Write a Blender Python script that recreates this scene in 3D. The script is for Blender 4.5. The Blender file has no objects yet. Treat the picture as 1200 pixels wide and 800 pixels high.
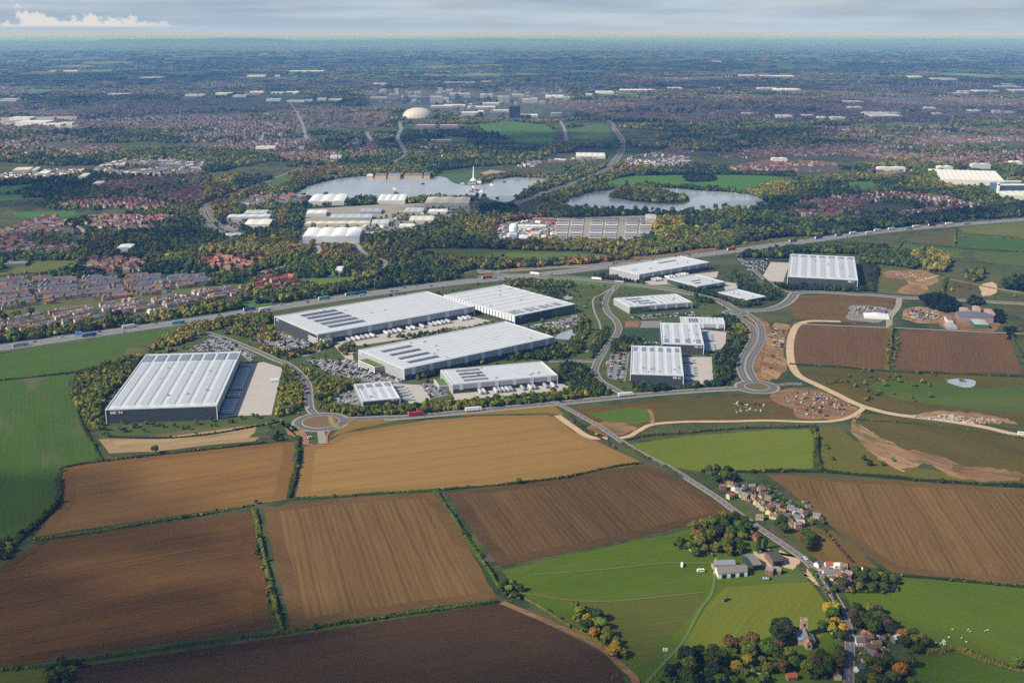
import bpy, bmesh, math, random
import numpy as np
import time; T0 = time.time()
from mathutils import Vector, Matrix
random.seed(7); rng = np.random.default_rng(11)
S = bpy.context.scene; COL = S.collection
PI = math.pi; R = math.radians
# ------------------------------------------------------------------ camera geometry
F = 1300.0; H = 450.0; PITCH = math.atan((400-39)/F)
cp, sp = math.cos(PITCH), math.sin(PITCH)
def G(px, py, z=0.0):
    a = (px-600)/F; b = -(py-400)/F
    dx = a; dy = cp + b*sp; dz = -sp + b*cp
    t = (z-H)/dz
    return (dx*t, dy*t)
def GS(pts, z=0.0): return [G(x, y, z) for x, y in pts]
def project(X, Y, Z=0.0):
    Z = np.asarray(Z)-H
    depth = Y*cp - Z*sp; up = Y*sp + Z*cp
    depth = np.maximum(depth, 1e-3)
    return 600 + F*X/depth, 400 - F*up/depth
cam = bpy.data.cameras.new('camera'); co = bpy.data.objects.new('camera', cam); COL.objects.link(co)
co.location = (0, 0, H); co.rotation_euler = (PI/2-PITCH, 0, 0)
cam.sensor_fit = 'HORIZONTAL'; cam.sensor_width = 36; cam.lens = 36*F/1200
cam.clip_start = 1; cam.clip_end = 600000
S.camera = co
# ------------------------------------------------------------------ world + sun
SUN_EL, SUN_AZ = R(37), R(-116)
sd = Vector((math.sin(SUN_AZ)*math.cos(SUN_EL), math.cos(SUN_AZ)*math.cos(SUN_EL), math.sin(SUN_EL)))
sl = bpy.data.lights.new('sun', 'SUN'); so = bpy.data.objects.new('sun', sl); COL.objects.link(so)
sl.energy = 5.0; sl.angle = R(1.0); sl.color = (1.0, 0.94, 0.84)
so.rotation_euler = sd.to_track_quat('Z', 'Y').to_euler()
so.location = (0, 0, 900)
W = bpy.data.worlds.new('World'); S.world = W; W.use_nodes = True
class NT:
    def __init__(s, nt): s.nt = nt; s.nt.nodes.clear()
    def n(s, t, **kw):
        nd = s.nt.nodes.new(t)
        for k, v in kw.items():
            if k == 'ins':
                for a, b in v.items():
                    if isinstance(b, bpy.types.NodeSocket): s.nt.links.new(b, nd.inputs[a])
                    else: nd.inputs[a].default_value = b
            else: setattr(nd, k, v)
        return nd
    def l(s, a, b): s.nt.links.new(a, b)
    def math(s, op, a, b=0.0, c=0.0, clamp=False):
        nd = s.nt.nodes.new('ShaderNodeMath'); nd.operation = op; nd.use_clamp = clamp
        for i, v in enumerate((a, b, c)):
            if isinstance(v, bpy.types.NodeSocket): s.nt.links.new(v, nd.inputs[i])
            else: nd.inputs[i].default_value = v
        return nd.outputs[0]
    def mix(s, f, a, b, mode='MIX'):
        nd = s.nt.nodes.new('ShaderNodeMix'); nd.data_type = 'RGBA'; nd.blend_type = mode
        for i, v in ((0, f), (6, a), (7, b)):
            if isinstance(v, bpy.types.NodeSocket): s.nt.links.new(v, nd.inputs[i])
            else: nd.inputs[i].default_value = v if i == 0 else (v[0], v[1], v[2], 1)
        return nd.outputs[2]
    def ramp(s, f, a, b):       # smooth 0..1
        nd = s.nt.nodes.new('ShaderNodeMapRange'); nd.interpolation_type = 'SMOOTHSTEP'
        s.nt.links.new(f, nd.inputs[0]); nd.inputs[1].default_value = a; nd.inputs[2].default_value = b
        return nd.outputs[0]
    def noise(s, vec, scale, detail=3, rough=.55, w=None):
        nd = s.nt.nodes.new('ShaderNodeTexNoise'); s.nt.links.new(vec, nd.inputs['Vector'])
        nd.inputs['Scale'].default_value = scale; nd.inputs['Detail'].default_value = detail; nd.inputs['Roughness'].default_value = rough
        return nd.outputs['Fac']
t = NT(W.node_tree)
sky = t.n('ShaderNodeTexSky', sky_type='NISHITA', sun_disc=False, sun_elevation=SUN_EL, sun_rotation=SUN_AZ, altitude=400, air_density=1.0, dust_density=1.2, ozone_density=1.5)
tc = t.n('ShaderNodeTexCoord'); sx = t.n('ShaderNodeSeparateXYZ', ins={0: tc.outputs['Generated']})
az = t.math('ARCTAN2', sx.outputs[0], sx.outputs[1]); el = sx.outputs[2]
cv = t.n('ShaderNodeCombineXYZ', ins={0: az, 1: t.math('MULTIPLY', el, 9.0), 2: 0.0}).outputs[0]
streak = t.noise(cv, 5.0, 5, .6)
cv2 = t.n('ShaderNodeCombineXYZ', ins={0: az, 1: t.math('MULTIPLY', el, 15.0), 2: 3.0}).outputs[0]
streak2 = t.noise(cv2, 3.0, 4, .6)
gray = t.mix(t.ramp(streak2, .38, .64), (3.2, 4.3, 5.8), (5.6, 6.6, 7.6))
cover = t.math('MULTIPLY', t.math('MULTIPLY', t.ramp(streak, .25, .5), .88), t.ramp(el, .42, .12))
c = t.mix(cover, sky.outputs[0], gray)
# brighter band near the horizon
hz = t.math('MULTIPLY', t.math('POWER', 2.718, t.math('MULTIPLY', t.math('ABSOLUTE', el), -75.0)), .8)
c = t.mix(hz, c, (5.2, 6.25, 7.3))
# small cumulus heads low over the far hills
cv3 = t.n('ShaderNodeCombineXYZ', ins={0: az, 1: el, 2: 0.0}).outputs[0]
cn = t.noise(cv3, 46.0, 6, .62)
base = t.ramp(el, .0035, .0065)
azf = t.ramp(az, -.22, -.34)
top = t.math('SUBTRACT', .021, t.math('MULTIPLY', t.ramp(az, -.40, -.27), .012))
fall = t.math('DIVIDE', el, top)
thr = t.math('ADD', .30, t.math('MULTIPLY', fall, .26))
cm = t.math('MULTIPLY', t.math('MULTIPLY', t.ramp(t.math('SUBTRACT', cn, thr), 0.0, .09), base), azf)
c = t.mix(cm, c, (7.6, 7.5, 7.3))
bg = t.n('ShaderNodeBackground', ins={0: c, 1: .084}); out = t.n('ShaderNodeOutputWorld', ins={0: bg.outputs[0]})
S.view_settings.view_transform = 'Standard'; S.view_settings.look = 'None'; S.view_settings.exposure = 0.22; S.view_settings.gamma = 1
S.render.engine = 'CYCLES'
cy = S.cycles; cy.max_bounces = 5; cy.diffuse_bounces = 2; cy.glossy_bounces = 2; cy.transmission_bounces = 2; cy.volume_bounces = 0; cy.transparent_max_bounces = 8
cy.use_denoising = False; cy.use_adaptive_sampling = False
cy.caustics_reflective = False; cy.caustics_refractive = False
try: cy.denoiser = 'OPENIMAGEDENOISE'
except Exception: pass
S.render.filter_size = 1.2
# ------------------------------------------------------------------ materials
def mat(name, col, rough=.8, var=.12, vs=.2, metal=0.0, spec=.3):
    m = bpy.data.materials.new(name); m.use_nodes = True; t = NT(m.node_tree)
    g = t.n('ShaderNodeTexCoord'); nz = t.noise(g.outputs['Object'], vs, 4, .6)
    f = t.math('ADD', 1-var, t.math('MULTIPLY', nz, 2*var))
    c = t.mix(1.0, col, t.n('ShaderNodeCombineXYZ', ins={0: f, 1: f, 2: f}).outputs[0], 'MULTIPLY')
    p = t.n('ShaderNodeBsdfPrincipled', ins={'Base Color': c, 'Roughness': rough, 'Metallic': metal, 'Specular IOR Level': spec})
    t.n('ShaderNodeOutputMaterial', ins={0: p.outputs[0]}); return m
def ribbed(name, col, ang=0, period=1.0, rough=.45, amt=.06, metal=0.0, blotch=.08):
    m = bpy.data.materials.new(name); m.use_nodes = True; t = NT(m.node_tree)
    g = t.n('ShaderNodeTexCoord')
    mp = t.n('ShaderNodeMapping', ins={0: g.outputs['Object'], 'Rotation': (0, 0, -ang)})
    s = t.n('ShaderNodeSeparateXYZ', ins={0: mp.outputs[0]})
    w = t.math('SINE', t.math('MULTIPLY', s.outputs[0], 2*PI/period))
    nz = t.noise(g.outputs['Object'], .05, 5, .6); nz2 = t.noise(t.n('ShaderNodeMapping', ins={0: mp.outputs[0], 'Scale': (1, .08, 1)}).outputs[0], .9, 4, .7)
    f = t.math('ADD', 1-blotch*1.5, t.math('ADD', t.math('MULTIPLY', w, amt), t.math('ADD', t.math('MULTIPLY', nz, blotch*2), t.math('MULTIPLY', nz2, blotch))))
    c = t.mix(1.0, col, t.n('ShaderNodeCombineXYZ', ins={0: f, 1: f, 2: f}).outputs[0], 'MULTIPLY')
    p = t.n('ShaderNodeBsdfPrincipled', ins={'Base Color': c, 'Roughness': rough, 'Metallic': metal, 'Specular IOR Level': .3})
    t.n('ShaderNodeOutputMaterial', ins={0: p.outputs[0]}); return m
def fieldmat(name, c1, c2, a, b, period=6, stripe=.3, patch=.012, patchamt=.5, c3=None, tram=0.0, fine=.38, aniso=5.0):
    """a, b: two photo points giving the working direction of the field."""
    A = G(*a); B = G(*b); ang = math.atan2(B[1]-A[1], B[0]-A[0])
    m = bpy.data.materials.new(name); m.use_nodes = True; t = NT(m.node_tree)
    g = t.n('ShaderNodeTexCoord').outputs['Object']
    rot = t.n('ShaderNodeMapping', ins={0: g, 'Rotation': (0, 0, -ang)}).outputs[0]
    s = t.n('ShaderNodeSeparateXYZ', ins={0: rot})
    st = t.n('ShaderNodeMapping', ins={0: rot, 'Scale': (1/aniso, 1, 1)}).outputs[0]
    wob = t.math('MULTIPLY', t.noise(st, .03, 2), 14.0)
    y = t.math('ADD', s.outputs[1], wob)
    w = t.math('MULTIPLY_ADD', t.math('SINE', t.math('MULTIPLY', y, 2*PI/period)), .5, .5)
    w2 = t.noise(t.n('ShaderNodeMapping', ins={0: rot, 'Scale': (.03, 1, 1)}).outputs[0], .42, 4, .75)
    w3 = t.noise(t.n('ShaderNodeMapping', ins={0: rot, 'Scale': (.06, 1, 1)}).outputs[0], .05, 3, .6)
    big = t.noise(st, patch, 5, .6); fn = t.noise(g, .45, 5, .75)
    mid = t.noise(st, patch*7, 4, .65)
    f = t.math('ADD', t.math('MULTIPLY', t.math('SUBTRACT', big, .5), patchamt*2.8), .5)
    f = t.math('ADD', f, t.math('MULTIPLY', t.math('SUBTRACT', w2, .5), stripe*2.6))
    f = t.math('ADD', f, t.math('MULTIPLY', t.math('SUBTRACT', w3, .5), stripe*.5))
    f = t.math('ADD', f, t.math('MULTIPLY', t.math('SUBTRACT', w, .5), stripe*.5))
    f = t.math('ADD', f, t.math('MULTIPLY', t.math('SUBTRACT', mid, .5), patchamt), clamp=True)
    c = t.mix(f, c1, c2)
    if c3: c = t.mix(t.ramp(t.noise(st, patch*2.3, 4), .54, .68), c, c3)
    if tram:
        tr = t.math('SINE', t.math('MULTIPLY', y, 2*PI/24)); tr = t.ramp(tr, .93, .99)
        c = t.mix(t.math('MULTIPLY', tr, tram), c, tuple(v*.55 for v in c1))
    k = t.math('ADD', 1-fine, t.math('MULTIPLY', fn, 2*fine))
    c = t.mix(1.0, c, t.n('ShaderNodeCombineXYZ', ins={0: k, 1: k, 2: k}).outputs[0], 'MULTIPLY')
    p = t.n('ShaderNodeBsdfPrincipled', ins={'Base Color': c, 'Roughness': .95, 'Specular IOR Level': .1})
    bp = t.n('ShaderNodeBump', ins={'Strength': .5, 'Distance': .4, 'Height': t.math('ADD', fn, w2)})
    t.l(bp.outputs[0], p.inputs['Normal'])
    t.n('ShaderNodeOutputMaterial', ins={0: p.outputs[0]}); return m
def tintmat(name, mode, attr='tint', rough=.9, var=.25, vs=.8, mul=1.0, transl=0.0):
    m = bpy.data.materials.new(name); m.use_nodes = True; t = NT(m.node_tree)
    if mode == 'inst': c = t.n('ShaderNodeAttribute', attribute_type='INSTANCER', attribute_name=attr).outputs['Color']
    else: c = t.n('ShaderNodeObjectInfo').outputs['Color']
    g = t.n('ShaderNodeNewGeometry'); nz = t.noise(g.outputs['Position'], vs, 3, .6)
    k = t.math('MULTIPLY', t.math('ADD', 1-var, t.math('MULTIPLY', nz, 2*var)), mul)
    c = t.mix(1.0, c, t.n('ShaderNodeCombineXYZ', ins={0: k, 1: k, 2: k}).outputs[0], 'MULTIPLY')
    p = t.n('ShaderNodeBsdfPrincipled', ins={'Base Color': c, 'Roughness': rough, 'Specular IOR Level': .2}).outputs[0]
    if transl:
        tr = t.n('ShaderNodeBsdfTranslucent', ins={0: c}).outputs[0]
        p = t.n('ShaderNodeMixShader', ins={0: transl, 1: p, 2: tr}).outputs[0]
    t.n('ShaderNodeOutputMaterial', ins={0: p}); return m
M = {}
M['leaf'] = tintmat('leaf', 'obj', var=.75, vs=.9, transl=.25)
M['leaf_i'] = tintmat('leaf_instanced', 'inst', var=.7, vs=.4, transl=.2)
M['roof_i'] = tintmat('roof_instanced', 'inst', 'tint', var=.2, vs=.5)
M['wall_i'] = tintmat('wall_instanced', 'inst', 'tintb', var=.1, vs=.5)
M['paint_i'] = tintmat('paint_instanced', 'inst', 'tint', rough=.35, var=.05)
M['roof_o'] = tintmat('roof_tiles', 'obj', var=.25, vs=.7)
M['wall_o'] = tintmat('house_wall', 'obj', var=.12, vs=.7)
M['paint_o'] = tintmat('vehicle_paint', 'obj', rough=.35, var=.05)
M['bark'] = mat('bark', (.09, .07, .05), vs=2, var=.3)
M['glass'] = mat('dark_glass', (.02, .025, .03), rough=.15, spec=.5)
M['rubber'] = mat('rubber', (.015, .015, .015))
M['white'] = mat('white_paint', (.78, .78, .76), rough=.5, var=.05)
M['roofwhite'] = ribbed('white_roof_sheet', (.565, .59, .62), 0, 1.2, amt=.03, blotch=.13)
M['rooflight'] = ribbed('rooflight_sheet', (.44, .48, .52), 0, 2.4, amt=.06, rough=.3)
M['solar'] = ribbed('solar_glass', (.085, .10, .15), .5, 2.0, amt=.3, rough=.25, blotch=.2)
M['solarlight'] = ribbed('solar_glass_pale', (.20, .23, .29), .5, 2.0, amt=.2, rough=.3, blotch=.15)
M['anth'] = ribbed('anthracite_cladding', (.052, .060, .072), 0, 1.0, amt=.1)
M['greyclad'] = ribbed('grey_cladding', (.33, .34, .36), 0, 3.0, amt=.05)
M['paleclad'] = mat('pale_cladding', (.58, .61, .68), rough=.4, var=.05)
M['whiteclad'] = mat('white_cladding', (.72, .73, .74), rough=.4, var=.05)
M['sedum'] = mat('green_roof', (.10, .16, .03), var=.35, vs=.4)
M['greenglass'] = mat('green_tinted_glass', (.05, .12, .07), rough=.2, spec=.5)
M['concrete'] = mat('yard_concrete', (.44, .40, .365), var=.16, vs=.06)
M['carpark'] = mat('car_park_surface', (.21, .20, .19), var=.25, vs=.2)
M['asphalt'] = mat('asphalt', (.125, .12, .115), var=.22, vs=.08)
M['mway'] = mat('motorway_asphalt', (.20, .20, .205), var=.14, vs=.05)
M['oldroad'] = mat('lane_asphalt', (.14, .135, .14), var=.2, vs=.15)
M['kerb'] = mat('kerb_stone', (.42, .40, .37), var=.1)
M['path'] = mat('pale_path', (.29, .265, .22), var=.15)
M['track'] = mat('chalky_track', (.50, .36, .22), var=.3, vs=.08)
M['earth'] = mat('bare_earth', (.22, .12, .065), var=.35, vs=.05)
M['earthtan'] = mat('tan_earth', (.25, .145, .068), var=.6, vs=.05)
M['line'] = mat('road_paint', (.75, .75, .72), var=.1)
M['grasstrack'] = mat('worn_grass', (.11,.15,.035), var=.3)
M['stone'] = mat('limestone', (.36, .26, .17), var=.25, vs=.5)
M['lead'] = mat('blue_lead_roof', (.17, .24, .31), var=.15, rough=.5)
M['slate'] = mat('slate', (.15, .15, .16), var=.25, vs=.5)
M['brick'] = mat('red_brick', (.30, .10, .06), var=.25, vs=.8)
M['cladgreen'] = mat('dark_green_cladding', (.02, .05, .04), var=.2)
M['fibre'] = mat('fibre_cement_roof', (.20, .175, .165), var=.3, vs=.25)
M['wood'] = mat('weathered_wood', (.16, .12, .08), var=.3)
M['sheep'] = mat('wool', (.62, .58, .50), var=.2)
M['metal'] = mat('galvanised_steel', (.42, .43, .44), rough=.4, metal=.6)
# lake water
def watermat():
    m = bpy.data.materials.new('lake_water'); m.use_nodes = True; t = NT(m.node_tree)
    g = t.n('ShaderNodeTexCoord').outputs['Object']
    nz = t.noise(g, .12, 4, .6); n2 = t.noise(t.n('ShaderNodeMapping', ins={0: g, 'Scale': (1, .25, 1)}).outputs[0], .012, 4)
    b = t.n('ShaderNodeBump', ins={'Strength': .10, 'Distance': .3, 'Height': nz})
    c = t.mix(t.ramp(n2, .3, .7), (.27, .31, .36), (.35, .39, .44))
    p = t.n('ShaderNodeBsdfPrincipled', ins={'Base Color': c, 'Roughness': .14, 'Normal': b.outputs[0], 'IOR': 1.33})
    t.n('ShaderNodeOutputMaterial', ins={0: p.outputs[0]}); return m
M['water'] = watermat()
# ------------------------------------------------------------------ mesh helpers
class MB:
    def __init__(s): s.v = []; s.f = []; s.m = []
    def quad(s, a, b, c, d, m=0):
        i = len(s.v); s.v += [tuple(a), tuple(b), tuple(c), tuple(d)]; s.f.append((i, i+1, i+2, i+3)); s.m.append(m)
    def tri(s, a, b, c, m=0):
        i = len(s.v); s.v += [tuple(a), tuple(b), tuple(c)]; s.f.append((i, i+1, i+2)); s.m.append(m)
    def prism(s, pts, z0, z1, m=0, mtop=None, bottom=False):
        """closed prism over a ccw list of xy points; z0/z1 may be lists."""
        n = len(pts); i = len(s.v)
        z0 = z0 if isinstance(z0, (list, tuple)) else [z0]*n; z1 = z1 if isinstance(z1, (list, tuple)) else [z1]*n
        ar = sum(pts[k][0]*pts[(k+1) % n][1]-pts[(k+1) % n][0]*pts[k][1] for k in range(n))
        if ar < 0: pts = pts[::-1]; z0 = z0[::-1]; z1 = z1[::-1]
        s.v += [(p[0], p[1], z0[k]) for k, p in enumerate(pts)] + [(p[0], p[1], z1[k]) for k, p in enumerate(pts)]
        for k in range(n):
            j = (k+1) % n; s.f.append((i+k, i+j, i+n+j, i+n+k)); s.m.append(m)
        s.f.append(tuple(range(i+n, i+2*n))); s.m.append(m if mtop is None else mtop)
        s.f.append(tuple(range(i+n-1, i-1, -1))); s.m.append(m)
    def box(s, x0, x1, y0, y1, z0, z1, m=0): s.prism([(x0, y0), (x1, y0), (x1, y1), (x0, y1)], z0, z1, m)
    def cyl(s, x, y, z0, z1, r0, r1=None, n=12, m=0):
        r1 = r0 if r1 is None else r1; i = len(s.v)
        for z, r in ((z0, r0), (z1, r1)):
            s.v += [(x+r*math.cos(2*PI*k/n), y+r*math.sin(2*PI*k/n), z) for k in range(n)]
        for k in range(n):
            j = (k+1) % n; s.f.append((i+k, i+j, i+n+j, i+n+k)); s.m.append(m)
        s.f.append(tuple(range(i+n, i+2*n))); s.m.append(m); s.f.append(tuple(range(i+n-1, i-1, -1))); s.m.append(m)
    def wheel(s, x, y, z, r, w, m=0, n=10):   # axle along y
        i = len(s.v)
        for yy in (y-w/2, y+w/2): s.v += [(x+r*math.cos(2*PI*k/n), yy, z+r*math.sin(2*PI*k/n)) for k in range(n)]
        for k in range(n):
            j = (k+1) % n; s.f.append((i+k, i+j, i+n+j, i+n+k)); s.m.append(m)
        s.f.append(tuple(range(i+n, i+2*n))); s.m.append(m); s.f.append(tuple(range(i+n-1, i-1, -1))); s.m.append(m)
    def mesh(s, name, mats):
        me = bpy.data.meshes.new(name); me.from_pydata(s.v, [], s.f); 
        for m in mats: me.materials.append(m)
        if len(mats) > 1: me.polygons.foreach_set('material_index', s.m)
        me.update(); return me
    def build(s, name, mats, parent=None, color=None):
        if not isinstance(mats, (list, tuple)): mats = [mats]
        return link(name, s.mesh(name, mats), parent, color)
def link(name, me, parent=None, color=None, loc=None, rz=0, scale=None):
    o = bpy.data.objects.new(name, me); COL.objects.link(o)
    if parent is not None: o.parent = parent
    if color is not None: o.color = (color[0], color[1], color[2], 1)
    if loc is not None: o.location = loc
    if rz: o.rotation_euler = (0, 0, rz)
    if scale is not None: o.scale = scale
    return o
def tag(o, label=None, cat=None, group=None, kind=None):
    if label:
        o['label'] = label
        if not 4 <= len(label.split()) <= 16: print('LABEL', len(label.split()), label)
    if cat: o['category'] = cat
    if group: o['group'] = group
    if kind: o['kind'] = kind
    return o
def thing(name, label, cat, loc=(0, 0, 0), rz=0, group=None, scale=None):
    o = bpy.data.objects.new(name, None); COL.objects.link(o); o.location = loc; o.rotation_euler = (0, 0, rz)
    if scale is not None: o.scale = scale
    o.empty_display_size = 2
    return tag(o, label, cat, group)
_u = 'zeroth first second third fourth fifth sixth seventh eighth ninth tenth eleventh twelfth thirteenth fourteenth fifteenth sixteenth seventeenth eighteenth nineteenth'.split()
_t = {2: 'twenty', 3: 'thirty', 4: 'forty', 5: 'fifty', 6: 'sixty', 7: 'seventy', 8: 'eighty', 9: 'ninety'}
_te = {2: 'twentieth', 3: 'thirtieth', 4: 'fortieth', 5: 'fiftieth', 6: 'sixtieth', 7: 'seventieth', 8: 'eightieth', 9: 'ninetieth'}
def nth(i):
    if i < 20: return _u[i]
    if i < 100: return _te[i//10] if i % 10 == 0 else _t[i//10]+'-'+_u[i % 10]
    return 'hundred-and-'+nth(i-100) if i > 100 else 'hundredth'
SK = [0]
def sheet(name, px, z, m, world=False, kind='structure', label=None):
    SK[0] += 1; z += .001*SK[0]
    pts = px if world else GS(px, z)
    n = len(pts); ar = sum(pts[k][0]*pts[(k+1) % n][1]-pts[(k+1) % n][0]*pts[k][1] for k in range(n))
    if ar < 0: pts = pts[::-1]
    me = bpy.data.meshes.new(name); me.from_pydata([(x, y, z) for x, y in pts], [], [tuple(range(n))]); me.materials.append(m)
    o = link(name, me); return tag(o, kind=kind, label=label)
def smooth(px, sub=6, closed=False, world=False, z=0):
    P = [np.array(p if world else G(*p)) for p in px]; n = len(P); o = []
    for i in range(n if closed else n-1):
        p0 = P[(i-1) % n] if closed or i > 0 else 2*P[0]-P[1]; p1 = P[i]; p2 = P[(i+1) % n]
        p3 = P[(i+2) % n] if closed or i+2 < n else 2*P[-1]-P[-2]
        for k in range(sub):
            u = k/sub
            o.append(.5*((2*p1)+(-p0+p2)*u+(2*p0-5*p1+4*p2-p3)*u*u+(-p0+3*p1-3*p2+p3)*u**3))
    if not closed: o.append(P[-1])
    return o
ROADS = []
RK = [0]
def ribbon(name, line, off0, off1, z, m, parent=None, kind='structure', dash=None, z1=None):
    RK[0] += 1; z += .0008*RK[0]
    mb = MB(); n = len(line); L = []
    for i, p in enumerate(line):
        d = line[min(i+1, n-1)]-line[max(i-1, 0)]; d = d/(np.linalg.norm(d)+1e-9); nn = np.array([-d[1], d[0]])
        L.append((p+nn*off0, p+nn*off1))
    for i in range(n-1):
        if dash and i % dash: continue
        a, b = L[i]; c, d = L[i+1]
        mb.quad((*a, z), (*c, z), (*d, z), (*b, z))
        if z1 is not None:
            mb.quad((*b, z1), (*b, z), (*d, z), (*d, z1)); mb.quad((*a, z1), (*a, z), (*c, z), (*c, z1))
    # face up
    mb.f = [f if ((mb.v[f[1]][0]-mb.v[f[0]][0])*(mb.v[f[2]][1]-mb.v[f[0]][1])-(mb.v[f[1]][1]-mb.v[f[0]][1])*(mb.v[f[2]][0]-mb.v[f[0]][0])) >= 0 else f[::-1] for f in mb.f]
    o = mb.build(name, m, parent)
    if parent is None: tag(o, kind=kind)
    return o
def resample(line, step):
    P = np.array(line); d = np.r_[0, np.cumsum(np.linalg.norm(np.diff(P, axis=0), axis=1))]
    n = max(2, int(d[-1]/step)); s = np.linspace(0, d[-1], n+1)
    return [np.array([np.interp(q, d, P[:, 0]), np.interp(q, d, P[:, 1])]) for q in s]
def road(name, px, w, z=.55, m='asphalt', verge=0, vm='path', kerb=True, lines=True, clear=4):
    ln = smooth(px); ROADS.append((np.array(resample(ln, 12)), w/2+clear))
    if verge: ribbon('verge', ln, -w/2-verge, w/2+verge, z-.12, M[vm])
    r = ribbon(name, ln, -w/2, w/2, z, M[m])
    if kerb:
        for s in (-1, 1): ribbon('kerb', ln, s*(w/2), s*(w/2+.35), z+.12, M['kerb'], z1=z-.2)
    if lines:
        ribbon('road_marking', resample(ln, 5), -.12, .12, z+.03, M['line'], dash=2)
    return ln
# ------------------------------------------------------------------ ground
M['earth'] = fieldmat('bare_earth_cover', (.13,.075,.035), (.30,.165,.075), (900,460), (1000,470), period=9, stripe=.5, patch=.035, patchamt=1.0, c3=(.12,.11,.04), fine=.4, aniso=2)
M['earthtan'] = fieldmat('tan_earth_cover', (.17,.095,.042), (.38,.235,.115), (1000,500), (1100,540), period=9, stripe=.5, patch=.03, patchamt=1.0, c3=(.13,.11,.045), fine=.4, aniso=3)
def groundmat():
    m = bpy.data.materials.new('countryside_ground'); m.use_nodes = True; t = NT(m.node_tree)
    g = t.n('ShaderNodeTexCoord').outputs['Object']
    wp = t.n('ShaderNodeTexNoise', ins={'Vector': g, 'Scale': .0012, 'Detail': 2}).outputs['Color']
    gw = t.n('ShaderNodeVectorMath', operation='MULTIPLY_ADD', ins={0: wp, 1: (500, 500, 0), 2: g}).outputs[0]
    vo = t.n('ShaderNodeTexVoronoi', ins={'Vector': gw, 'Scale': 1/420})
    hs = t.n('ShaderNodeSeparateColor', ins={0: vo.outputs['Color']})
    cr = t.n('ShaderNodeValToRGB', ins={0: hs.outputs[0]})
    e = cr.color_ramp; e.interpolation = 'CONSTANT'
    cols = [(0, (.07, .14, .03)), (.22, (.15, .11, .06)), (.36, (.10, .19, .04)), (.55, (.22, .15, .08)), (.64, (.05, .085, .025)), (.8, (.16, .19, .07)), (.92, (.20, .25, .08))]
    e.elements[0].color = (*cols[0][1], 1); e.elements[1].position = cols[1][0]; e.elements[1].color = (*cols[1][1], 1)
    for p, q in cols[2:]: x = e.elements.new(p); x.color = (*q, 1)
    ed = t.n('ShaderNodeTexVoronoi', feature='DISTANCE_TO_EDGE', ins={'Vector': gw, 'Scale': 1/420})
    edge = t.ramp(ed.outputs['Distance'], .06, .035)
    wood = t.ramp(t.noise(g, .0009, 5, .65), .50, .58)
    n1 = t.noise(g, .02, 5, .7); n2 = t.noise(g, .2, 4, .7)
    wc = t.mix(n1, (.016, .028, .013), (.075, .085, .030))
    c = t.mix(edge, cr.outputs[0], wc); c = t.mix(wood, c, wc)
    sp_ = t.n('ShaderNodeSeparateXYZ', ins={0: g})
    near = t.ramp(sp_.outputs[1], 9500.0, 7000.0)
    grass = t.mix(t.ramp(t.noise(g, .010, 5, .7), .35, .65), (.030, .048, .016), (.085, .10, .032)); grass = t.mix(t.ramp(t.noise(g, .035, 4, .7), .56, .62), grass, (.10, .070, .055))
    c = t.mix(near, c, grass)
    k = t.math('ADD', .72, t.math('MULTIPLY', n2, .55))
    c = t.mix(1.0, c, t.n('ShaderNodeCombineXYZ', ins={0: k, 1: k, 2: k}).outputs[0], 'MULTIPLY')
    p = t.n('ShaderNodeBsdfPrincipled', ins={'Base Color': c, 'Roughness': .95, 'Specular IOR Level': .1})
    t.n('ShaderNodeOutputMaterial', ins={0: p.outputs[0]}); return m
FAR = 300000.0
mb = MB(); xs = [-150000, -12000, -3000, 3000, 12000, 150000]; ys = [-1500, 1500, 5000, 15000, 60000, FAR]
for i in range(len(xs)-1):
    for j in range(len(ys)-1):
        mb.quad((xs[i], ys[j], 0), (xs[i+1], ys[j], 0), (xs[i+1], ys[j+1], 0), (xs[i], ys[j+1], 0))
tag(mb.build('ground', groundmat()), kind='structure')
# low far hills at the skyline
def hill(name, cx, cy, rx, ry, h, seed):
    r = random.Random(seed); mb = MB(); nx, ny = 40, 8; V = {}
    ph = [r.uniform(0, 6) for _ in range(4)]
    for i in range(nx+1):
        for j in range(ny+1):
            u = i/nx*2-1; v = j/ny*2-1
            prof = max(0, 1-v*v)*max(0, 1-abs(u)**2.5)*(.75+.15*math.sin(5*u+ph[0])+.1*math.sin(13*u+ph[1])+.05*math.sin(29*u+ph[2]))
            V[i, j] = (cx+u*rx, cy+v*ry, -1+h*prof)
    for i in range(nx):
        for j in range(ny): mb.quad(V[i, j], V[i+1, j], V[i+1, j+1], V[i, j+1])
    tag(mb.build(name, mat('hill_cover', (.05, .075, .035), var=.4, vs=.002)), kind='structure')
hill('hills', -14500, 52000, 11000, 3500, 250, 1)
hill('hills', -3000, 60000, 9000, 3500, 230, 2)
hill('hills', 26000, 68000, 16000, 4000, 130, 3)
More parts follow.
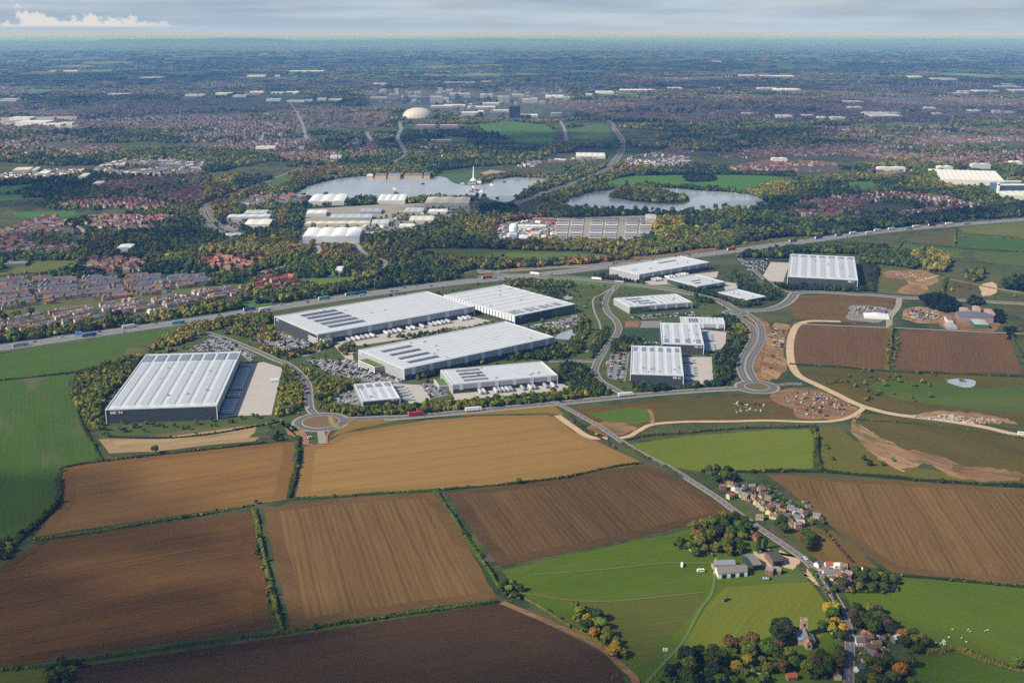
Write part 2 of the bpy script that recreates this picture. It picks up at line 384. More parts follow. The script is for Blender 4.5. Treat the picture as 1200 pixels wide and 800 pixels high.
# ------------------------------------------------------------------ fields
BR = dict
fields = [
 ('field', [(-160,440),(0,415),(70,402),(150,389),(215,382),(196,398),(178,413),(160,420),(130,425),(85,434),(0,446),(-160,470)], ((0.032,0.072,0.013),(0.059,0.105,0.021)), ((0,440),(180,400)), dict(stripe=.2,patchamt=.35)),
 ('field', [(-160,472),(0,447),(84,439),(80,455),(86,480),(100,508),(116,536),(84,545),(66,556),(67,580),(60,594),(34,618),(8,636),(-160,680)], ((0.024,0.062,0.012),(0.054,0.100,0.019)), ((60,450),(70,600)), dict(stripe=.25,patchamt=.5,c3=(.10,.105,.045))),
 ('field', [(114,515),(200,507),(316,491),(312,508),(298,517),(240,522),(180,529),(128,531)], ((0.284,0.149,0.059),(0.337,0.193,0.075)), ((120,520),(310,497)), dict(stripe=.3,c3=(.16,.17,.05))),
 ('field', [(76,548),(120,540),(345,517),(344,545),(335,586),(300,590),(40,629),(58,605),(72,590),(73,565)], ((0.179,0.088,0.034),(0.306,0.170,0.060)), ((80,620),(330,580)), dict(stripe=.28,patchamt=.6,tram=.3)),
 ('field', [(357,524),(385,517),(402,508),(440,502),(500,492),(560,488),(640,486),(652,490),(672,506),(700,517),(730,532),(750,541),(740,546),(600,566),(520,573),(347,583),(352,550)], ((0.273,0.153,0.056),(0.367,0.221,0.085)), ((355,575),(700,530)), dict(stripe=.22,patchamt=.45,tram=.35)),
 ('field', [(-160,700),(0,664),(22,648),(60,634),(180,615),(293,599),(305,655),(320,736),(200,752),(90,768),(0,784),(-160,810)], ((0.079,0.042,0.018),(0.235,0.115,0.034)), ((0,740),(310,680)), dict(stripe=.3,patchamt=.75,patch=.006,tram=.25)),
 ('field', [(308,595),(400,584),(508,577),(525,596),(545,634),(582,699),(560,704),(430,722),(342,738),(325,670)], ((0.131,0.073,0.032),(0.260,0.152,0.065)), ((330,600),(357,735)), dict(stripe=.55,patchamt=.45,tram=.3,aniso=8)),
 ('field', [(525,577),(640,563),(700,553),(755,545),(790,558),(825,578),(861,603),(780,621),(700,640),(640,652),(586,664),(562,635),(545,610)], ((0.074,0.042,0.021),(0.189,0.110,0.048)), ((635,576),(690,640)), dict(stripe=.5,patchamt=.55,aniso=8)),
 ('field', [(92,782),(200,765),(340,745),(470,725),(588,706),(640,730),(700,762),(728,786),(740,820),(700,900),(-100,900),(60,800)], ((0.050,0.030,0.017),(0.107,0.061,0.029)), ((200,790),(620,730)), dict(stripe=.25,patchamt=.5,patch=.008)),
 ('field', [(-160,830),(0,787),(50,780),(92,772),(88,785),(60,800),(-60,900),(-160,900)], ((0.065,0.100,0.015),(0.119,0.150,0.026)), ((0,790),(90,780)), dict(stripe=.2)),
 ('field', [(588,668),(640,656),(700,643),(780,626),(845,612),(880,620),(905,640),(935,665),(955,690),(975,715),(984,735),(986,765),(985,900),(765,900),(755,800),(722,772),(700,745),(660,722),(612,698)], ((0.041,0.088,0.007),(0.092,0.145,0.013)), ((600,680),(840,640)), dict(stripe=.2,patchamt=.5,c3=(.085,.120,.030))),
 ('field', [(838,700),(850,688),(905,684),(950,682),(966,705),(975,730),(960,752),(900,756),(840,758),(800,770),(790,768)], ((0.092,0.125,0.018),(0.135,0.165,0.026)), ((800,760),(860,690)), dict(stripe=.25,patchamt=.4,z=.26)),
 ('field', [(606,688),(650,697),(700,705),(800,693),(828,697),(800,735),(772,762),(760,775),(735,765),(700,722),(660,708)], ((0.054,0.085,0.017),(0.113,0.115,0.030)), ((700,710),(800,697)), dict(stripe=.25,patchamt=.5,z=.24,c3=(.05,.10,.02))),
 ('field', [(898,556),(960,558),(1050,563),(1200,573),(1360,585),(1360,710),(1200,686),(1100,677),(1045,670),(1012,648),(960,604),(925,575)], ((0.121,0.067,0.029),(0.260,0.156,0.067)), ((1000,570),(1045,665)), dict(stripe=.5,patchamt=.45,aniso=8,tram=.25)),
 ('field', [(920,612),(950,618),(975,621),(1005,645),(1030,666),(990,668),(962,660),(940,640)], ((0.147,0.107,0.035),(0.235,0.143,0.037)), ((930,615),(1000,660)), dict(stripe=.3,c3=(.09,.13,.03))),
 ('field', [(988,694),(1045,690),(1055,676),(1100,679),(1200,689),(1360,712),(1360,830),(1200,784),(1160,775),(1120,764),(1085,768),(1040,745),(1000,715)], ((0.049,0.095,0.009),(0.092,0.140,0.015)), ((1000,700),(1100,740)), dict(stripe=.15,patchamt=.4)),
 ('field', [(1062,769),(1085,771),(1122,767),(1160,778),(1200,790),(1360,840),(1360,900),(1075,900),(1070,790)], ((0.039,0.092,0.009),(0.076,0.135,0.013)), ((1080,780),(1200,800)), dict(stripe=.15)),
 ('field', [(736,521),(800,511),(900,504),(950,503),(954,525),(952,549),(900,552),(815,552),(782,546),(755,533)], ((0.097,0.135,0.017),(0.157,0.185,0.026)), ((760,535),(940,510)), dict(stripe=.2,patchamt=.4)),
 ('field', [(958,500),(985,500),(1000,515),(1060,545),(1140,560),(1200,566),(1360,575),(1360,588),(1200,570),(1050,560),(957,553)], ((0.070,0.085,0.018),(0.124,0.120,0.028)), ((970,505),(1100,550)), dict(stripe=.2)),
 ('field', [(1010,484),(1060,490),(1120,498),(1200,512),(1360,530),(1360,590),(1200,568),(1150,558),(1110,545),(1060,528),(1015,505)], ((0.054,0.055,0.017),(0.102,0.083,0.027)), ((1020,490),(1190,540)), dict(stripe=.3,patchamt=.6)),
 ('field', [(668,480),(760,470),(880,463),(925,466),(935,478),(940,488),(900,491),(800,493),(765,496),(740,508),(722,512)], ((0.100,0.079,0.021),(0.204,0.110,0.037)), ((700,480),(900,470)), dict(stripe=.25,patchamt=.9,c3=(.060,.105,.020))),
 ('field', [(690,485),(740,477),(765,481),(768,492),(748,497),(712,495)], ((0.049,0.115,0.013),(0.081,0.130,0.019)), ((700,490),(760,480)), dict(z=.26,stripe=.1)),
 ('field', [(765,476),(820,467),(880,470),(900,478),(895,488),(775,493)], ((0.065,0.065,0.017),(0.097,0.095,0.022)), ((770,490),(890,480)), dict(z=.26,stripe=.2,patchamt=.6)),
 ('field', [(410,492),(480,489),(560,483),(650,476),(662,487),(640,484),(560,486),(480,490),(420,502),(395,510),(385,514)], ((0.210,0.112,0.042),(0.162,0.150,0.038)), ((420,495),(640,480)), dict(z=.24,stripe=.2,patchamt=.9)),
 ('field', [(936,379),(990,381),(1042,385),(1040,408),(1036,433),(985,429),(925,425),(928,405)], ((0.126,0.067,0.032),(0.199,0.110,0.049)), ((985,385),(978,428)), dict(stripe=.4)),
 ('field', [(1054,387),(1120,389),(1180,392),(1190,415),(1198,438),(1120,436),(1050,433)], ((0.126,0.067,0.032),(0.199,0.110,0.049)), ((1115,390),(1122,435)), dict(stripe=.4)),
 ('field', [(934,429),(985,431),(1050,436),(1200,441),(1360,450),(1360,520),(1200,505),(1120,490),(1050,483),(1010,472),(975,458),(945,442)], ((0.059,0.058,0.018),(0.107,0.087,0.027)), ((950,432),(1190,470)), dict(stripe=.25,patchamt=.8,c3=(.050,.105,.022))),
 ('field', [(1010,450),(1060,445),(1150,455),(1200,452),(1360,460),(1360,500),(1200,485),(1130,478),(1050,468)], ((0.043,0.095,0.015),(0.086,0.115,0.022)), ((1050,460),(1190,465)), dict(z=.25,stripe=.2,patchamt=.8,c3=(.10,.095,.04))),
 ('field', [(936,346),(1000,346),(1050,350),(1042,376),(1000,378),(930,374),(925,360)], ((0.137,0.074,0.034),(0.204,0.115,0.044)), ((940,350),(1040,352)), dict(stripe=.3,patchamt=.7,c3=(.09,.10,.035))),
 ('field', [(1029,315),(1060,313),(1105,325),(1100,345),(1050,345),(1022,342),(1022,330)], ((0.081,0.085,0.026),(0.124,0.115,0.034)), ((1030,330),(1100,335)), dict(stripe=.2,patchamt=.6)),
 ('field', [(1106,326),(1140,332),(1200,342),(1360,360),(1360,385),(1200,375),(1180,360),(1130,350),(1100,346)], ((0.059,0.060,0.019),(0.107,0.087,0.031)), ((1110,335),(1200,350)), dict(stripe=.2,patchamt=.8,c3=(.060,.120,.030))),
 ('field', [(1124,267),(1200,260),(1340,250),(1340,275),(1200,278),(1130,273)], ((0.092,0.110,0.026),(0.135,0.140,0.034)), ((1130,270),(1190,265)), dict(stripe=.2)),
 ('field', [(1121,279),(1197,279),(1340,280),(1340,296),(1182,294),(1121,290)], ((0.038,0.095,0.017),(0.070,0.125,0.022)), ((1130,280),(1190,282)), dict(stripe=.2)),
 ('field', [(1060,280),(1121,270),(1118,288),(1056,283)], ((0.081,0.075,0.026),(0.112,0.092,0.031)), ((1070,278),(1115,275)), dict(stripe=.2)),
 ('field', [(1034,291),(1060,284),(1130,292),(1122,301),(1080,302),(1040,297)], ((0.059,0.100,0.021),(0.092,0.125,0.026)), ((1040,290),(1120,297)), dict(stripe=.2)),
 ('field', [(1139,297),(1200,295),(1340,295),(1340,318),(1200,312),(1145,306)], ((0.059,0.095,0.021),(0.092,0.115,0.026)), ((1140,300),(1200,305)), dict(stripe=.2)),
 ('field', [(1110,308),(1145,308),(1200,315),(1340,322),(1340,345),(1200,340),(1130,330),(1105,322)], ((0.054,0.070,0.021),(0.092,0.100,0.030)), ((1120,312),(1200,325)), dict(stripe=.25,patchamt=.8,c3=(.09,.08,.045))),
 ('field', [(477,297),(500,291),(567,292),(633,294),(700,298),(735,300),(690,304),(640,304),(583,301),(540,303),(520,300)], ((0.076,0.120,0.017),(0.119,0.150,0.026)), ((500,293),(690,299)), dict(stripe=.2)),
 ('field', [(702,215),(745,204),(812,204),(900,205),(938,212),(890,224),(860,222),(830,219),(760,215),(720,217)], ((0.049,0.135,0.017),(0.076,0.165,0.022)), ((745,208),(900,212)), dict(stripe=.15)),
 ('field', [(350,327),(400,325),(455,324),(432,331),(372,336)], ((0.081,0.140,0.017),(0.108,0.170,0.022)), ((360,328),(440,326)), dict(stripe=.15)),
 ('field', [(281,362),(288,353),(322,347),(334,347),(314,358)], ((0.049,0.130,0.017),(0.076,0.160,0.022)), ((285,357),(320,350)), dict(stripe=.15)),
 ('field', [(-60,328),(3,319),(38,306),(97,305),(86,315),(50,319),(5,322),(-60,335)], ((0.054,0.125,0.017),(0.153,0.124,0.031)), ((10,315),(90,308)), dict(stripe=.15,patchamt=.3)),
 ('field', [(13,249),(88,247),(92,252),(60,256),(20,255)], ((0.049,0.140,0.019),(0.065,0.160,0.022)), ((20,250),(80,250)), dict(stripe=.15)),
 ('field', [(-20,223),(0,219),(46,215),(30,224),(-20,229)], ((0.054,0.130,0.021),(0.076,0.150,0.022)), ((0,220),(40,217)), dict(stripe=.15)),
 ('field', [(-20,230),(27,228),(25,233),(-20,238)], ((0.054,0.130,0.021),(0.076,0.150,0.022)), ((0,230),(25,229)), dict(stripe=.15)),
 ('field', [(-40,372),(0,364),(60,356),(120,349),(190,341),(240,336),(282,332),(290,336),(200,350),(150,355),(100,361),(0,371),(-40,380)], ((0.065,0.105,0.021),(0.124,0.125,0.030)), ((0,368),(200,345)), dict(stripe=.15,patchamt=.7)),
 ('field', [(553,146),(600,142),(640,147),(652,156),(646,169),(610,167),(590,160),(570,154)], ((0.054,0.125,0.022),(0.076,0.150,0.026)), ((560,148),(640,152)), dict(stripe=.15)),
 ('field', [(662,152),(700,145),(714,148),(716,162),(690,166),(672,163)], ((0.054,0.110,0.022),(0.086,0.130,0.030)), ((670,152),(710,150)), dict(stripe=.3)),
 ('field', [(500,166),(525,160),(550,162),(548,168),(515,169)], ((0.065,0.125,0.022),(0.086,0.140,0.022)), ((500,166),(540,163)), dict(stripe=.15)),
 ('field', [(988,214),(1022,212),(1026,219),(1000,223)], ((0.049,0.125,0.019),(0.065,0.150,0.022)), ((990,215),(1020,214)), dict(stripe=.15)),
 ('field', [(510,204),(560,203),(566,209),(540,213),(515,210)], ((0.049,0.115,0.021),(0.065,0.130,0.022)), ((515,206),(560,205)), dict(stripe=.15)),
 ('field', [(740,268),(790,262),(850,268),(880,270),(860,277),(790,276)], ((0.059,0.105,0.021),(0.086,0.130,0.022)), ((750,268),(850,272)), dict(stripe=.15)),
 ('field', [(835,285),(870,280),(930,276),(960,278),(930,287),(880,292),(850,293)], ((0.081,0.085,0.026),(0.133,0.115,0.031)), ((850,285),(930,280)), dict(stripe=.2,c3=(.055,.12,.03))),
 ('field', [(960,298),(1000,293),(1030,290),(1035,296),(1010,300)], ((0.059,0.105,0.021),(0.086,0.130,0.022)), ((970,297),(1020,292)), dict(stripe=.15)),
 ('field', [(310,214),(345,203),(362,200),(365,205),(335,214),(320,220)], ((0.054,0.095,0.022),(0.086,0.120,0.030)), ((310,214),(360,202)), dict(stripe=.15)),
]
OPEN = []      # polygons (world) where no scattered trees stand
def ragged(pts, amp, seed, step=22):
    r = random.Random(seed); o = []; n = len(pts)
    for i in range(n):
        p = np.array(pts[i]); q = np.array(pts[(i+1) % n]); L = np.linalg.norm(q-p); k = max(1, min(60, int(L/step)))
        for j in range(k): o.append(tuple(p+(q-p)*j/k+np.array([r.uniform(-amp, amp), r.uniform(-amp, amp)])))
    return o
def inset(pts, d):
    n = len(pts); P = [np.array(p) for p in pts]; ar = sum(P[k][0]*P[(k+1) % n][1]-P[(k+1) % n][0]*P[k][1] for k in range(n)); sg = 1 if ar > 0 else -1; o = []
    for i in range(n):
        e1 = P[i]-P[i-1]; e2 = P[(i+1) % n]-P[i]; e1 = e1/(np.linalg.norm(e1)+1e-9); e2 = e2/(np.linalg.norm(e2)+1e-9)
        m_ = np.array([-(e1+e2)[1], (e1+e2)[0]])*sg; m_ = m_/(np.linalg.norm(m_)+1e-9); c_ = max(.5, abs(m_@(np.array([-e1[1], e1[0]])*sg))); o.append(tuple(P[i]+m_*d/c_))
    return o
for i, (nm, px, (c1, c2), (a, b), kw) in enumerate(fields):
    kw = dict(kw); z = kw.pop('z', .18); arable = c1[0] > c1[1]*1.15 and c2[0] > c2[1]*1.2
    yn = sum(p[1] for p in px)/len(px)
    if arable: k_ = .74 if c2[0] < .27 else .80; c1 = (c1[0]*k_*1.04, c1[1]*k_*1.03, c1[2]*k_*.80); c2 = (c2[0]*k_*1.04, c2[1]*k_*1.03, c2[2]*k_*.78)
    elif yn > 400: c1 = (c1[0]*1.08, c1[1]*.96, c1[2]*.55); c2 = (c2[0]*1.14, c2[1]*1.02, c2[2]*.6)
    if i in (0, 1): c1 = tuple(v*1.25 for v in c1); c2 = tuple(v*1.2 for v in c2)
    if i == 2: c1 = (.33, .21, .11); c2 = (.38, .26, .14)
    if i == 17: c1 = (c1[0]*.86, c1[1]*.95, c1[2]); c2 = (c2[0]*.86, c2[1]*.95, c2[2])
    W_ = GS(px); amp = 1.0 if yn > 400 else 3.0
    if arable and yn > 480:
        sheet(nm, ragged(W_, amp, i), z, fieldmat('headland_cover', tuple(v*.82 for v in c1), tuple(v*.88 for v in c2), px[0], px[len(px)//2], stripe=.2, patchamt=.5, fine=.38), world=True)
        sheet(nm, ragged(inset(W_, 13), 1.2, i+90), z+.04, fieldmat('field_cover', c1, c2, a, b, **kw), world=True)
    else: sheet(nm, ragged(W_, amp, i), z, fieldmat('field_cover', c1, c2, a, b, **kw), world=True)
    OPEN.append(W_)
# business park lawn
parkpx = [(150,408),(215,384),(300,371),(420,351),(520,337),(600,331),(690,330),(760,337),(840,352),(868,366),(880,385),(884,400),(870,420),(868,440),(860,453),(700,466),(560,480),(410,489),(378,500),(330,495),(305,512),(120,514),(88,480),(85,440),(130,426)]
sheet('lawn', parkpx, .12, fieldmat('park_grass', (.042,.070,.018), (.095,.110,.030), (200,450), (600,400), stripe=.1, patchamt=.7, patch=.02, c3=(.13,.12,.045))); PARK = GS(parkpx)
sheet('lawn', [(730,385),(772,384),(772,400),(722,400)], .2, mat('dark_mown_grass', (.025,.060,.020)))
sheet('painted_shadow', [(1000,330),(1008,302),(1028,312),(1020,336)], .2, mat('shadow_dark_grass', (.020,.026,.014)))  # cast shadow beside the detached warehouse, painted as a dark ground sheet
sheet('lawn', [(870,325),(905,331),(920,345),(905,352),(880,350),(905,345)], .2, mat('verge_grass', (.07,.13,.03)))
sheet('lawn', [(660,322),(712,326),(700,330),(740,333),(756,326),(800,336),(836,352),(760,338),(690,334),(600,334),(640,322)], .14, mat('verge_grass_light', (.09,.14,.035), var=.4, vs=.02))
# bare earth and building sites
for px, m, z in [
 ([(1000,497),(1012,500),(1030,512),(1060,525),(1095,533),(1130,545),(1185,553),(1165,562),(1120,560),(1085,545),(1050,548),(1020,530),(1003,512)], 'earthtan', .32),
 ([(1115,545),(1150,548),(1200,556),(1180,565),(1130,560)], 'earth', .36),
 ([(1065,487),(1100,482),(1140,484),(1175,490),(1190,496),(1150,496),(1100,492)], 'earthtan', .34),
 ([(900,465),(925,455),(950,455),(975,463),(1000,475),(1005,484),(985,491),(940,491),(925,478)], 'earth', .33),
 ([(1040,318),(1080,317),(1098,325),(1095,333),(1070,335),(1060,328),(1038,325)], 'earthtan', .33),
 ([(1070,332),(1085,333),(1082,345),(1050,342)], 'earthtan', .31),
 ([(1000,358),(1040,361),(1042,370),(1030,378),(993,374),(995,365)], 'carpark', .34),
 ([(1062,362),(1090,360),(1110,368),(1105,380),(1060,375)], 'earthtan', .3),
 ([(1100,368),(1160,362),(1172,375),(1165,388),(1110,386)], 'earth', .32),
 ([(1148,336),(1164,330),(1168,342),(1152,347)], 'track', .33),
 ([(335,500),(352,503),(362,512),(362,522),(355,520),(335,505),(330,492)], 'earthtan', .3),
 ([(690,505),(700,494),(745,499),(735,508),(715,512)], 'earth', .3),
 ([(850,386),(880,372),(900,378),(905,400),(892,425),(895,445),(875,448),(866,436),(868,420),(880,400)], 'earth', .16),
 ([(905,380),(925,382),(918,400),(922,430),(905,445),(893,440),(896,410)], 'earthtan', .17),
 ([(666,300),(760,300),(830,290),(850,296),(820,302),(720,309)], 'earth', .2),
 ([(880,647),(895,645),(910,645),(928,650),(937,657),(930,666),(908,664),(892,664)], 'track', .31),
 ([(832,662),(838,656),(843,662),(845,672),(838,674)], 'track', .31),
 ([(942,669),(949,671),(959,681),(955,685),(947,677)], 'track', .31),
 ]:
    rj = random.Random(int(px[0][0])); ln = smooth(px, 5, True); sheet('bare_earth', [(p[0]+rj.uniform(-2.5, 2.5), p[1]+rj.uniform(-5, 5)) for p in ln], z, M[m], world=True); OPEN.append(GS(px))
YARDS = [([(283,427),(309,424),(331,431),(318,486),(275,487),(256,491),(262,470)], 'concrete'),
 ([(383,400),(554,371),(575,376),(540,386),(480,396),(400,408)], 'concrete'),
 ([(530,460),(655,449),(668,452),(671,457),(600,463),(533,469)], 'concrete'),
 ([(460,449),(497,451),(505,468),(490,473),(472,472)], 'concrete'),
 ([(798,418),(834,418),(836,450),(797,452)], 'concrete'),
 ([(822,386),(851,389),(850,407),(822,415)], 'concrete'),
 ([(742,329),(842,318),(840,325),(800,332),(765,334)], 'concrete'),
 ([(892,327),(903,307),(926,308),(917,332)], 'concrete'),
 ([(846,330),(868,332),(872,337),(850,340)], 'concrete'),
 ([(388,401),(400,398),(414,408),(414,422),(405,420)], 'concrete'),
 ([(732,376),(752,376),(748,383),(733,383)], 'earthtan'), ([(752,376),(776,376),(774,384),(750,384)], 'carpark'),
 ([(650,256),(770,252),(768,284),(645,283)], 'path'), ([(585,262),(648,254),(650,280),(580,282)], 'carpark'),
 ([(352,272),(430,258),(520,240),(560,238),(560,245),(500,262),(440,275),(425,285),(350,284)], 'carpark'),
 ([(268,252),(320,246),(322,268),(262,270)], 'carpark'),
 ([(0,138),(90,136),(92,150),(0,151)], 'path'), ([(360,245),(440,240),(560,236),(560,240),(440,262),(355,268)], 'path')]
for px, m in YARDS: sheet('yard', px, .38, M[m]); OPEN.append(GS(px))
# ------------------------------------------------------------------ water
for px, nm in [([(348,226),(360,219),(372,215),(395,210),(433,206),(470,207),(500,206),(520,208),(545,214),(572,214),(580,209),(600,208),(625,207),(641,208.5),(637,213),(620,219),(606,229),(593,234),(575,231),(550,229),(500,229),(443,230),(410,231),(365,229)], 'lake'),
 ([(659,241),(667,233),(692,226),(725,221),(755,220),(787,221),(825,224),(860,226),(885,230),(895,235),(893,239),(870,242),(835,244),(800,246),(760,246),(725,244),(688,243)], 'lake'),
 ([(650,396),(662,388),(675,387),(677,392),(672,398),(661,398)], 'pond'), ([(730,404),(738,400),(745,401),(744,406),(736,407)], 'pond'),
 ([(340,411),(360,406),(382,403),(384,408),(362,417),(345,417)], 'pond'), ([(660,346),(668,345),(671,350),(663,351)], 'pond'),
 ([(1108,447),(1122,444),(1142,446),(1141,453),(1128,454)], 'pond'),
 ([(812,104),(850,102),(842,105),(820,106)], 'pond')]:
    ln = smooth(px, 5, True)
    if nm == 'lake': cyy = np.mean([p[1] for p in ln]); ln = [p if p[1] > cyy-40 else np.array([p[0], p[1]-50]) for p in ln]
    sheet(nm, [tuple(p) for p in ln], .5, M['water'] if nm == 'lake' else M['water'], world=True); OPEN.append(GS(px))
isl = [(712,231),(722,226),(735,222),(758,221),(772,223),(787,228),(805,231),(808,237),(795,240),(770,239),(740,236),(722,232)]
ln = smooth(isl, 5, True); sheet('island', [tuple(p) for p in ln], .62, mat('island_grass', (.05,.08,.03)), world=True); ISLAND = GS(isl)
pen = [(524,205),(552,203),(575,209),(577,214),(560,217),(545,217),(530,214)]
ln = smooth(pen, 4, True); sheet('headland', [tuple(p) for p in ln], .62, mat('headland_grass', (.05,.10,.03)), world=True)
# ------------------------------------------------------------------ roads
mw = [(-150,429),(0,408),(60,399.5),(150,386.5),(205,379),(260,371),(300,364.5),(350,357),(420,346.5),(480,338.5),(540,331),(600,325.5),(660,319),(720,311.5),(780,304),(830,298),(870,293),(900,288.5),(960,281),(1000,275.5),(1040,271),(1080,267),(1130,263),(1200,257.5),(1360,247)]
ml = smooth(mw); ROADS.append((np.array(resample(ml, 15)), 27))
ribbon('motorway_verge', ml, -27, 27, .30, mat('verge', (.085,.095,.040), var=.4, vs=.05))
for s in (-1, 1):
    ribbon('motorway', ml, s*2.0, s*17.5, .72, M['mway'])
    ribbon('road_marking', ml, s*3.0, s*3.3, .80, M['line']); ribbon('road_marking', ml, s*14.0, s*14.35, .80, M['line'])
    d = resample(ml, 6)
    for q in (6.7, 10.4): ribbon('road_marking', d, s*q, s*(q+.2), .80, M['line'], dash=3)
ribbon('central_reservation', ml, -2, 2, .76, mat('central_reserve', (.17,.155,.12), var=.3, vs=.1))
L_front = road('road', [(392,493),(410,491.5),(440,490.3),(480,488.5),(540,483),(600,477.5),(650,473),(700,468),(760,462.2),(800,459),(840,456.5),(866,455.5)], 9.5, verge=4, vm='path')
L_vill = road('road', [(652,472),(667,480),(685,490),(703,500),(725,515),(745,528),(770,541),(790,551),(815,567),(840,583),(862,599.5),(880,612),(900,626),(925,643),(945,658),(957,671),(968,686),(978,700),(985,712),(991,727),(995,745),(996,765),(995,785),(994,815),(990,880)], 6.2, m='oldroad', verge=1.2, vm='earth')
L_n = road('road', [(372,488),(364,480),(362,470),(361,455),(357,445),(348,435),(335,426),(322,421),(300,411),(282,404),(262,396),(240,390)], 8, verge=2.2)
L_sp = road('road', [(724,334),(716,342),(711,349),(709,357),(713,367),(721,375),(725,384),(722,393),(713,404),(704,417),(699,427),(697,436),(703,446),(716,454),(733,463)], 8, verge=1.8)
road('road', [(698,424),(670,423),(643,424)], 7, verge=1.5)
road('footpath', [(720,336),(705,345),(696,350),(695,358),(698,369),(703,380),(703,391),(695,402),(687,413)], 3, m='path', kerb=False, lines=False, clear=2)
road('footpath', [(670,437),(675,430),(678,427)], 3, m='path', kerb=False, lines=False, clear=2)
L_a = road('road', [(560,325),(600,322),(640,325.5),(690,328),(730,332),(770,337),(800,342),(840,352),(856,360),(866,366)], 14, verge=3)
road('road', [(560,319),(610,316),(650,313),(690,311.5),(720,309)], 12, verge=5, vm='track')
road('road', [(540,322),(560,317),(590,322),(600,330)], 8)
road('road', [(868,364),(888,364),(905,362),(920,356),(928,349),(934,343.5),(961,342.5),(1000,345),(1025,346),(1060,349),(1110,351),(1200,356),(1340,362)], 12, verge=4)
road('road', [(934,343.5),(915,340),(905,334),(885,318),(866,303)], 7, verge=1)
road('road', [(930,379.5),(960,381),(1020,383.5),(1048,384.5),(1100,387),(1150,389.5),(1190,391),(1340,396)], 5, m='path', kerb=False, lines=False)
road('road', [(1042,384),(1043,372),(1052,360),(1054,350)], 10, m='path', kerb=False, lines=False)
road('road', [(865,372),(880,382),(883,395),(877,408),(870,420),(868,432),(873,444),(878,448)], 9, verge=1.5)
road('road', [(876,368),(890,380),(893,395),(888,408),(880,420),(878,433),(884,445),(887,448)], 9, verge=1.5)
road('road', [(906,452),(925,450),(940,450)], 8, verge=0)
road('road', [(205,232)] and [(365,194),(345,200),(320,210),(300,217.5),(273,227),(253,235),(243,238.5),(237,247),(242,258),(252,268),(262,273)], 10, m='asphalt', verge=2, kerb=False)
road('road', [(243,240),(246,250),(255,262),(273,271),(290,276),(310,282)], 9, m='asphalt', verge=2, kerb=False)
road('road', [(713,141),(721,152),(728,162),(729,175),(722,187),(712,197),(695,205),(670,215),(640,225),(600,240),(566,251)], 19, m='asphalt', verge=3, kerb=False)
road('road', [(375,288),(395,284),(417,286),(424,294),(436,301),(452,307),(440,318),(420,322)], 11, m='path', kerb=False)
road('road', [(372,287),(374,296),(355,304),(330,313),(305,319)], 9, m='path', kerb=False)
road('road', [(82,263),(75,258),(110,252)], 9, m='path', kerb=False)
road('road', [(84,287),(98,277),(95,268),(80,262)], 9, m='path', kerb=False)
road('canal_path', [(468,143),(470,152),(466,162),(472,172),(475,182),(462,190)], 18, m='mway', kerb=False, lines=False)
for i, px in enumerate([[(655,140),(661,150),(664,165)], [(338,118),(352,140),(360,165)], [(310,155),(305,165)], [(430,155),(436,167)]]): road('road', px, 16, m='mway', kerb=False, lines=False)
for px, w, m in [([(985,377),(950,376.5),(935,381),(929,390),(926,402),(926,416),(929,430),(937,441),(955,450),(980,462),(1000,472),(1020,479),(1050,486),(1100,492),(1150,500),(1210,513),(1340,530)], 11, 'track'),
  ([(653,487),(668,498),(690,512),(712,514)], 9, 'track'), ([(724,514),(738,511),(750,504),(765,497.5),(800,494.5),(850,494),(900,493),(950,494.5),(980,493),(998,488),(1010,480),(1012,475)], 7, 'track'),
  ([(1008,485),(1000,495),(1005,510),(1020,525),(1045,545),(1060,553)], 5, 'earthtan'), ([(765,497),(764,487),(760,480)], 5, 'earthtan'),
  ([(1040,384),(1075,330),(1100,323)][1:], 5, 'track'), ([(1104,325),(1140,333),(1200,344),(1340,365)], 9, 'earthtan'),
  ([(750,810),(762,795),(775,780),(800,752),(820,715),(834,695),(838,672)], 2.6, 'grasstrack'), ([(620,674),(700,668),(780,660),(835,660)], 2.0, 'grasstrack'),
  ([(588,706),(640,728),(700,756),(730,782),(745,800),(740,840)], 6, 'earth'), ([(610,695),(700,705),(825,694)], 1.8, 'grasstrack'), ([(877,784),(890,790),(900,797)], 2, 'track')]:
    ln = smooth(px); ROADS.append((np.array(resample(ln, 12)), w/2+2)); ribbon('track', ln, -w/2, w/2, .46, M[m])
def roundabout(cx, cy, ri, ro, islm, cutm=None):
    c = np.array(G(cx, cy)); n = 48; dz = .22
    ring = lambda r: [tuple(c+r*np.array([math.cos(2*PI*k/n), math.sin(2*PI*k/n)])) for k in range(n)]
    sheet('roundabout_verge', ring(ro+4), .30, M['path'], world=True)
    sheet('roundabout', ring(ro), .56, M['asphalt'], world=True)
    L = [np.array(p) for p in ring(ri)]; L.append(L[0])
    ribbon('roundabout_kerb', L, -.4, 1.4, .76, M['line'], z1=.5)
    sheet('roundabout_island', ring(ri), .74, islm, world=True)
    ROADS.append((np.array([c]), ro+5)); return c
c1 = roundabout(376, 494.5, 22, 31, mat('bare_soil_island', (.17,.10,.055), var=.2, vs=.1))
sheet('grass_path', [(384,487),(389,486.5),(393,496),(400,500),(392,501),(386,495)], .80, mat('olive_grass', (.24,.22,.07)))
roundabout(887, 453.5, 16, 26, mat('rough_grass_island', (.12,.105,.04), var=.3, vs=.1))
roundabout(862, 367, 9, 19, M['sedum'])
road('red_path', [(396,508),(388,500),(392,497),(420,493),(450,492)][2:], 3, m='earth', kerb=False, lines=False)
road('road', [(376,505),(377,512),(378,520)], 9, m='path', kerb=False, lines=False)
for px in [[(383,520),(383,511),(388,504),(398,499),(412,495)], [(352,503),(358,510),(358,518),(366,522),(380,522)]]:
    ribbon('red_path', smooth(px), -1.6, 1.6, .47, mat('red_surfacing', (.33,.13,.08)))
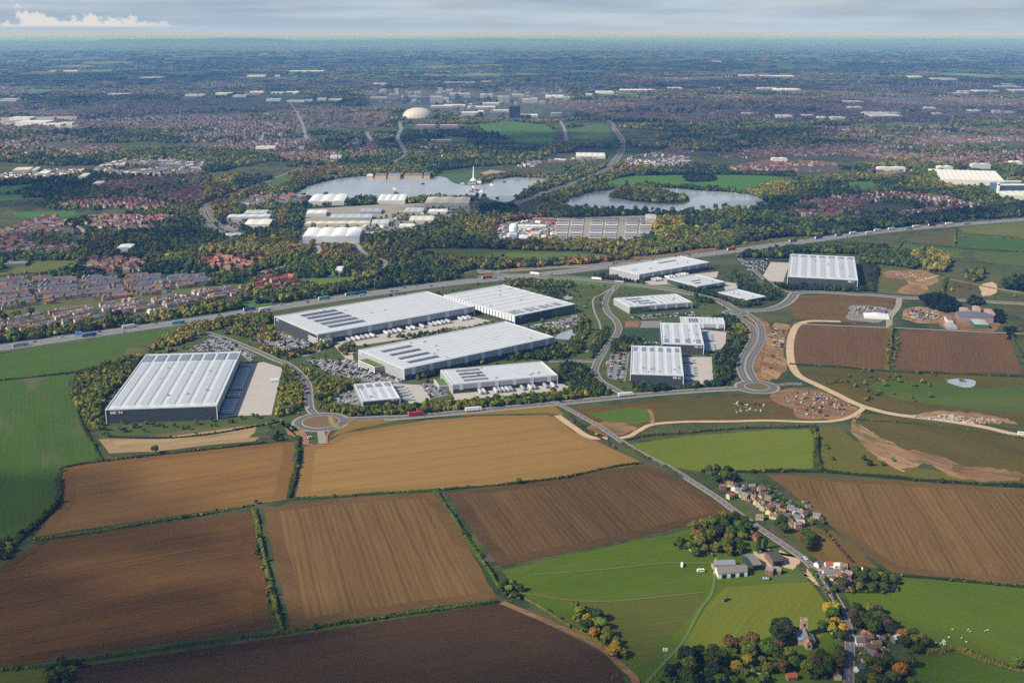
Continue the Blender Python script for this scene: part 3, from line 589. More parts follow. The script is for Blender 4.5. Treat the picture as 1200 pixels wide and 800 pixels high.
print('T', round(time.time()-T0, 1))
# ------------------------------------------------------------------ warehouses
BLOCK = []      # building footprints (world) where nothing is scattered
def lettering(txt, pos, ang, size, parent, m):
    cu = bpy.data.curves.new('lettering', 'FONT'); cu.body = txt; cu.size = size; cu.extrude = .05; cu.offset = size*.012
    o = bpy.data.objects.new('tmp', cu); COL.objects.link(o)
    me = bpy.data.meshes.new_from_object(o.evaluated_get(bpy.context.evaluated_depsgraph_get()))
    bpy.data.objects.remove(o); bpy.data.curves.remove(cu); me.materials.clear(); me.materials.append(m)
    t = link('lettering', me, parent); t.location = pos; t.rotation_euler = (PI/2, 0, ang); return t
def quadfit(px, h):
    """four photo points of the roof -> rectangle-ish world quad c0,c1 (front) c2,c3 (back)."""
    c = [np.array(G(x, y, h)) for x, y in px]
    u = ((c[1]-c[0])+(c[2]-c[3]))/2; v = ((c[3]-c[0])+(c[2]-c[1]))/2; ctr = sum(c)/4
    # squared up half way, keeps the seen outline
    lu, lv = np.linalg.norm(u), np.linalg.norm(v); a = u/lu; b = v/lv
    dot = a@b; a2 = a-b*dot*.5; b2 = b-a*dot*.5; a2 /= np.linalg.norm(a2); b2 /= np.linalg.norm(b2)
    u = a2*lu; v = b2*lv
    return [ctr-u/2-v/2, ctr+u/2-v/2, ctr+u/2+v/2, ctr-u/2+v/2]
TR = {}
def trailer_proto():
    b = MB(); b.box(0, 13.4, -1.28, 1.28, 1.1, 4.1, 0); b.box(-.05, 0, -1.2, 1.2, 1.2, 4.0, 1)
    c = MB(); c.box(.6, 13.0, -.5, .5, .8, 1.1, 0); c.box(10.8, 11.1, -1.0, -.7, 0, .9); c.box(10.8, 11.1, .7, 1.0, 0, .9)
    for x in (1.6, 2.9, 4.2):
        for y in (-1.1, 1.1): c.wheel(x, y, .5, .5, .35)
    TR['box'] = b.mesh('trailer_box', [M['paint_o'], M['whiteclad']]); TR['chassis'] = c.mesh('chassis', [M['rubber']])
    k = MB(); k.prism([(0, -1.24), (2.2, -1.24), (2.2, 1.24), (0, 1.24)], .5, 3.2); k.box(.0, 1.4, -1.15, 1.15, 3.2, 3.9)
    TR['cab'] = k.mesh('cab', [M['paint_o']])
    g = MB(); g.box(2.2, 2.24, -1.1, 1.1, 1.9, 2.9); TR['wind'] = g.mesh('windscreen', [M['glass']])
    w = MB()
    for x in (.3, 1.5):
        for y in (-1.1, 1.1): w.wheel(x, y, .5, .5, .35)
    TR['cw'] = w.mesh('wheel', [M['rubber']])
trailer_proto()
NTR = {}
def trailer(x, y, rz, where, col=(.75, .76, .78), z=.55, s=1.0, label=None):
    o = thing('trailer', label or where, 'trailer', (x, y, z), rz, 'lorry trailers backed onto loading docks', (s, s, s))
    link('box_body', TR['box'], o, col); link('chassis', TR['chassis'], o); return o
def lorry(px, py, line, col, label, rev=False, off=5.0, cabcol=None, s=1.25, z=.8):
    p = np.array(G(px, py)); d = np.linalg.norm(np.array(line)-p, axis=1); i = int(d.argmin()); i = min(max(i, 1), len(line)-2)
    t = line[i+1]-line[i-1]; t = t/np.linalg.norm(t); 
    if rev: t = -t
    n = np.array([-t[1], t[0]]); q = line[i] if off is not None else p
    # slide along the line to the photo point
    q = q + t*float((p-q)@t) + n*(off if off is not None else 0)
    o = thing('lorry', label, 'lorry', (q[0], q[1], z), math.atan2(t[1], t[0]), None, (s, s, s))
    b = link('box_body', TR['box'], o, col); b.location.x = -10; c = link('chassis', TR['chassis'], o); c.location.x = -10
    k = link('cab', TR['cab'], o, cabcol or col); k.location.x = 3.9; g = link('windscreen', TR['wind'], k); w = link('wheel', TR['cw'], o); w.location.x = 3.9
    return o
def warehouse(name, label, px, h, cat='warehouse', bays=8, axis='v', lights=None, solar=(), sides=None, text=None, solmat='solar', solstyle='panel', wallm='anth', rimm='roofwhite', office=None, group=None):
    c = quadfit(px, h); c4 = [tuple(p) for p in c]; BLOCK.append(c4)
    ctr = sum(c)/4; o = thing(name, label, cat, (ctr[0], ctr[1], 0), 0, group)
    U = c[1]-c[0]; V = c[3]-c[0]; lu, lv = np.linalg.norm(U), np.linalg.norm(V); ang = math.atan2(U[1], U[0])
    P = lambda u, v: c[0]+u*U+v*V-ctr
    rect = lambda u0, u1, v0, v1: [tuple(P(u0, v0)), tuple(P(u1, v0)), tuple(P(u1, v1)), tuple(P(u0, v1))]
    wl = MB(); wl.prism(rect(.002, .998, .002, .998), 0, h-1.0); wl.build('wall', M[wallm], o)
    rim = MB(); e = 1.6/lu; ev = 1.6/lv
    for r_ in (rect(0, 1, 0, ev), rect(0, 1, 1-ev, 1), rect(0, e, ev, 1-ev), rect(1-e, 1, ev, 1-ev)): rim.prism(r_, h-1.0, h+.25)
    rim.build('parapet', M[rimm], o)
    # shallow ridged roof
    rf = MB(); N = bays; 
    def band(a, b, z0, z1):
        if axis == 'v': pts = [P(a, ev), P(b, ev), P(b, 1-ev), P(a, 1-ev)]; zz = (z0, z1, z1, z0)
        else: pts = [P(e, a), P(e, b), P(1-e, b), P(1-e, a)]; zz = (z0, z1, z1, z0)
        q = [(*p, z) for p, z in zip(pts, zz)]
        if axis == 'u': q = q[::-1]
        rf.quad(*q)
    lo = (e if axis == 'v' else ev); span = 1-2*lo; bw = span/N; rise = min(1.4, .035*bw*(lu if axis == 'v' else lv))
    for k in range(N):
        a = lo+k*bw; band(a, a+bw/2, h-.6, h-.6+rise); band(a+bw/2, a+bw, h-.6+rise, h-.6)
    rf.build('roof', M['roofwhite'], o)
    zt = h-.6+rise
    if lights:      # one rooflight strip each side of every ridge
        w, a0, a1, per, mm = lights
        for k in range(N):
            m0 = lo+(k+.5)*bw
            for sgn in ((0,) if per == 1 else (-1, 1)):
                q0 = m0+sgn*bw*.22-bw*w/2; q1 = q0+bw*w
                r_ = rect(q0, q1, a0, a1) if axis == 'v' else rect(a0, a1, q0, q1)
                b = MB(); b.prism(r_, zt-rise*.9-.1, zt+.12); b.build('rooflight', M[mm], o)
    for s in solar:
        u0, u1, v0, v1 = s[:4]; nn = s[4] if len(s) > 4 else 1
        b = MB()
        if nn == 1: b.prism(rect(u0, u1, v0, v1), zt+.1, zt+.3)
        else:
            nr = s[5] if len(s) > 5 else 2
            for i in range(nn):
                for j in range(nr):
                    a = u0+(u1-u0)*(i+.12)/nn; a2 = u0+(u1-u0)*(i+.80)/nn; d = v0+(v1-v0)*(j+.1)/nr; d2 = v0+(v1-v0)*(j+.9)/nr
                    b.prism(rect(a, a2, d, d2), zt+.1, zt+.35)
        b.build('solar_array', M[solmat], o)
    rv = random.Random(int(px[0][0]))
    for q in range(7 if lu*lv > 6000 else 3):
        u_, v_ = rv.uniform(.08, .92), rv.uniform(.08, .92); w_ = rv.uniform(.8, 1.6); b = MB(); p_ = P(u_, v_); b.box(p_[0]-w_, p_[0]+w_, p_[1]-w_, p_[1]+w_, h-.6, zt+1.3); b.cyl(p_[0], p_[1], zt+1.3, zt+1.8, w_*.5, n=8); b.build('roof_vent', M['metal'], o)
    # facades
    info = []
    for i in range(4):
        A = c[i]-ctr; B = c[(i+1) % 4]-ctr; d = B-A; L = np.linalg.norm(d); d = d/L; n = np.array([d[1], -d[0]])
        if n @ (A+B) < 0: n = -n
        info.append((A, B, d, n, L))
    def plate(i, s0, s1, z0, z1, m, nm, off=.25, thick=.25):
        A, B, d, n, L = info[i]; a = A+d*s0*L+n*(off-thick); b_ = A+d*s1*L+n*(off-thick); b = MB()
        b.prism([tuple(a), tuple(b_), tuple(b_+n*thick), tuple(a+n*thick)], z0, z1); return b.build(nm, M[m], o)
    for i, sp_ in (sides or {}).items():
        k = sp_.get('k', 'light'); A, B, d, n, L = info[i]
        if k == 'light':
            z0 = h*sp_.get('low', .38); plate(i, 0, 1, z0, h-1.0, 'greyclad', 'upper_cladding')
            np_ = sp_.get('panels', 0)
            for q in range(np_):
                s = (q+sp_.get('ph', .5))/np_; plate(i, max(0, s-sp_.get('w', .2)/np_/2), min(1, s+sp_.get('w', .2)/np_/2), z0-1.0, h-1.05, 'paleclad', 'pale_panel', .5, .3)
        elif k == 'fins':
            z0 = h*.35
            for q in range(sp_['panels']):
                s = (q+.5)/sp_['panels']; plate(i, s-.36/sp_['panels'], s+.36/sp_['panels'], z0, h-1.0, 'whiteclad', 'pale_panel', .5, .3)
        elif k == 'bars':      # office window wall
            s0, s1 = sp_['r']
            for q in range(4): plate(i, s0, s1, 1.5+q*(h*.62)/4, 1.5+(q+.45)*(h*.62)/4, 'whiteclad', 'window_surround', .5, .3)
            for q in range(4): plate(i, s0, s1, 1.5+(q+.5)*(h*.62)/4, 1.5+(q+.93)*(h*.62)/4, 'glass', 'window', .4, .3)
        if sp_.get('glass'):
            s0, s1 = sp_['glass']; plate(i, s0, s1, 1, h*.85, 'greenglass', 'glazing', .5, .4)
            for q in range(7): s = s0+(s1-s0)*q/6; plate(i, s-.002, s+.002, 1, h*.87, 'sedum', 'glazing_bar', .65, .4)
        nd = sp_.get('dock', 0)
        if nd:
            a0, a1 = sp_.get('dr', (.08, .92))
            for q in range(nd):
                s = a0+(a1-a0)*(q+.5)/nd; w = 1.7/L; plate(i, s-w, s+w, 1.0, 4.8, 'glass', 'dock_door', .4, .3)
            for q in range(nd):
                if rng.random() < sp_.get('occ', .8):
                    s = a0+(a1-a0)*(q+.5)/nd; p = ctr+A+d*s*L+n*.9
                    trailer(p[0], p[1], math.atan2(n[1], n[0]), '%s trailer, %s dock bay of %s' % (sp_.get('tc', 'white'), nth(q+1), sp_['nm']), tuple(sp_.get('col', ((.60, .62, .65), (.36, .40, .46), (.50, .52, .55))[q % 3])), s=sp_.get('ts', 1.15))
        cm = 'whiteclad'
        for s in (0, 1): plate(i, max(0, s-.9/L), min(1, s+.9/L), 0, h-1.0, cm, 'corner_trim', .35, .3)
    if office:
        i, s0, s1, dep, oh = office; A, B, d, n, L = info[i]; a = A+d*s0*L; b_ = A+d*s1*L; b = MB()
        b.prism([tuple(a+n*.3), tuple(b_+n*.3), tuple(b_+n*dep), tuple(a+n*dep)], 0, oh); of = b.build('office_block', M['whiteclad'], o)
        b = MB(); b.prism([tuple(a+n*1.2+d), tuple(b_+n*1.2-d), tuple(b_+n*(dep-1)-d), tuple(a+n*(dep-1)+d)], oh, oh+.4); b.build('green_roof', M['sedum'], of)
        for q in range(3):
            z0 = 1+q*(oh-1)/3
            for (p0, p1, nn) in ((a+n*dep, b_+n*dep, n), (b_+n*.5, b_+n*dep, d), (a+n*.5, a+n*dep, -d)):
                dd = (p1-p0); b = MB(); m0 = p0+dd*.04; m1 = p1-dd*.04
                b.prism([tuple(m0), tuple(m1), tuple(m1+nn*.15), tuple(m0+nn*.15)], z0+.2, z0+(oh-1)/3*.55); b.build('window', M['glass'], of)
    if text:
        i, s, tx, size = text; A, B, d, n, L = info[i]
        dv = d if (d[0]*n[1]-d[1]*n[0]) < 0 else -d
        st = A+d*s*L + n*.5
        lettering(tx, (st[0], st[1], h*.68), math.atan2(dv[1], dv[0]), size, o, M['white'])
    return o, c, info
# the big foreground warehouse and its neighbours; photo corners: front-left, front-right, back-right, back-left of the roof
sol = [((k+.5)/8-.045, (k+.5)/8+.045, .84, .97) for k in range(8)]
warehouse('distribution_warehouse', 'huge square white-roofed warehouse with dark front wall lettered MK 94', [(125.3,479.5), (255,475.5), (281.5,412), (169.5,415)], 18, bays=8, axis='v',
  lights=(.62, .06, .82, 1, 'rooflight'), solar=sol, solmat='solarlight', sides={0: dict(k='plain'), 1: dict(k='light', low=.45, panels=0, dock=20, dr=(.06, .94), nm='the MK 94 warehouse', tc='silver blue', col=(.42,.47,.55))}, text=(0, .045, 'MK 94', 5.2))
warehouse('distribution_warehouse', 'long warehouse beside the motorway with five rows of roof solar panels and corner glass office', [(314.3,369.3), (376.5,392), (554,358.5), (504.5,342.5)], 16.5, bays=10, axis='v',
  lights=(.10, .02, .98, 1, 'rooflight'), solar=[(.10+.165*r, .10+.165*r+.12, .09+.0*r, .30, 1) for r in range(0)]+[(.12+.155*r, .12+.155*r+.10, .12, .34, 3, 22) for r in range(5)],
  sides={0: dict(k='bars', r=(.80, .985)), 1: dict(k='light', low=.45, panels=8, dock=30, dr=(.12, .98), occ=.62, nm='the long warehouse beside the motorway'), 3: dict(k='plain')}, office=(1, .012, .06, 14, 10), text=(0, .05, 'MK 3', 4))
warehouse('distribution_warehouse', 'wide warehouse with white finned side wall and dark front behind a car park', [(519,345.3), (603,370), (677,356), (588,333.8)], 15, bays=9, axis='v',
  lights=(.10, .02, .98, 1, 'rooflight'), solar=[(.86, .95, .06+.118*k, .06+.118*k+(.085 if k % 2 == 0 else .05), 1) for k in range(7)], solmat='solarlight',
  sides={0: dict(k='fins', panels=24, nm='x'), 1: dict(k='plain', glass=(.60, .97), nm='x'), 2: dict(k='plain')}, text=(1, .06, 'MK 7', 4.5))
warehouse('distribution_warehouse', 'central long warehouse with a green-roofed office block on its end wall', [(414,409), (472,429.5), (657,396), (593,377.8)], 16.5, bays=10, axis='v',
  lights=(.10, .02, .98, 1, 'rooflight'), solar=[(.20+.19*r, .20+.19*r+.085, .08, .27, 3, 20) for r in range(4)],
  sides={0: dict(k='light', low=0, panels=0), 1: dict(k='light', low=.45, panels=9), 3: dict(k='plain')}, office=(0, .22, .58, 16, 10), text=(0, .03, 'MK', 4))
warehouse('distribution_warehouse', 'smaller warehouse with four solar rows and green-roofed office between hedge and central warehouse', [(516,432.5), (530,451), (654.5,439), (635,424)], 13, bays=12, axis='v',
  lights=(.14, .05, .95, 1, 'rooflight'), solar=[(.10+.21*r, .10+.21*r+.13, .13, .36, 2, 14) for r in range(4)],
  sides={0: dict(k='light', low=.0, panels=0), 1: dict(k='light', low=.48, panels=6, dock=22, dr=(.15, .95), occ=.42, ts=1.05, nm='the smaller warehouse beside the hedge')}, office=(0, .30, .75, 14, 7))
warehouse('distribution_unit', 'small white-roofed unit with four grey solar patches beside the roundabout hedge', [(424.5,470.3), (471.5,466), (455,447), (415,449.3)], 9, bays=4, axis='v',
  lights=(.42, .10, .66, 1, 'rooflight'), solar=[((k+.5)/4-.08, (k+.5)/4+.08, .74, .92) for k in range(4)], solmat='solarlight',
  sides={0: dict(k='plain'), 1: dict(k='plain', dock=5, nm='the small unit near the roundabout', tc='dark'), 3: dict(k='light', low=.2, panels=0)}, text=(0, .75, 'MK 12', 3))
warehouse('distribution_warehouse', 'low warehouse with three solar rows inside the bend of the park road', [(737,359.5), (812,354), (791,344), (720,349.3)], 12, bays=10, axis='v',
  lights=(.3, .1, .9, 1, 'rooflight'), solar=[(.12, .38, .70, .82, 16, 2), (.17, .44, .44, .56, 16, 2), (.22, .48, .20, .32, 16, 2)],
  sides={0: dict(k='light', low=.45, panels=6, glass=(.02, .3)), 3: dict(k='light', low=0, panels=0), 1: dict(k='plain')})
warehouse('distribution_warehouse', 'older wide white warehouse between the motorway and the dual carriageway', [(743,320), (842,308), (797,301.5), (711,312.5)], 15, bays=14, axis='v',
  lights=(.12, .05, .95, 1, 'rooflight'), solar=[(.55, .8, .62, .75, 8, 1)], sides={0: dict(k='light', low=.55, panels=8, dock=16, dr=(.1, .7), occ=.5, nm='the older wide warehouse near the motorway'), 3: dict(k='light', low=0, panels=0)}, wallm='anth')
warehouse('distribution_unit', 'white unit with dark end wall next to the carriageway hedge', [(783,326.3), (817.5,336), (848,330), (815,321)], 9, bays=5, axis='v', lights=(.2, .1, .9, 1, 'rooflight'), solar=[(.5, .56, .3, .6), (.7, .76, .2, .4)], sides={1: dict(k='light', low=.5, panels=2)})
warehouse('distribution_unit', 'white-roofed unit with dark wall closest to the dual carriageway roundabout', [(840,342), (877,351.5), (897,347), (865,339)], 8, bays=5, axis='v', lights=(.1, .1, .9, 1, 'rooflight'), sides={1: dict(k='plain')})
warehouse('distribution_unit', 'pale narrow unit peeping out behind the MK 1A warehouse', [(797,378.3), (849,379.3), (848,372), (797,371.3)], 11, bays=10, axis='v', lights=(.12, .05, .95, 1, 'rooflight'), solar=[(.2+.055*k, .235+.055*k, .2, .8) for k in range(4)], sides={0: dict(k='light', low=.4, panels=3)})
warehouse('distribution_warehouse', 'white-roofed warehouse lettered MK 1A with four grey roof patches', [(772.5,402.8), (822,403.3), (822.5,379), (776,378.3)], 15, bays=4, axis='v', lights=(.45, .28, .94, 1, 'rooflight'), solar=[((k+.5)/4-.055, (k+.5)/4+.055, .06, .24) for k in range(4)], solmat='solarlight',
  sides={0: dict(k='plain'), 1: dict(k='light', low=.45, panels=0, dock=9, nm='the MK 1A warehouse', tc='silver blue', col=(.40,.46,.56))}, text=(0, .78, 'MK 1A', 3.8))
warehouse('distribution_warehouse', 'white-roofed warehouse lettered MK 01 with six grey patches along its far edge', [(735,438.2), (798,439.2), (800.5,406.3), (743,405.2)], 15, bays=6, axis='v', lights=(.5, .05, .76, 1, 'rooflight'), solar=[((k+.5)/6-.04, (k+.5)/6+.04, .80, .95) for k in range(6)], solmat='solarlight',
  sides={0: dict(k='plain'), 1: dict(k='light', low=.45, panels=0, dock=9, dr=(.12, .9), nm='the MK 01 warehouse', tc='silver blue', col=(.40,.46,.56))}, text=(0, .80, 'MK 01', 4))
warehouse('distribution_warehouse', 'detached white-roofed warehouse beyond the large roundabout with striped rooflights', [(917,324.3), (998,326.8), (1007.5,301), (931.5,298.3)], 17, bays=7, axis='v', lights=(.5, .06, .84, 1, 'rooflight'), solar=[((k+.5)/7-.045, (k+.5)/7+.045, .88, .96) for k in range(7)], solmat='solarlight',
  sides={0: dict(k='plain'), 1: dict(k='light', low=0, panels=0)}, text=(0, .86, 'MK 5', 5))
tr0 = G(317, 447.5); trailer(tr0[0], tr0[1], 0.1, 'lone white lorry trailer parked out on the MK 94 concrete yard')
# ------------------------------------------------------------------ older estates, sheds and far landmarks
def shed(px, h, label, name='industrial_shed', cat='shed', roofc=(.60, .62, .64), wallc=(.45, .46, .47), bays=3, group=None, curved=False):
    c = quadfit(px, h); BLOCK.append([tuple(p) for p in c]); ctr = sum(c)/4; o = thing(name, label, cat, (ctr[0], ctr[1], 0), 0, group)
    U = c[1]-c[0]; V = c[3]-c[0]; P = lambda u, v: tuple(c[0]+u*U+v*V-ctr)
    b = MB(); b.prism([P(0, 0), P(1, 0), P(1, 1), P(0, 1)], 0, h-.3); b.build('wall', M['wall_o'], o, wallc)
    r_ = MB(); seg = 6 if curved else 2; w = np.linalg.norm(U)/bays; rise = w*(.08 if curved else .045)
    for k in range(bays):
        pts = [(u, h-.3+rise*(math.sin(PI*u) if curved else 1-abs(2*u-1))) for u in np.linspace(0, 1, seg+1)]
        for (a, za), (d, zd) in zip(pts[:-1], pts[1:]):
            r_.quad((*P((k+a)/bays, 0), za), (*P((k+d)/bays, 0), zd), (*P((k+d)/bays, 1), zd), (*P((k+a)/bays, 1), za))
            for v in (0, 1): r_.quad((*P((k+a)/bays, v), h-.35), (*P((k+d)/bays, v), h-.35), (*P((k+d)/bays, v), zd), (*P((k+a)/bays, v), za))
    r_.build('roof', M['roof_o'], o, roofc); return o
Wt = (.66, .68, .70)
def rectpx(x0, x1, y0, y1, sk=0): return [(x0, y1), (x1, y1), (x1+sk, y0), (x0+sk, y0)]
est = [ (rectpx(363,404,228,236,3), 11, 'white curved-roof shed on the lakeshore behind the grey sheds', 3, True, Wt), (rectpx(443,475,228,235,2), 10, 'pale four-bay curved shed by the lake', 4, True, Wt), (rectpx(498,549,231,238,3), 10, 'long cream-roofed shed beside the lakeside trees', 3, False, (.55,.52,.45)),
 (rectpx(357,422,267,277,2), 16, 'large white four-barrel roofed shed at the front of the industrial estate', 4, True, (.74,.76,.78)), (rectpx(358,433,259,262,1), 8, 'long low cream shed right behind the barrel-roofed shed', 6, False, (.62,.57,.46)),
 (rectpx(360,383,246,250,0), 8, 'short white shed second row west of the estate', 2, False, Wt), (rectpx(387,436,251,255,1), 8, 'long blue-grey shed with white fascia in the estate middle', 5, False, (.42,.47,.54)),
 (rectpx(422,447,244,248,1), 7, 'grey shed behind the long blue-grey shed', 3, False, (.35,.37,.40)), (rectpx(474,496,243,248,1), 8, 'grey pitched shed north of the cream depot', 3, False, (.42,.43,.45)), (rectpx(502,524,245,248,1), 7, 'small flat white shed beside the dark hedge', 2, False, Wt),
 (rectpx(436,456,257,262,0), 8, 'grey boxy shed at the end of the long cream shed', 2, False, (.48,.50,.52)), (rectpx(480,508,253,258,1), 8, 'cream depot with pale walls east of the estate', 3, False, (.62,.60,.54)), (rectpx(468,486,262,265,0), 6, 'tiny pale unit south of the cream depot', 2, False, Wt),
 (rectpx(287,313,246,250,1), 9, 'grey-roofed red-walled hall at the western estate', 3, False, (.45,.46,.48)), (rectpx(267,316,251,254,1), 8, 'long white-edged office shed at the western estate', 4, False, (.55,.58,.62)), (rectpx(288,317,257,263,1), 8, 'white cube-like workshop at the western estate', 2, False, (.70,.69,.66)),
 (rectpx(262,281,273,276,2), 6, 'flat white roof beside the curving grid road', 2, False, Wt), (rectpx(138,154,286,290,3), 9, 'bright white flat roof at the edge of the small estate', 1, False, (.80,.80,.80)), (rectpx(393,402,312,317,1), 6, 'small white kiosk in the park-and-ride car park', 1, False, Wt),
 (rectpx(5,34,303,312,0)[0:0] or rectpx(6,30,306,309,2), 6, 'long dark school building beside the playing field', 2, False, (.20,.20,.21)), (rectpx(18,36,196,199,0), 14, 'cream apartment slab at the far western housing edge', 3, False, (.6,.58,.52)), (rectpx(40,45,196,199,0), 14, 'small cream apartment block beside the cream slab', 2, False, (.6,.58,.52)),
 (rectpx(95,103,203,207,0), 14, 'lone cream cube block by the white terraces', 1, False, (.7,.68,.6)), (rectpx(47,58,200,203,0), 9, 'long pale roof among the far western terraces', 2, False, Wt), (rectpx(110,120,212,215,2), 8, 'pale flat school roof above the dark red estate', 2, False, (.62,.60,.56)),
 (rectpx(1093,1160,200,210,18), 17, 'vast cream-white logistics roof at the far eastern edge', 12, False, (.74,.72,.67)), (rectpx(1172,1215,222,229,2), 14, 'cream retail shed in front of the stadium', 5, False, (.66,.66,.56)), (rectpx(1088,1100,198,200,2), 10, 'thin white shed beside the vast logistics roof', 2, False, Wt),
 (rectpx(757,769,251,256,0), 12, 'cream cube building at the corner of the treatment works', 1, False, (.60,.58,.50)), (rectpx(674,708,179,183,2), 9, 'flat white roofs beside the dual carriageway bend', 5, False, (.66,.66,.64)),
 (rectpx(624,650,255,257,0), 6, 'long low red-brown shed in the chemical yard', 4, False, (.30,.15,.12)), (rectpx(634,640,275,278,0), 10, 'cream cube tank house in the chemical yard', 1, False, (.6,.57,.48)), (rectpx(608,618,275,279,0), 8, 'white process building in the chemical yard', 1, False, Wt),
 (rectpx(622,632,271,274,0), 8, 'yellowish process hall in the chemical yard', 2, False, (.55,.50,.35)), (rectpx(597,606,272,275,0), 7, 'pale blue workshop in the chemical yard', 2, False, (.35,.45,.55)), (rectpx(642,656,277,279,0), 6, 'grey long workshop in the chemical yard', 3, False, (.3,.3,.32)),
 (rectpx(607,640,263,265,0), 5, 'thin white canopy across the chemical yard', 4, False, Wt)]
for px, h, lab, bays, cur, rc in est: shed(px, h, lab, bays=bays, curved=cur, roofc=rc, wallc=tuple(v*.8 for v in rc))
# farm and office park on the eastern road
for px, h, lab, rc, wc in [ (rectpx(1122,1160,366,372,2), 8, 'long slate-grey barn in the middle of the eastern farm', (.13,.14,.17), (.25,.2,.18)), (rectpx(1141,1157,374,380,-2), 7, 'pale green-grey barn with green doors at the eastern farm', (.36,.40,.40), (.05,.12,.08)),
  (rectpx(1126,1135,360,364,0), 9, 'pink-roofed farm block next to the dark conifers', (.42,.27,.28), (.4,.25,.22)), (rectpx(1156,1164,362,367,0), 9, 'second pink-roofed farm block at the far side of the barns', (.42,.27,.28), (.4,.25,.22)),
  (rectpx(1141,1148,358,361,0), 7, 'small pink-roofed cottage behind the slate barn', (.40,.27,.27), (.45,.35,.3)), (rectpx(1108,1120,378,383,0), 4, 'low grey shelter by the farm entrance', (.33,.34,.35), (.3,.3,.3)),
  (rectpx(1109,1115,370,375,0), 7, 'small brown and white house by the farm entrance', (.22,.15,.13), (.6,.55,.5)), (rectpx(1012,1040,367,371,2), 4, 'long white site cabins in the construction compound', (.72,.72,.72), (.7,.7,.7)), (rectpx(1026,1036,362,364,1), 4, 'dark blue cabins in the construction compound', (.12,.15,.22), (.2,.2,.25))]:
    shed(px, h, lab, roofc=rc, wallc=wc, bays=1, name='farm_building' if 'farm' in lab or 'barn' in lab else 'site_cabin', cat='barn' if 'barn' in lab else 'building')
# stadium
sc = np.array(G(1186, 229)); st = thing('stadium', 'dark glazed stadium with white roof trusses at the far eastern edge', 'stadium', (sc[0], sc[1], 0))
b = MB(); b.box(-42, 42, -6, 60, 0, 30); b.build('seating_bowl', mat('stadium_glass', (.08,.13,.20), rough=.3), st)
for x in (-50, 44):
    b = MB(); b.prism([(x, -16), (x+5, -16), (x+5, -8), (x, -8)], 0, [36, 36, 38, 38]); b.build('side_tower', M['white'], st)
for y in (-16, 60):
    b = MB(); b.box(-50, 50, y, y+3, 31, 35); b.build('roof_truss', M['white'], st)
b = MB(); b.box(-46, 46, -10, -4, 30, 31); b.build('roof', M['white'], st)
# snow dome in the city centre
dc = np.array(G(490, 138.8)); dm = thing('snow_dome', 'pale round-backed dome hall in front of the city centre', 'dome', (dc[0], dc[1], 0))
b = MB(); n, mrows = 24, 8; rx, ry, rh = 86, 64, 54; V_ = [[(rx*math.cos(2*PI*i/n)*math.cos(j/mrows*PI/2)**.85, ry*math.sin(2*PI*i/n)*math.cos(j/mrows*PI/2)**.85, 4+rh*math.sin(j/mrows*PI/2)) for i in range(n)] for j in range(mrows+1)]
for j in range(mrows):
    for i in range(n): b.quad(V_[j][i], V_[j][(i+1) % n], V_[j+1][(i+1) % n], V_[j+1][i])
b.build('roof', mat('dome_sheet', (.50,.47,.45), rough=.5), dm)
b = MB(); b.cyl(0, 0, 0, 5, 1, n=24); b.v = [(x*87, y*65, z) for x, y, z in b.v]; b.build('wall', M['slate'], dm)
# white monument on the lake headland
mc = G(555, 212); mo = thing('beacon_tower', 'slender white tapering tower on the lake headland', 'tower', (mc[0], mc[1], .6))
b = MB(); b.cyl(0, 0, 0, 7, 13, 6, n=8); b.build('base', M['white'], mo); b = MB(); b.cyl(0, 0, 7, 46, 3.2, 1.1, n=8); b.build('spire', M['white'], mo)
for px, h, lab, rc in [((430,437,204,206), 8, 'pale hut at the western end of the waterfront hotels', Wt), ((440,453,203,206), 12, 'red and cream waterfront hotel', (.24,.17,.14)), ((455,469,203,206), 12, 'blue-grey roofed waterfront hotel', (.22,.25,.32)), ((474,495,203,206), 10, 'low red-roofed waterfront inn', (.25,.16,.13)), ((497,504,202,206), 12, 'dark waterfront house beside the red inn', (.15,.15,.18)),
   ((548,558,212,214), 7, 'blue-grey boathouse on the lake headland', (.12,.17,.30)), ((559,564,212,214), 6, 'white boathouse beside the blue-grey one', (.8,.8,.8))]:
    shed(rectpx(px[0], px[1], px[2], px[3]), h, lab, roofc=rc, wallc=(.5,.42,.34), bays=2, name='waterfront_building', cat='building')
# pale gravel beach east of the headland
sheet('beach', [(563,203),(575,199),(592,201),(594,206),(575,207)], .4, M['path'])
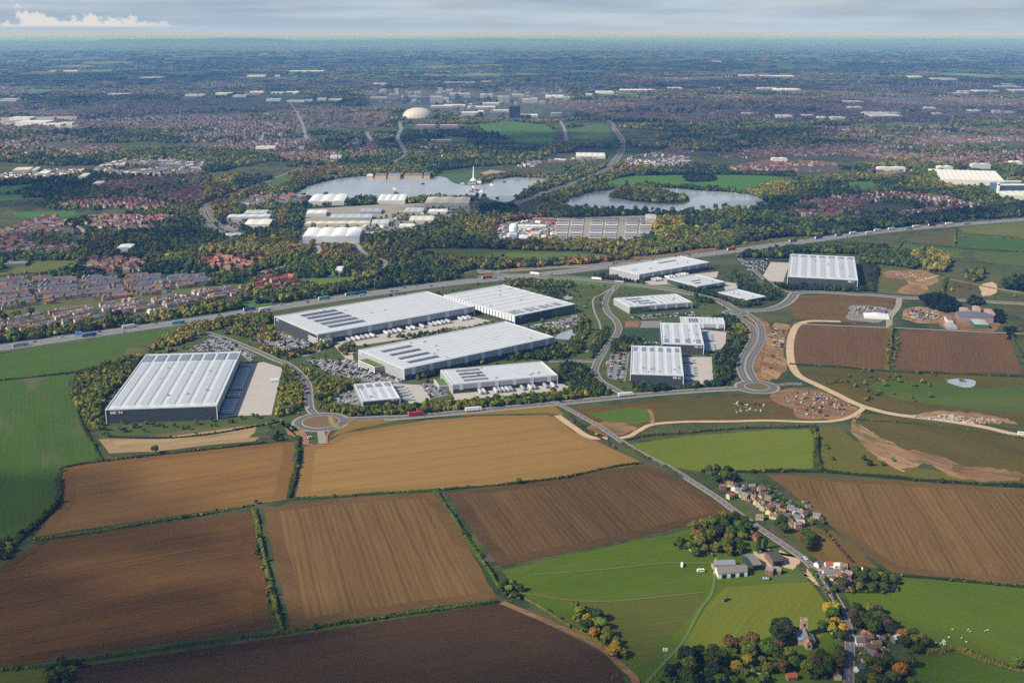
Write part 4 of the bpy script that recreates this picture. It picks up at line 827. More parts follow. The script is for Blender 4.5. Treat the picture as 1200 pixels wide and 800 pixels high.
# city centre blocks and far white sheds
cb = [(455,466,109,117,30,(.55,.58,.62),'tall white office slab at the western end of the city skyline'),(434,453,113,117,14,(.62,.62,.60),'low white block beside the tall office slab'),(470,492,112,116,14,(.60,.60,.60),'long white shopping hall on the skyline'),(493,503,113,123,40,(.17,.18,.30),'dark violet office tower'),(504,518,111,121,36,(.50,.52,.56),'white office block joined to the violet tower'),
 (518,526,112,120,25,(.7,.7,.7),'bright white stepped block'),(527,549,110,112,12,(.5,.5,.5),'far pale long roof in the skyline row'),(563,577,111,115,22,(.6,.6,.6),'pale block west of the striped towers'),(584,590,111,121,38,(.55,.55,.52),'first cream residential tower'),(591,597,111,121,38,(.45,.46,.48),'second grey residential tower'),
 (600,612,112,114,16,(.5,.52,.54),'low grey block behind the towers'),(612,620,116,121,22,(.6,.62,.62),'white framed block near the glass tower'),(621,630,116,121,26,(.62,.62,.62),'white slab with dark bands'),(541,566,132,136,16,(.62,.64,.66),'white topped blue office building in front'),(560,567,131,136,24,(.75,.75,.75),'white lift tower on the blue office building'),
 (597,609.5,128,138.5,52,(.03,.05,.075),'dark glass office cube standing alone'),(610,630,134,138,12,(.60,.63,.66),'pale hall beside the dark glass cube'),(646,658,132,137,18,(.45,.55,.55),'greenish glazed hall at the avenue end'),(520,545,122,126,12,(.56,.58,.60),'wide white mall roof north'),(505,530,124,127,12,(.50,.52,.55),'wide grey mall roof west'),
 (548,580,125,128,12,(.60,.60,.60),'wide white mall roof east'),(575,596,128,132,10,(.55,.56,.58),'flat pale mall roof beside the glass cube'),(566,585,120,124,14,(.52,.52,.54),'mid grey mall roof'),(488,510,143,150,10,(.38,.28,.33),'red brown flats before the dome'),(516,536,143,150,10,(.36,.28,.34),'violet brown flats before the office building'),
 (488,509,163,168,10,(.45,.40,.33),'tan flats on the green avenue'),(511,529,163,168,10,(.42,.38,.33),'brown flats beside the tan flats'),(493,513,173,176,8,(.5,.5,.5),'white row houses under the tan flats'),(517,519,184,188,14,(.85,.85,.85),'tiny bright white chapel among trees')]
cr_ = random.Random(21); xs_ = sorted(cr_.uniform(436, 662) for _ in range(64))
for k, x in enumerate(xs_): y = cr_.uniform(108, 124 if x < 520 else 133); w = cr_.choice([2, 3, 4, 5, 7]); g_ = cr_.uniform(.22, .58); cb.append((x, x+w, y-cr_.choice([1, 1.5, 2, 4]), y, 26, (g_, g_, g_*cr_.uniform(.95, 1.08)), 'pale office, %s from left among the small blocks behind the dome' % nth(k+1)))
for x0, x1, y0, y1, h, cc, lab in cb:
    p = np.array(G((x0+x1)/2, y1)); sl_ = math.hypot(np.linalg.norm(p), H); w = (x1-x0)*sl_/F; h = min(h*1.2, (y1-y0+1.6)*sl_/F*1.15); dep = max(14, min(60, w*.6))
    o = thing('city_block', lab, 'building', (p[0], p[1]+dep/2, 0), 0, 'city centre buildings')
    b = MB(); b.box(-w/2, w/2, -dep/2, dep/2, 0, h); b.build('wall', M['wall_o'], o, cc)
    b = MB()
    for k in range(int(h//6)): b.box(-w/2*.96, w/2*.96, -dep/2-.25, -dep/2-.02, 2+k*6, 4.6+k*6)
    if h > 8: b.build('window_band', M['glass'], o)
    b = MB(); b.box(-w/2+1, w/2-1, -dep/2+1, dep/2-1, h, h+1.2); b.build('roof', M['roof_o'], o, tuple(min(.8, v*1.15) for v in cc))
far = [(5,12,148),(12,34,141),(20,52,147),(52,70,148),(70,84,147),(0,18,119),(125,148,112),(217,230,113),(232,240,113),(253,270,111),(273,288,114),(293,308,110),(318,332,110),(335,350,110),(312,328,119),(336,356,120),(358,366,119),(372,382,118),(385,400,118),(290,310,90),(322,328,90),(340,380,84),(165,188,92),(437,452,100),(520,556,98),(563,575,97),(640,662,115),(664,668,115),(686,694,112),(699,719,110),(728,766,107),(783,800,105),
 (868,885,90),(894,930,90),(890,910,105),(910,938,107),(990,1012,121),(995,1010,128),(1015,1040,136),(1022,1057,138),(1040,1055,135),(911,928,139),(941,953,137),(958,968,140),(975,990,141),(870,882,135),(1066,1080,91),(1095,1120,94),(1115,1136,111),(1125,1137,109),(1146,1170,109),(1172,1196,103),(1176,1188,100),(1085,1096,129),(1094,1104,135),(1137,1149,132),(1165,1175,133),(1175,1190,133),(306,312,64),(1190,1230,108),(58,66,84),(75,90,84),(830,845,73),
 (300,322,175),(350,356,176),(387,395,188),(395,400,186),(1100,1116,200),(1140,1160,198),(1185,1198,193),(1030,1060,201),(905,922,191)]
for i, (x0, x1, y) in enumerate(far):
    p = np.array(G((x0+x1)/2, y)); sl_ = math.hypot(np.linalg.norm(p), H); w = (x1-x0)*sl_/F; h = 10+6*((i*7) % 3)/2; dep = min(130, max(30, w*.7)) if y < 160 else 25
    side = 'pale long low' if w > 170 else 'pale boxy' if w > 90 else 'small pale'
    sk = ['shed', 'works', 'depot'][i % 3]
    near_ = 'above the lake' if 430 < x0 < 700 else 'at the far western town edge' if x0 < 100 else 'north-west of the dome' if x0 < 430 else 'east of the highway bend' if x0 < 1000 else 'at the far eastern town edge'
    o = thing('far_shed', '%s %s, %s bright roof from left %s' % (side, sk, nth(1+sum(1 for f in far[:i] if (f[0] < 100) == (x0 < 100) and (100 <= f[0] < 430) == (100 <= x0 < 430) and (430 <= f[0] < 700) == (430 <= x0 < 700) and (700 <= f[0] < 1000) == (700 <= x0 < 1000))), near_), 'shed', (p[0], p[1]+dep/2, 0), 0, 'far commercial sheds')
    cc = (.70, .71, .72) if i % 4 else (.58, .60, .66)
    b = MB(); b.box(-w/2, w/2, -dep/2, dep/2, 0, h); b.build('wall', M['wall_o'], o, tuple(v*.9 for v in cc))
    b = MB(); nb = max(2, int(w/35))
    for k in range(nb):
        a = -w/2+k*w/nb; e_ = a+w/nb; m_ = (a+e_)/2
        b.quad((a, -dep/2, h), (m_, -dep/2, h+2), (m_, dep/2, h+2), (a, dep/2, h)); b.quad((m_, -dep/2, h+2), (e_, -dep/2, h), (e_, dep/2, h), (m_, dep/2, h+2)); b.tri((a, -dep/2, h), (e_, -dep/2, h), (m_, -dep/2, h+2))
    b.build('roof', M['roof_o'], o, cc)
    fr_ = min(260, p[1]*.024); OPEN.append([(p[0]-w/2-5, p[1]-fr_), (p[0]+w/2+5, p[1]-fr_), (p[0]+w/2+10, p[1]+dep+10), (p[0]-w/2-10, p[1]+dep+10)])
# treatment tanks
n = 0
tk = MB()
for bi, (u0, u1) in enumerate([(.03, .30), (.36, .63), (.70, .96)]):
    for col_ in range(2):
        for r_ in range(9):
            ua = u0+(u1-u0)*(col_*.52); ub = ua+(u1-u0)*.44; va = .06+r_*.10; vb = va+.065
            xl = lambda u, v: 645+ (650-645)*v + u*((768-645)+(770-650-123)*v*0+(-2)*v); yy = lambda v: 284-30*v
            q = [G(xl(ua, va), yy(va)), G(xl(ub, va), yy(va)), G(xl(ub, vb), yy(vb)), G(xl(ua, vb), yy(vb))]
            cx_, cy_ = sum(p[0] for p in q)/4, sum(p[1] for p in q)/4; n += 1
            o = thing('settling_tank', '%s settling tank back from the hedge in %s column of the treatment works' % (nth(r_+1), nth(bi*2+col_+1)), 'tank', (cx_, cy_, .38), 0, 'rectangular tanks in the treatment works')
            b = MB(); b.prism([((x-cx_), (y-cy_)) for x, y in q], 0, 2.2); b.build('rim', M['kerb'] if r_ % 3 else M['white'], o)
            b = MB(); b.prism([((x-cx_)*.93, (y-cy_)*.8) for x, y in q], 2.2, 2.3); b.build('water_surface', M['glass'] if (r_+col_) % 2 else M['slate'], o)
sp2 = G(602, 271); b = MB()
for j in range(6):
    for i in range(12):
        f = lambda a, c_: (11*math.cos(2*PI*a/12)*math.cos(c_/6*PI/2), 11*math.sin(2*PI*a/12)*math.cos(c_/6*PI/2), 8+11*math.sin(c_/6*PI/2))
        b.quad(f(i, j), f(i+1, j), f(i+1, j+1), f(i, j+1))
o = thing('gas_holder', 'white ball-shaped gas holder in the chemical yard', 'gas holder', (sp2[0], sp2[1], .4)); b.build('dome', M['white'], o); b = MB(); b.cyl(0, 0, 0, 8, 11, n=12); b.build('wall', M['white'], o)
print('T', round(time.time()-T0, 1))
# ------------------------------------------------------------------ houses
HP = {}
def house_meshes(key, w, d, h, rh, win=True):
    """ridge along x"""
    a = MB(); a.prism([(-w/2, -d/2), (w/2, -d/2), (w/2, d/2), (-w/2, d/2)], 0, h)
    for s in (-1, 1):
        a.tri((s*w/2, -d/2, h), (s*w/2, d/2, h), (s*w/2, 0, h+rh-.15))
    HP[key+'w'] = a.mesh('wall', [M['wall_o']])
    r_ = MB(); e = .45; ov = .35
    for s in (-1, 1):
        r_.quad((-w/2-ov, s*(d/2+e), h-e*rh/(d/2)), (w/2+ov, s*(d/2+e), h-e*rh/(d/2)), (w/2+ov, 0, h+rh), (-w/2-ov, 0, h+rh))
        r_.quad((-w/2-ov, s*(d/2+e), h-e*rh/(d/2)-.2), (w/2+ov, s*(d/2+e), h-e*rh/(d/2)-.2), (w/2+ov, 0, h+rh-.2), (-w/2-ov, 0, h+rh-.2))
    HP[key+'r'] = r_.mesh('roof', [M['roof_o']])
    c_ = MB(); c_.box(w*.28, w*.28+.9, -.5, .5, h+rh*.5, h+rh+1.1); HP[key+'c'] = c_.mesh('chimney', [M['brick']])
    for nm, x, z in (('a', -w*.28, 1.0), ('b', w*.28, 1.0), ('c', -w*.28, 3.4), ('d', w*.28, 3.4)):
        g = MB(); g.box(x-.75, x+.75, -d/2-.06, -d/2+.02, z, z+1.2); g.box(x-.75, x+.75, d/2-.02, d/2+.06, z, z+1.2); HP[key+'g'+nm] = g.mesh('window', [M['glass']])
    g = MB(); g.box(-.5, .5, -d/2-.08, -d/2+.02, 0, 2.1); HP[key+'d'] = g.mesh('door', [M['wood']])
house_meshes('s', 8, 7.2, 5.8, 2.4); house_meshes('m', 10.5, 8, 5.2, 3.0); house_meshes('l', 15, 8, 5.0, 3.6); house_meshes('b', 6, 4.5, 2.4, 1.2); house_meshes('t', 26, 8.5, 5.4, 3.0)
# one joined mesh for the mass of far houses
def house_join(w, d, h, rh):
    a = MB(); a.prism([(-w/2, -d/2), (w/2, -d/2), (w/2, d/2), (-w/2, d/2)], 0, h, 0)
    for s in (-1, 1): a.tri((s*w/2, -d/2, h), (s*w/2, d/2, h), (s*w/2, 0, h+rh), 0)
    for s in (-1, 1): a.quad((-w/2-.3, s*(d/2+.3), h-.1), (w/2+.3, s*(d/2+.3), h-.1), (w/2+.3, 0, h+rh+.1), (-w/2-.3, 0, h+rh+.1), 1)
    me = a.mesh('house', [M['wall_i'], M['roof_i']]); o = bpy.data.objects.new('house_source', me); return o
HSRC = [house_join(9, 7.5, 5.2, 2.8), house_join(16, 8, 5.4, 3.0)]
def house(x, y, rz, key, roofc, wallc, label, group, full=False, z=.2, name='house', cat='house'):
    o = thing(name, label, cat, (x, y, z), rz, group)
    link('wall', HP[key+'w'], o, wallc); r_ = link('roof', HP[key+'r'], o, roofc)
    if full:
        link('chimney', HP[key+'c'], r_)
        for q in 'abcd': link('window', HP[key+'g'+q], o)
        link('door', HP[key+'d'], o)
    return o
OR=(.36,.10,.045); TAN=(.19,.135,.085); GRY=(.19,.18,.18); SL=(.13,.14,.17); BRN=(.16,.11,.08); RED=(.21,.075,.05); DRED=(.115,.052,.045); THA=(.21,.18,.15)
WH=(.68,.67,.63); CRM=(.50,.41,.29); YEL=(.62,.56,.24); BRK=(.28,.13,.08); STO=(.38,.30,.22); PNK=(.5,.35,.28); DRK=(.10,.08,.07)
vil = [(860.6,574,'m',60,GRY,WH,'white-walled village house at the top of the lane row'),(855.5,570,'m',-30,TAN,CRM,'tan-roofed house behind the white-walled one at the lane top'),(847,573.5,'s',0,BRN,BRK,'low brown bungalow closest to the lane top hedge'),(855.5,584,'s',30,OR,CRM,'orange-roofed bungalow beside the lane'),(866,577.5,'m',-40,SL,CRM,'slate-roofed semi second in the lane row'),
 (872.5,583,'l',-40,TAN,CRM,'tan-roofed terrace third in the lane row'),(882,585,'m',-40,TAN,CRM,'tan-roofed house halfway up the lane row'),(887,590.5,'m',50,TAN,CRM,'cream gable-fronted house in the lane row middle'),(893.5,583.5,'m',-35,SL,STO,'slate-roofed house set back in the gardens'),(900,587,'m',-35,TAN,STO,'tan-roofed house set back beside the slate one'),
 (905.5,594,'m',20,(.10,.12,.19),STO,'blue-slate house in the middle gardens'),(901,601.5,'m',60,TAN,YEL,'bright yellow gable house facing the lane'),(896,597,'m',-40,BRN,CRM,'brown-roofed house behind the yellow gable'),(910,597,'m',-40,TAN,STO,'tan-roofed house right of the blue-slate house'),(917,602,'m',-40,TAN,STO,'tan-roofed house above the lower white house'),(922,607,'m',-30,SL,STO,'dark slate house above the lower white house'),
 (908,608,'l',-42,BRN,CRM,'long brown-roofed house with cream end near the lane bend'),(924,614.5,'m',10,GRY,WH,'white house with dark windows at the village bottom'),(932,602,'s',-40,(.10,.16,.32),SL,'blue-roofed garden building behind the village row'),(890,608.5,'m',-10,THA,CRM,'cream cottage tight against the lane'),(938,616,'s',0,PNK,PNK,'pink outbuilding beside the lower white house'),(951,602,'b',0,GRY,STO,'grey-roofed garage at the garden ends'),
 (957,607,'m',-20,GRY,CRM,'grey-roofed house at the field corner of the gardens'),(947,594,'b',0,GRY,CRM,'cream shed in the outer village gardens'),(897,576.5,'b',0,WH,WH,'white shed behind the slate-roofed house'),(881,573.5,'s',0,GRY,GRY,'grey outbuilding at the top gardens'),(893,577,'s',10,BRN,BRK,'brown barn-like outbuilding at the top gardens'),(962,609,'b',0,BRN,BRK,'brown shed at the field corner'),(943,589,'b',10,GRY,STO,'small greenhouse-like shed by the ploughed field'),(939,611,'b',20,CRM,CRM,'cream shed near the pink outbuilding'),
 (959,663.5,'m',40,SL,WH,'slate-roofed white house first past the sharp bend'),(971,664.5,'m',5,OR,WH,'orange-roofed white house past the bend'),(981,666.5,'s',0,WH,WH,'white flat-roofed house next to the orange roof'),(988,667.5,'s',-5,THA,CRM,'cream bungalow next to the white flat roof'),(970.5,674,'l',8,THA,WH,'long thatched white cottage beside the road'),(982,676,'m',-50,BRN,STO,'brown-roofed house behind the thatched cottage'),
 (992,684,'m',10,BRN,CRM,'cream-ended house along the stone wall'),(998,667,'m',-10,DRED,BRK,'dark red-roofed house under the ploughed field'),(1013,667.5,'b',0,WH,WH,'isolated white shed under the ploughed field'),
 (1015,747,'m',-55,OR,BRK,'orange-roofed wing of the roadside manor'),(1008,755,'m',-5,BRN,WH,'dark-roofed white cottage next to the manor'),(1022,763,'l',-60,DRED,BRK,'long dark red-roofed manor house'),(1030,773,'m',-20,DRED,BRK,'dark red-roofed cottage beyond the manor'),(1050,752,'s',20,WH,SL,'white-roofed studio among the eastern trees'),
 (1007,786.5,'m',30,SL,WH,'white gabled cottage by the lower road'),(981,794,'m',85,DRED,CRM,'dark red-roofed cottage across the lower road'),(927,796,'m',10,OR,BRK,'orange roof hidden in the churchyard trees'),(1044,797,'l',25,SL,SL,'large slate roof at the bottom picture edge'),(1033,748.5,'b',0,GRY,SL,'grey garden shed behind the manor'),(885,632,'m',60,OR,BRK,'bright orange-roofed farmhouse among the trees'),(911,671,'m',-30,GRY,BRK,'red brick farmhouse near the barns'),(902,672,'s',-30,GRY,BRK,'grey outhouse attached beside the red brick farmhouse'),(897,679,'b',0,(.35,.45,.40),SL,'pale green hut below the farmhouse')]
vr = random.Random(4); ex = []
for i in range(34):
    t_ = vr.random(); u_ = vr.uniform(-1, 1); ex.append((862+t_*72+u_*9+6, 573+t_*42-u_*7-1))
for i in range(9): ex.append((962+vr.uniform(0, 34), 664+vr.uniform(-1, 16)))
for i in range(7): ex.append((1006+vr.uniform(0, 26), 748+vr.uniform(0, 26)))
for j, (n0, n1, wh) in enumerate([(0, 34, 'among the village row gardens'), (34, 43, 'past the sharp bend'), (43, 50, 'round the manor')]):
    for q, (x, y) in enumerate(sorted(ex[n0:n1])): vil.append((x, y, vr.choice('ssbbm'), vr.choice([-40, 50, -35, 45, 10]), vr.choice([GRY, BRN, BRN, TAN, SL, THA]), vr.choice([CRM, STO, BRK, STO]), 'little extra house or outbuilding, %s from left %s' % (nth(q+1), wh)))
for x, y, k, a, rc, wc, lab in vil:
    p = G(x, y); s_ = 1.0; o = house(p[0], p[1], R(a), k, rc, wc, lab, 'village houses', True)
    o.scale = (.66, .66, .70) if k in 'ml' else (.78, .78, .78)
    BLOCK.append([(p[0]-1, p[1]-1), (p[0]+1, p[1]-1), (p[0]+1, p[1]+1), (p[0]-1, p[1]+1)])
# barns
def barn(px, h, rh, rc, wallm, lab, openend=False):
    c = [np.array(G(x, y, h)) for x, y in px]; ctr = sum(c)/4; BLOCK.append([tuple(p) for p in c]); c = [p-ctr for p in c]
    o = thing('barn', lab, 'barn', (ctr[0], ctr[1], .2)); a = MB(); a.prism([tuple(p) for p in c], 0, h)
    m1, m2 = (c[0]+c[3])/2, (c[1]+c[2])/2; a.tri((*c[0], h), (*c[3], h), (*m1, h+rh)); a.tri((*c[1], h), (*c[2], h), (*m2, h+rh)); a.build('wall', M[wallm], o)
    r_ = MB(); k = 1.04
    for p, q in ((c[0], c[1]), (c[3], c[2])):
        r_.quad((*(p*k), h-.1), (*(q*k), h-.1), (*(m2*k), h+rh), (*(m1*k), h+rh)); r_.quad((*(p*k), h-.35), (*(q*k), h-.35), (*(m2*k), h+rh-.25), (*(m1*k), h+rh-.25))
    r_.build('roof', M['roof_o'], o, rc)
    d = c[1]-c[0]; L = np.linalg.norm(d); d /= L; n = np.array([d[1], -d[0]]); n = n if n@c[0] > 0 else -n
    for s in (.2, .5, .8):
        p = c[0]+d*L*s; g = MB(); g.prism([tuple(p-d*2), tuple(p+d*2), tuple(p+d*2+n*.2), tuple(p-d*2+n*.2)], 0, h*.75); g.build('door', M['glass'], o)
    return o
barn([(842,672),(876,669),(872,661),(838,663)], 5, 2.2, (.20,.18,.17), 'whiteclad', 'wide grey-roofed open barn with white and brick front')
barn([(838,662),(862,661),(859,655),(836,656)], 5, 1.8, (.22,.24,.28), 'slate', 'blue-grey roofed barn joined behind the wide barn')
barn([(883,662),(893,661),(880,648.5),(870.5,650)], 5.5, 2.2, (.19,.18,.15), 'cladgreen', 'narrow brown-roofed barn with dark green end wall')
barn([(906,657.5),(919,656),(908,645.5),(896,646.5)], 5.5, 2.4, (.075,.065,.065), 'wood', 'black-roofed barn on the tan yard')
# church
cc_ = G(944, 752); ch = thing('church', 'stone church with square battlemented tower and blue lead aisle roof', 'church', (cc_[0], cc_[1], .2), R(88)); ch.scale = (.72, .72, .80)
BLOCK.append([(cc_[0]-14, cc_[1]-22), (cc_[0]+14, cc_[1]-22), (cc_[0]+14, cc_[1]+22), (cc_[0]-14, cc_[1]+22)])
b = MB(); b.box(9, 16, -3.5, 3.5, 0, 17); tw = b.build('tower', M['stone'], ch)
b = MB()
for i in range(4):
    for s in (-3.5, 2.9): b.box(9+i*1.95, 9+i*1.95+1.1, s, s+.6, 17, 18.3); 
    for s in (9, 15.4): b.box(s, s+.6, -3.5+i*1.95, -3.5+i*1.95+1.1, 17.01, 18.31)
b.build('battlement', M['stone'], tw)
for y in (-3.55, 3.45):
    b = MB(); b.box(11.6, 13.4, y, y+.1, 11.5, 15); b.build('belfry_window', M['glass'], tw)
b = MB(); b.box(8.93, 9.03, -1, 1, 11.5, 15); b.build('belfry_window', M['glass'], tw)
b = MB(); b.box(-8, 9, -3.6, 3.6, 0, 7.5); b.box(-16, -8, -3, 3, 0, 6)
b.tri((-8, -3.6, 7.5), (-8, 3.6, 7.5), (-8, 0, 11)); b.tri((-16, -3, 6), (-16, 3, 6), (-16, 0, 9.4)); b.box(-7, 8, 3.6, 9, 0, 5); b.box(-6, 6, -8.5, -3.6, 0, 5); b.build('wall', M['stone'], ch)
b = MB()
for s in (-1, 1): b.quad((-8.3, s*4, 7.3), (9, s*4, 7.3), (9, 0, 11.1), (-8.3, 0, 11.1))
b.build('roof', M['slate'], ch)
b = MB()
for s in (-1, 1): b.quad((-16.3, s*3.3, 5.8), (-8, s*3.3, 5.8), (-8, 0, 9.5), (-16.3, 0, 9.5))
b.build('roof', M['roof_o'], ch, (.30,.17,.09))
b = MB(); b.prism([(-7.3, 3.6), (8.3, 3.6), (8.3, 9.3), (-7.3, 9.3)], 4.9, [7.1, 7.1, 5.2, 5.2]); b.build('aisle_roof', M['lead'], ch)
b = MB(); b.prism([(-6.3, -8.8), (6.3, -8.8), (6.3, -3.6), (-6.3, -3.6)], 4.9, [5.2, 5.2, 7.1, 7.1]); b.build('aisle_roof', M['metal'], ch)
for x in (-5, -1, 3): 
    b = MB(); b.box(x, x+1.2, 8.95, 9.08, 1.5, 4); b.build('window', M['glass'], ch)
b = MB(); b.box(-16.08, -15.95, -1.1, 1.1, 2, 5.5); b.build('window', M['glass'], ch)
print('T', round(time.time()-T0, 1))
# ------------------------------------------------------------------ scatter tools
def inpoly(X, Y, poly):
    P = np.asarray(poly); n = len(P); r = np.zeros(X.shape, bool); j = n-1
    for i in range(n):
        xi, yi = P[i]; xj, yj = P[j]
        c_ = ((yi > Y) != (yj > Y)); r ^= c_ & (X < (xj-xi)*(Y-yi)/((yj-yi) if yj != yi else 1e-9)+xi); j = i
    return r
def bb(poly, m=0):
    P = np.asarray(poly); return P[:, 0].min()-m, P[:, 0].max()+m, P[:, 1].min()-m, P[:, 1].max()+m
def blocked(X, Y, roads=True, blocks=True, opens=True, extra=5.0):
    b = np.zeros(X.shape, bool)
    if opens:
        for p in OPEN: b |= inpoly(X, Y, p)
    if blocks:
        for p in BLOCK:
            P = np.asarray(p); c_ = P.mean(0); d = P-c_; L = np.linalg.norm(d, axis=1, keepdims=True); b |= inpoly(X, Y, c_+d*(1+extra*1.4/L))
    if roads:
        for ln, w in ROADS:
            x0, x1, y0, y1 = bb(ln, w+10); idx = np.where((X > x0) & (X < x1) & (Y > y0) & (Y < y1) & ~b)[0]
            for k in range(0, len(idx), 4000):
                q = idx[k:k+4000]; d2 = ((X[q, None]-ln[None, :, 0])**2+(Y[q, None]-ln[None, :, 1])**2).min(1); b[q] |= d2 < w*w
    return b
def vnoise(X, Y, s, seed=0):       # smooth value noise
    r = np.random.default_rng(seed); T = r.random((64, 64)); x = X/s; y = Y/s; xi = np.floor(x).astype(int); yi = np.floor(y).astype(int); fx = x-xi; fy = y-yi
    fx = fx*fx*(3-2*fx); fy = fy*fy*(3-2*fy); g = lambda a, b_: T[a % 64, b_ % 64]
    return (g(xi, yi)*(1-fx)+g(xi+1, yi)*fx)*(1-fy)+(g(xi, yi+1)*(1-fx)+g(xi+1, yi+1)*fx)*fy
def fbm(X, Y, s, seed=0): return (vnoise(X, Y, s, seed)+.5*vnoise(X, Y, s/2.1, seed+1)+.25*vnoise(X, Y, s/4.3, seed+2))/1.75
def instanced(name, label, X, Y, Z, scl, rot, tint, src, var=None, tintb=None):
    n = len(X); me = bpy.data.meshes.new(name); me.vertices.add(n)
    me.vertices.foreach_set('co', np.stack([X, Y, Z], 1).astype(np.float32).ravel())
    def attr(nm, tp, data, key): a = me.attributes.new(nm, tp, 'POINT'); a.data.foreach_set(key, data.astype(np.float32).ravel() if tp != 'INT' else data.astype(np.int32))
    attr('scl', 'FLOAT_VECTOR', scl, 'vector'); attr('rz', 'FLOAT_VECTOR', np.stack([rot*0, rot*0, rot], 1), 'vector')
    attr('tint', 'FLOAT_COLOR', np.c_[tint, np.ones(n)], 'color')
    if tintb is not None: attr('tintb', 'FLOAT_COLOR', np.c_[tintb, np.ones(n)], 'color')
    var = var if var is not None else rng.integers(0, len(src), n); attr('var', 'INT', var, 'value')
    o = link(name, me); tag(o, label=label, kind='stuff')
    ng = bpy.data.node_groups.new(name, 'GeometryNodeTree'); ng.interface.new_socket('Geometry', in_out='INPUT', socket_type='NodeSocketGeometry'); ng.interface.new_socket('Geometry', in_out='OUTPUT', socket_type='NodeSocketGeometry')
    N = ng.nodes.new; L = ng.links.new; gi = N('NodeGroupInput'); go = N('NodeGroupOutput'); jn = N('GeometryNodeJoinGeometry')
    def na(nm, tp): q = N('GeometryNodeInputNamedAttribute'); q.data_type = tp; q.inputs[0].default_value = nm; return q.outputs[0]
    sc_, ro_, va_ = na('scl', 'FLOAT_VECTOR'), na('rz', 'FLOAT_VECTOR'), na('var', 'INT')
    for i, s in enumerate(src):
        oi = N('GeometryNodeObjectInfo'); oi.inputs['Object'].default_value = s; oi.inputs['As Instance'].default_value = True
        cmp_ = N('FunctionNodeCompare'); cmp_.data_type = 'INT'; cmp_.operation = 'EQUAL'; L(va_, cmp_.inputs[2]); cmp_.inputs[3].default_value = i
        ip = N('GeometryNodeInstanceOnPoints'); L(gi.outputs[0], ip.inputs['Points']); L(cmp_.outputs[0], ip.inputs['Selection']); L(oi.outputs['Geometry'], ip.inputs['Instance']); L(ro_, ip.inputs['Rotation']); L(sc_, ip.inputs['Scale'])
        L(ip.outputs[0], jn.inputs[0])
    L(jn.outputs[0], go.inputs[0]); md = o.modifiers.new('scatter', 'NODES'); md.node_group = ng
    return o
# ------------------------------------------------------------------ crowns and trunks
def ico_core(r, seed, m=0, sub=1, sq=(1, 1, 1), z=0):
    bm = bmesh.new(); bmesh.ops.create_icosphere(bm, subdivisions=sub, radius=1.0); rr = random.Random(seed)
    vs = []; 
    for v in bm.verts: k = r*rr.uniform(.82, 1.12); vs.append((v.co.x*k*sq[0], v.co.y*k*sq[1], v.co.z*k*sq[2]+z))
    fs = [tuple(v.index for v in f.verts) for f in bm.faces]; bm.free(); return vs, fs
def crown(seed, nclump, nleaf, size, shape='round'):
    """unit crown: about radius 1, from z -1 to 1, many small leaf faces on clumps round a core"""
    r = random.Random(seed); mb = MB()
    cv_, cf_ = ico_core(.66, seed, sub=2, sq=(1, 1, .9)); o = len(mb.v); mb.v += cv_; mb.f += [tuple(i+o for i in f) for f in cf_]; mb.m += [0]*len(cf_)
    for k in range(nclump):
        th = r.uniform(0, 2*PI); u = r.uniform(-.75, 1); q = math.sqrt(max(0, 1-u*u)); R0 = r.uniform(.45, .72)
        if shape == 'cone': R0 = .6*(1-.75*(u+1)/2); c = (R0*math.cos(th), R0*math.sin(th), u*1.0)
        elif shape == 'column': c = (.45*math.cos(th), .45*math.sin(th), u*1.0)
        else: c = (R0*q*math.cos(th), R0*q*math.sin(th), R0*u*1.05)
        cr = r.uniform(.26, .46) if shape == 'round' else r.uniform(.2, .34)
        for _ in range(nleaf):
            th2 = r.uniform(0, 2*PI); u2 = r.uniform(-.6, 1); q2 = math.sqrt(1-u2*u2); n = Vector((q2*math.cos(th2), q2*math.sin(th2), u2)); p = Vector(c)+n*cr*r.uniform(.8, 1.1)
            nn = (n+Vector((r.gauss(0, .45), r.gauss(0, .45), r.gauss(0, .45)))).normalized(); t1 = nn.orthogonal().normalized(); t1.rotate(Matrix.Rotation(r.uniform(0, 6), 3, nn)); t2 = nn.cross(t1); s = size*r.uniform(.6, 1.3)
            mb.quad(p-t1*s-t2*s*.6, p+t1*s-t2*s*.5, p+t1*s*.7+t2*s, p-t1*s*.8+t2*s*.8)
    return mb
def trunk_mb(h, r0, seed):
    r = random.Random(seed); mb = MB(); mb.cyl(0, 0, -.2, h*.55, r0, r0*.6, 7)
    for k in range(4):
        a = k*PI/2+r.uniform(-.4, .4); L = h*.5; base = Vector((0, 0, h*(.35+.05*k))); tip = base+Vector((math.cos(a)*L*.5, math.sin(a)*L*.5, L*.75)); d = (tip-base); s1 = d.orthogonal().normalized(); s2 = d.cross(s1).normalized()
        ring = lambda c, q: [tuple(c+s1*q*math.cos(2*PI*i/5)+s2*q*math.sin(2*PI*i/5)) for i in range(5)]
        A = ring(base, r0*.45); B = ring(tip, r0*.12)
        for i in range(5): mb.quad(A[i], A[(i+1) % 5], B[(i+1) % 5], B[i])
    return mb
CR = [crown(s, 19, 80, .10).mesh('crown', [M['leaf']]) for s in range(5)]
CRS = [crown(20+s, 11, 38, .13).mesh('crown', [M['leaf']]) for s in range(4)]
CRC = crown(40, 40, 34, .085, 'cone').mesh('crown', [M['leaf']]); CRP = crown(41, 34, 34, .085, 'column').mesh('crown', [M['leaf']])
TRK = [trunk_mb(1.0, .045, s).mesh('trunk', [M['bark']]) for s in range(3)]
def isrc(nm, mb): me = mb.mesh(nm, [M['leaf_i']]); return bpy.data.objects.new(nm, me)
SRC = [isrc('crown_source', crown(60+s, 7, 20, .22)) for s in range(5)]
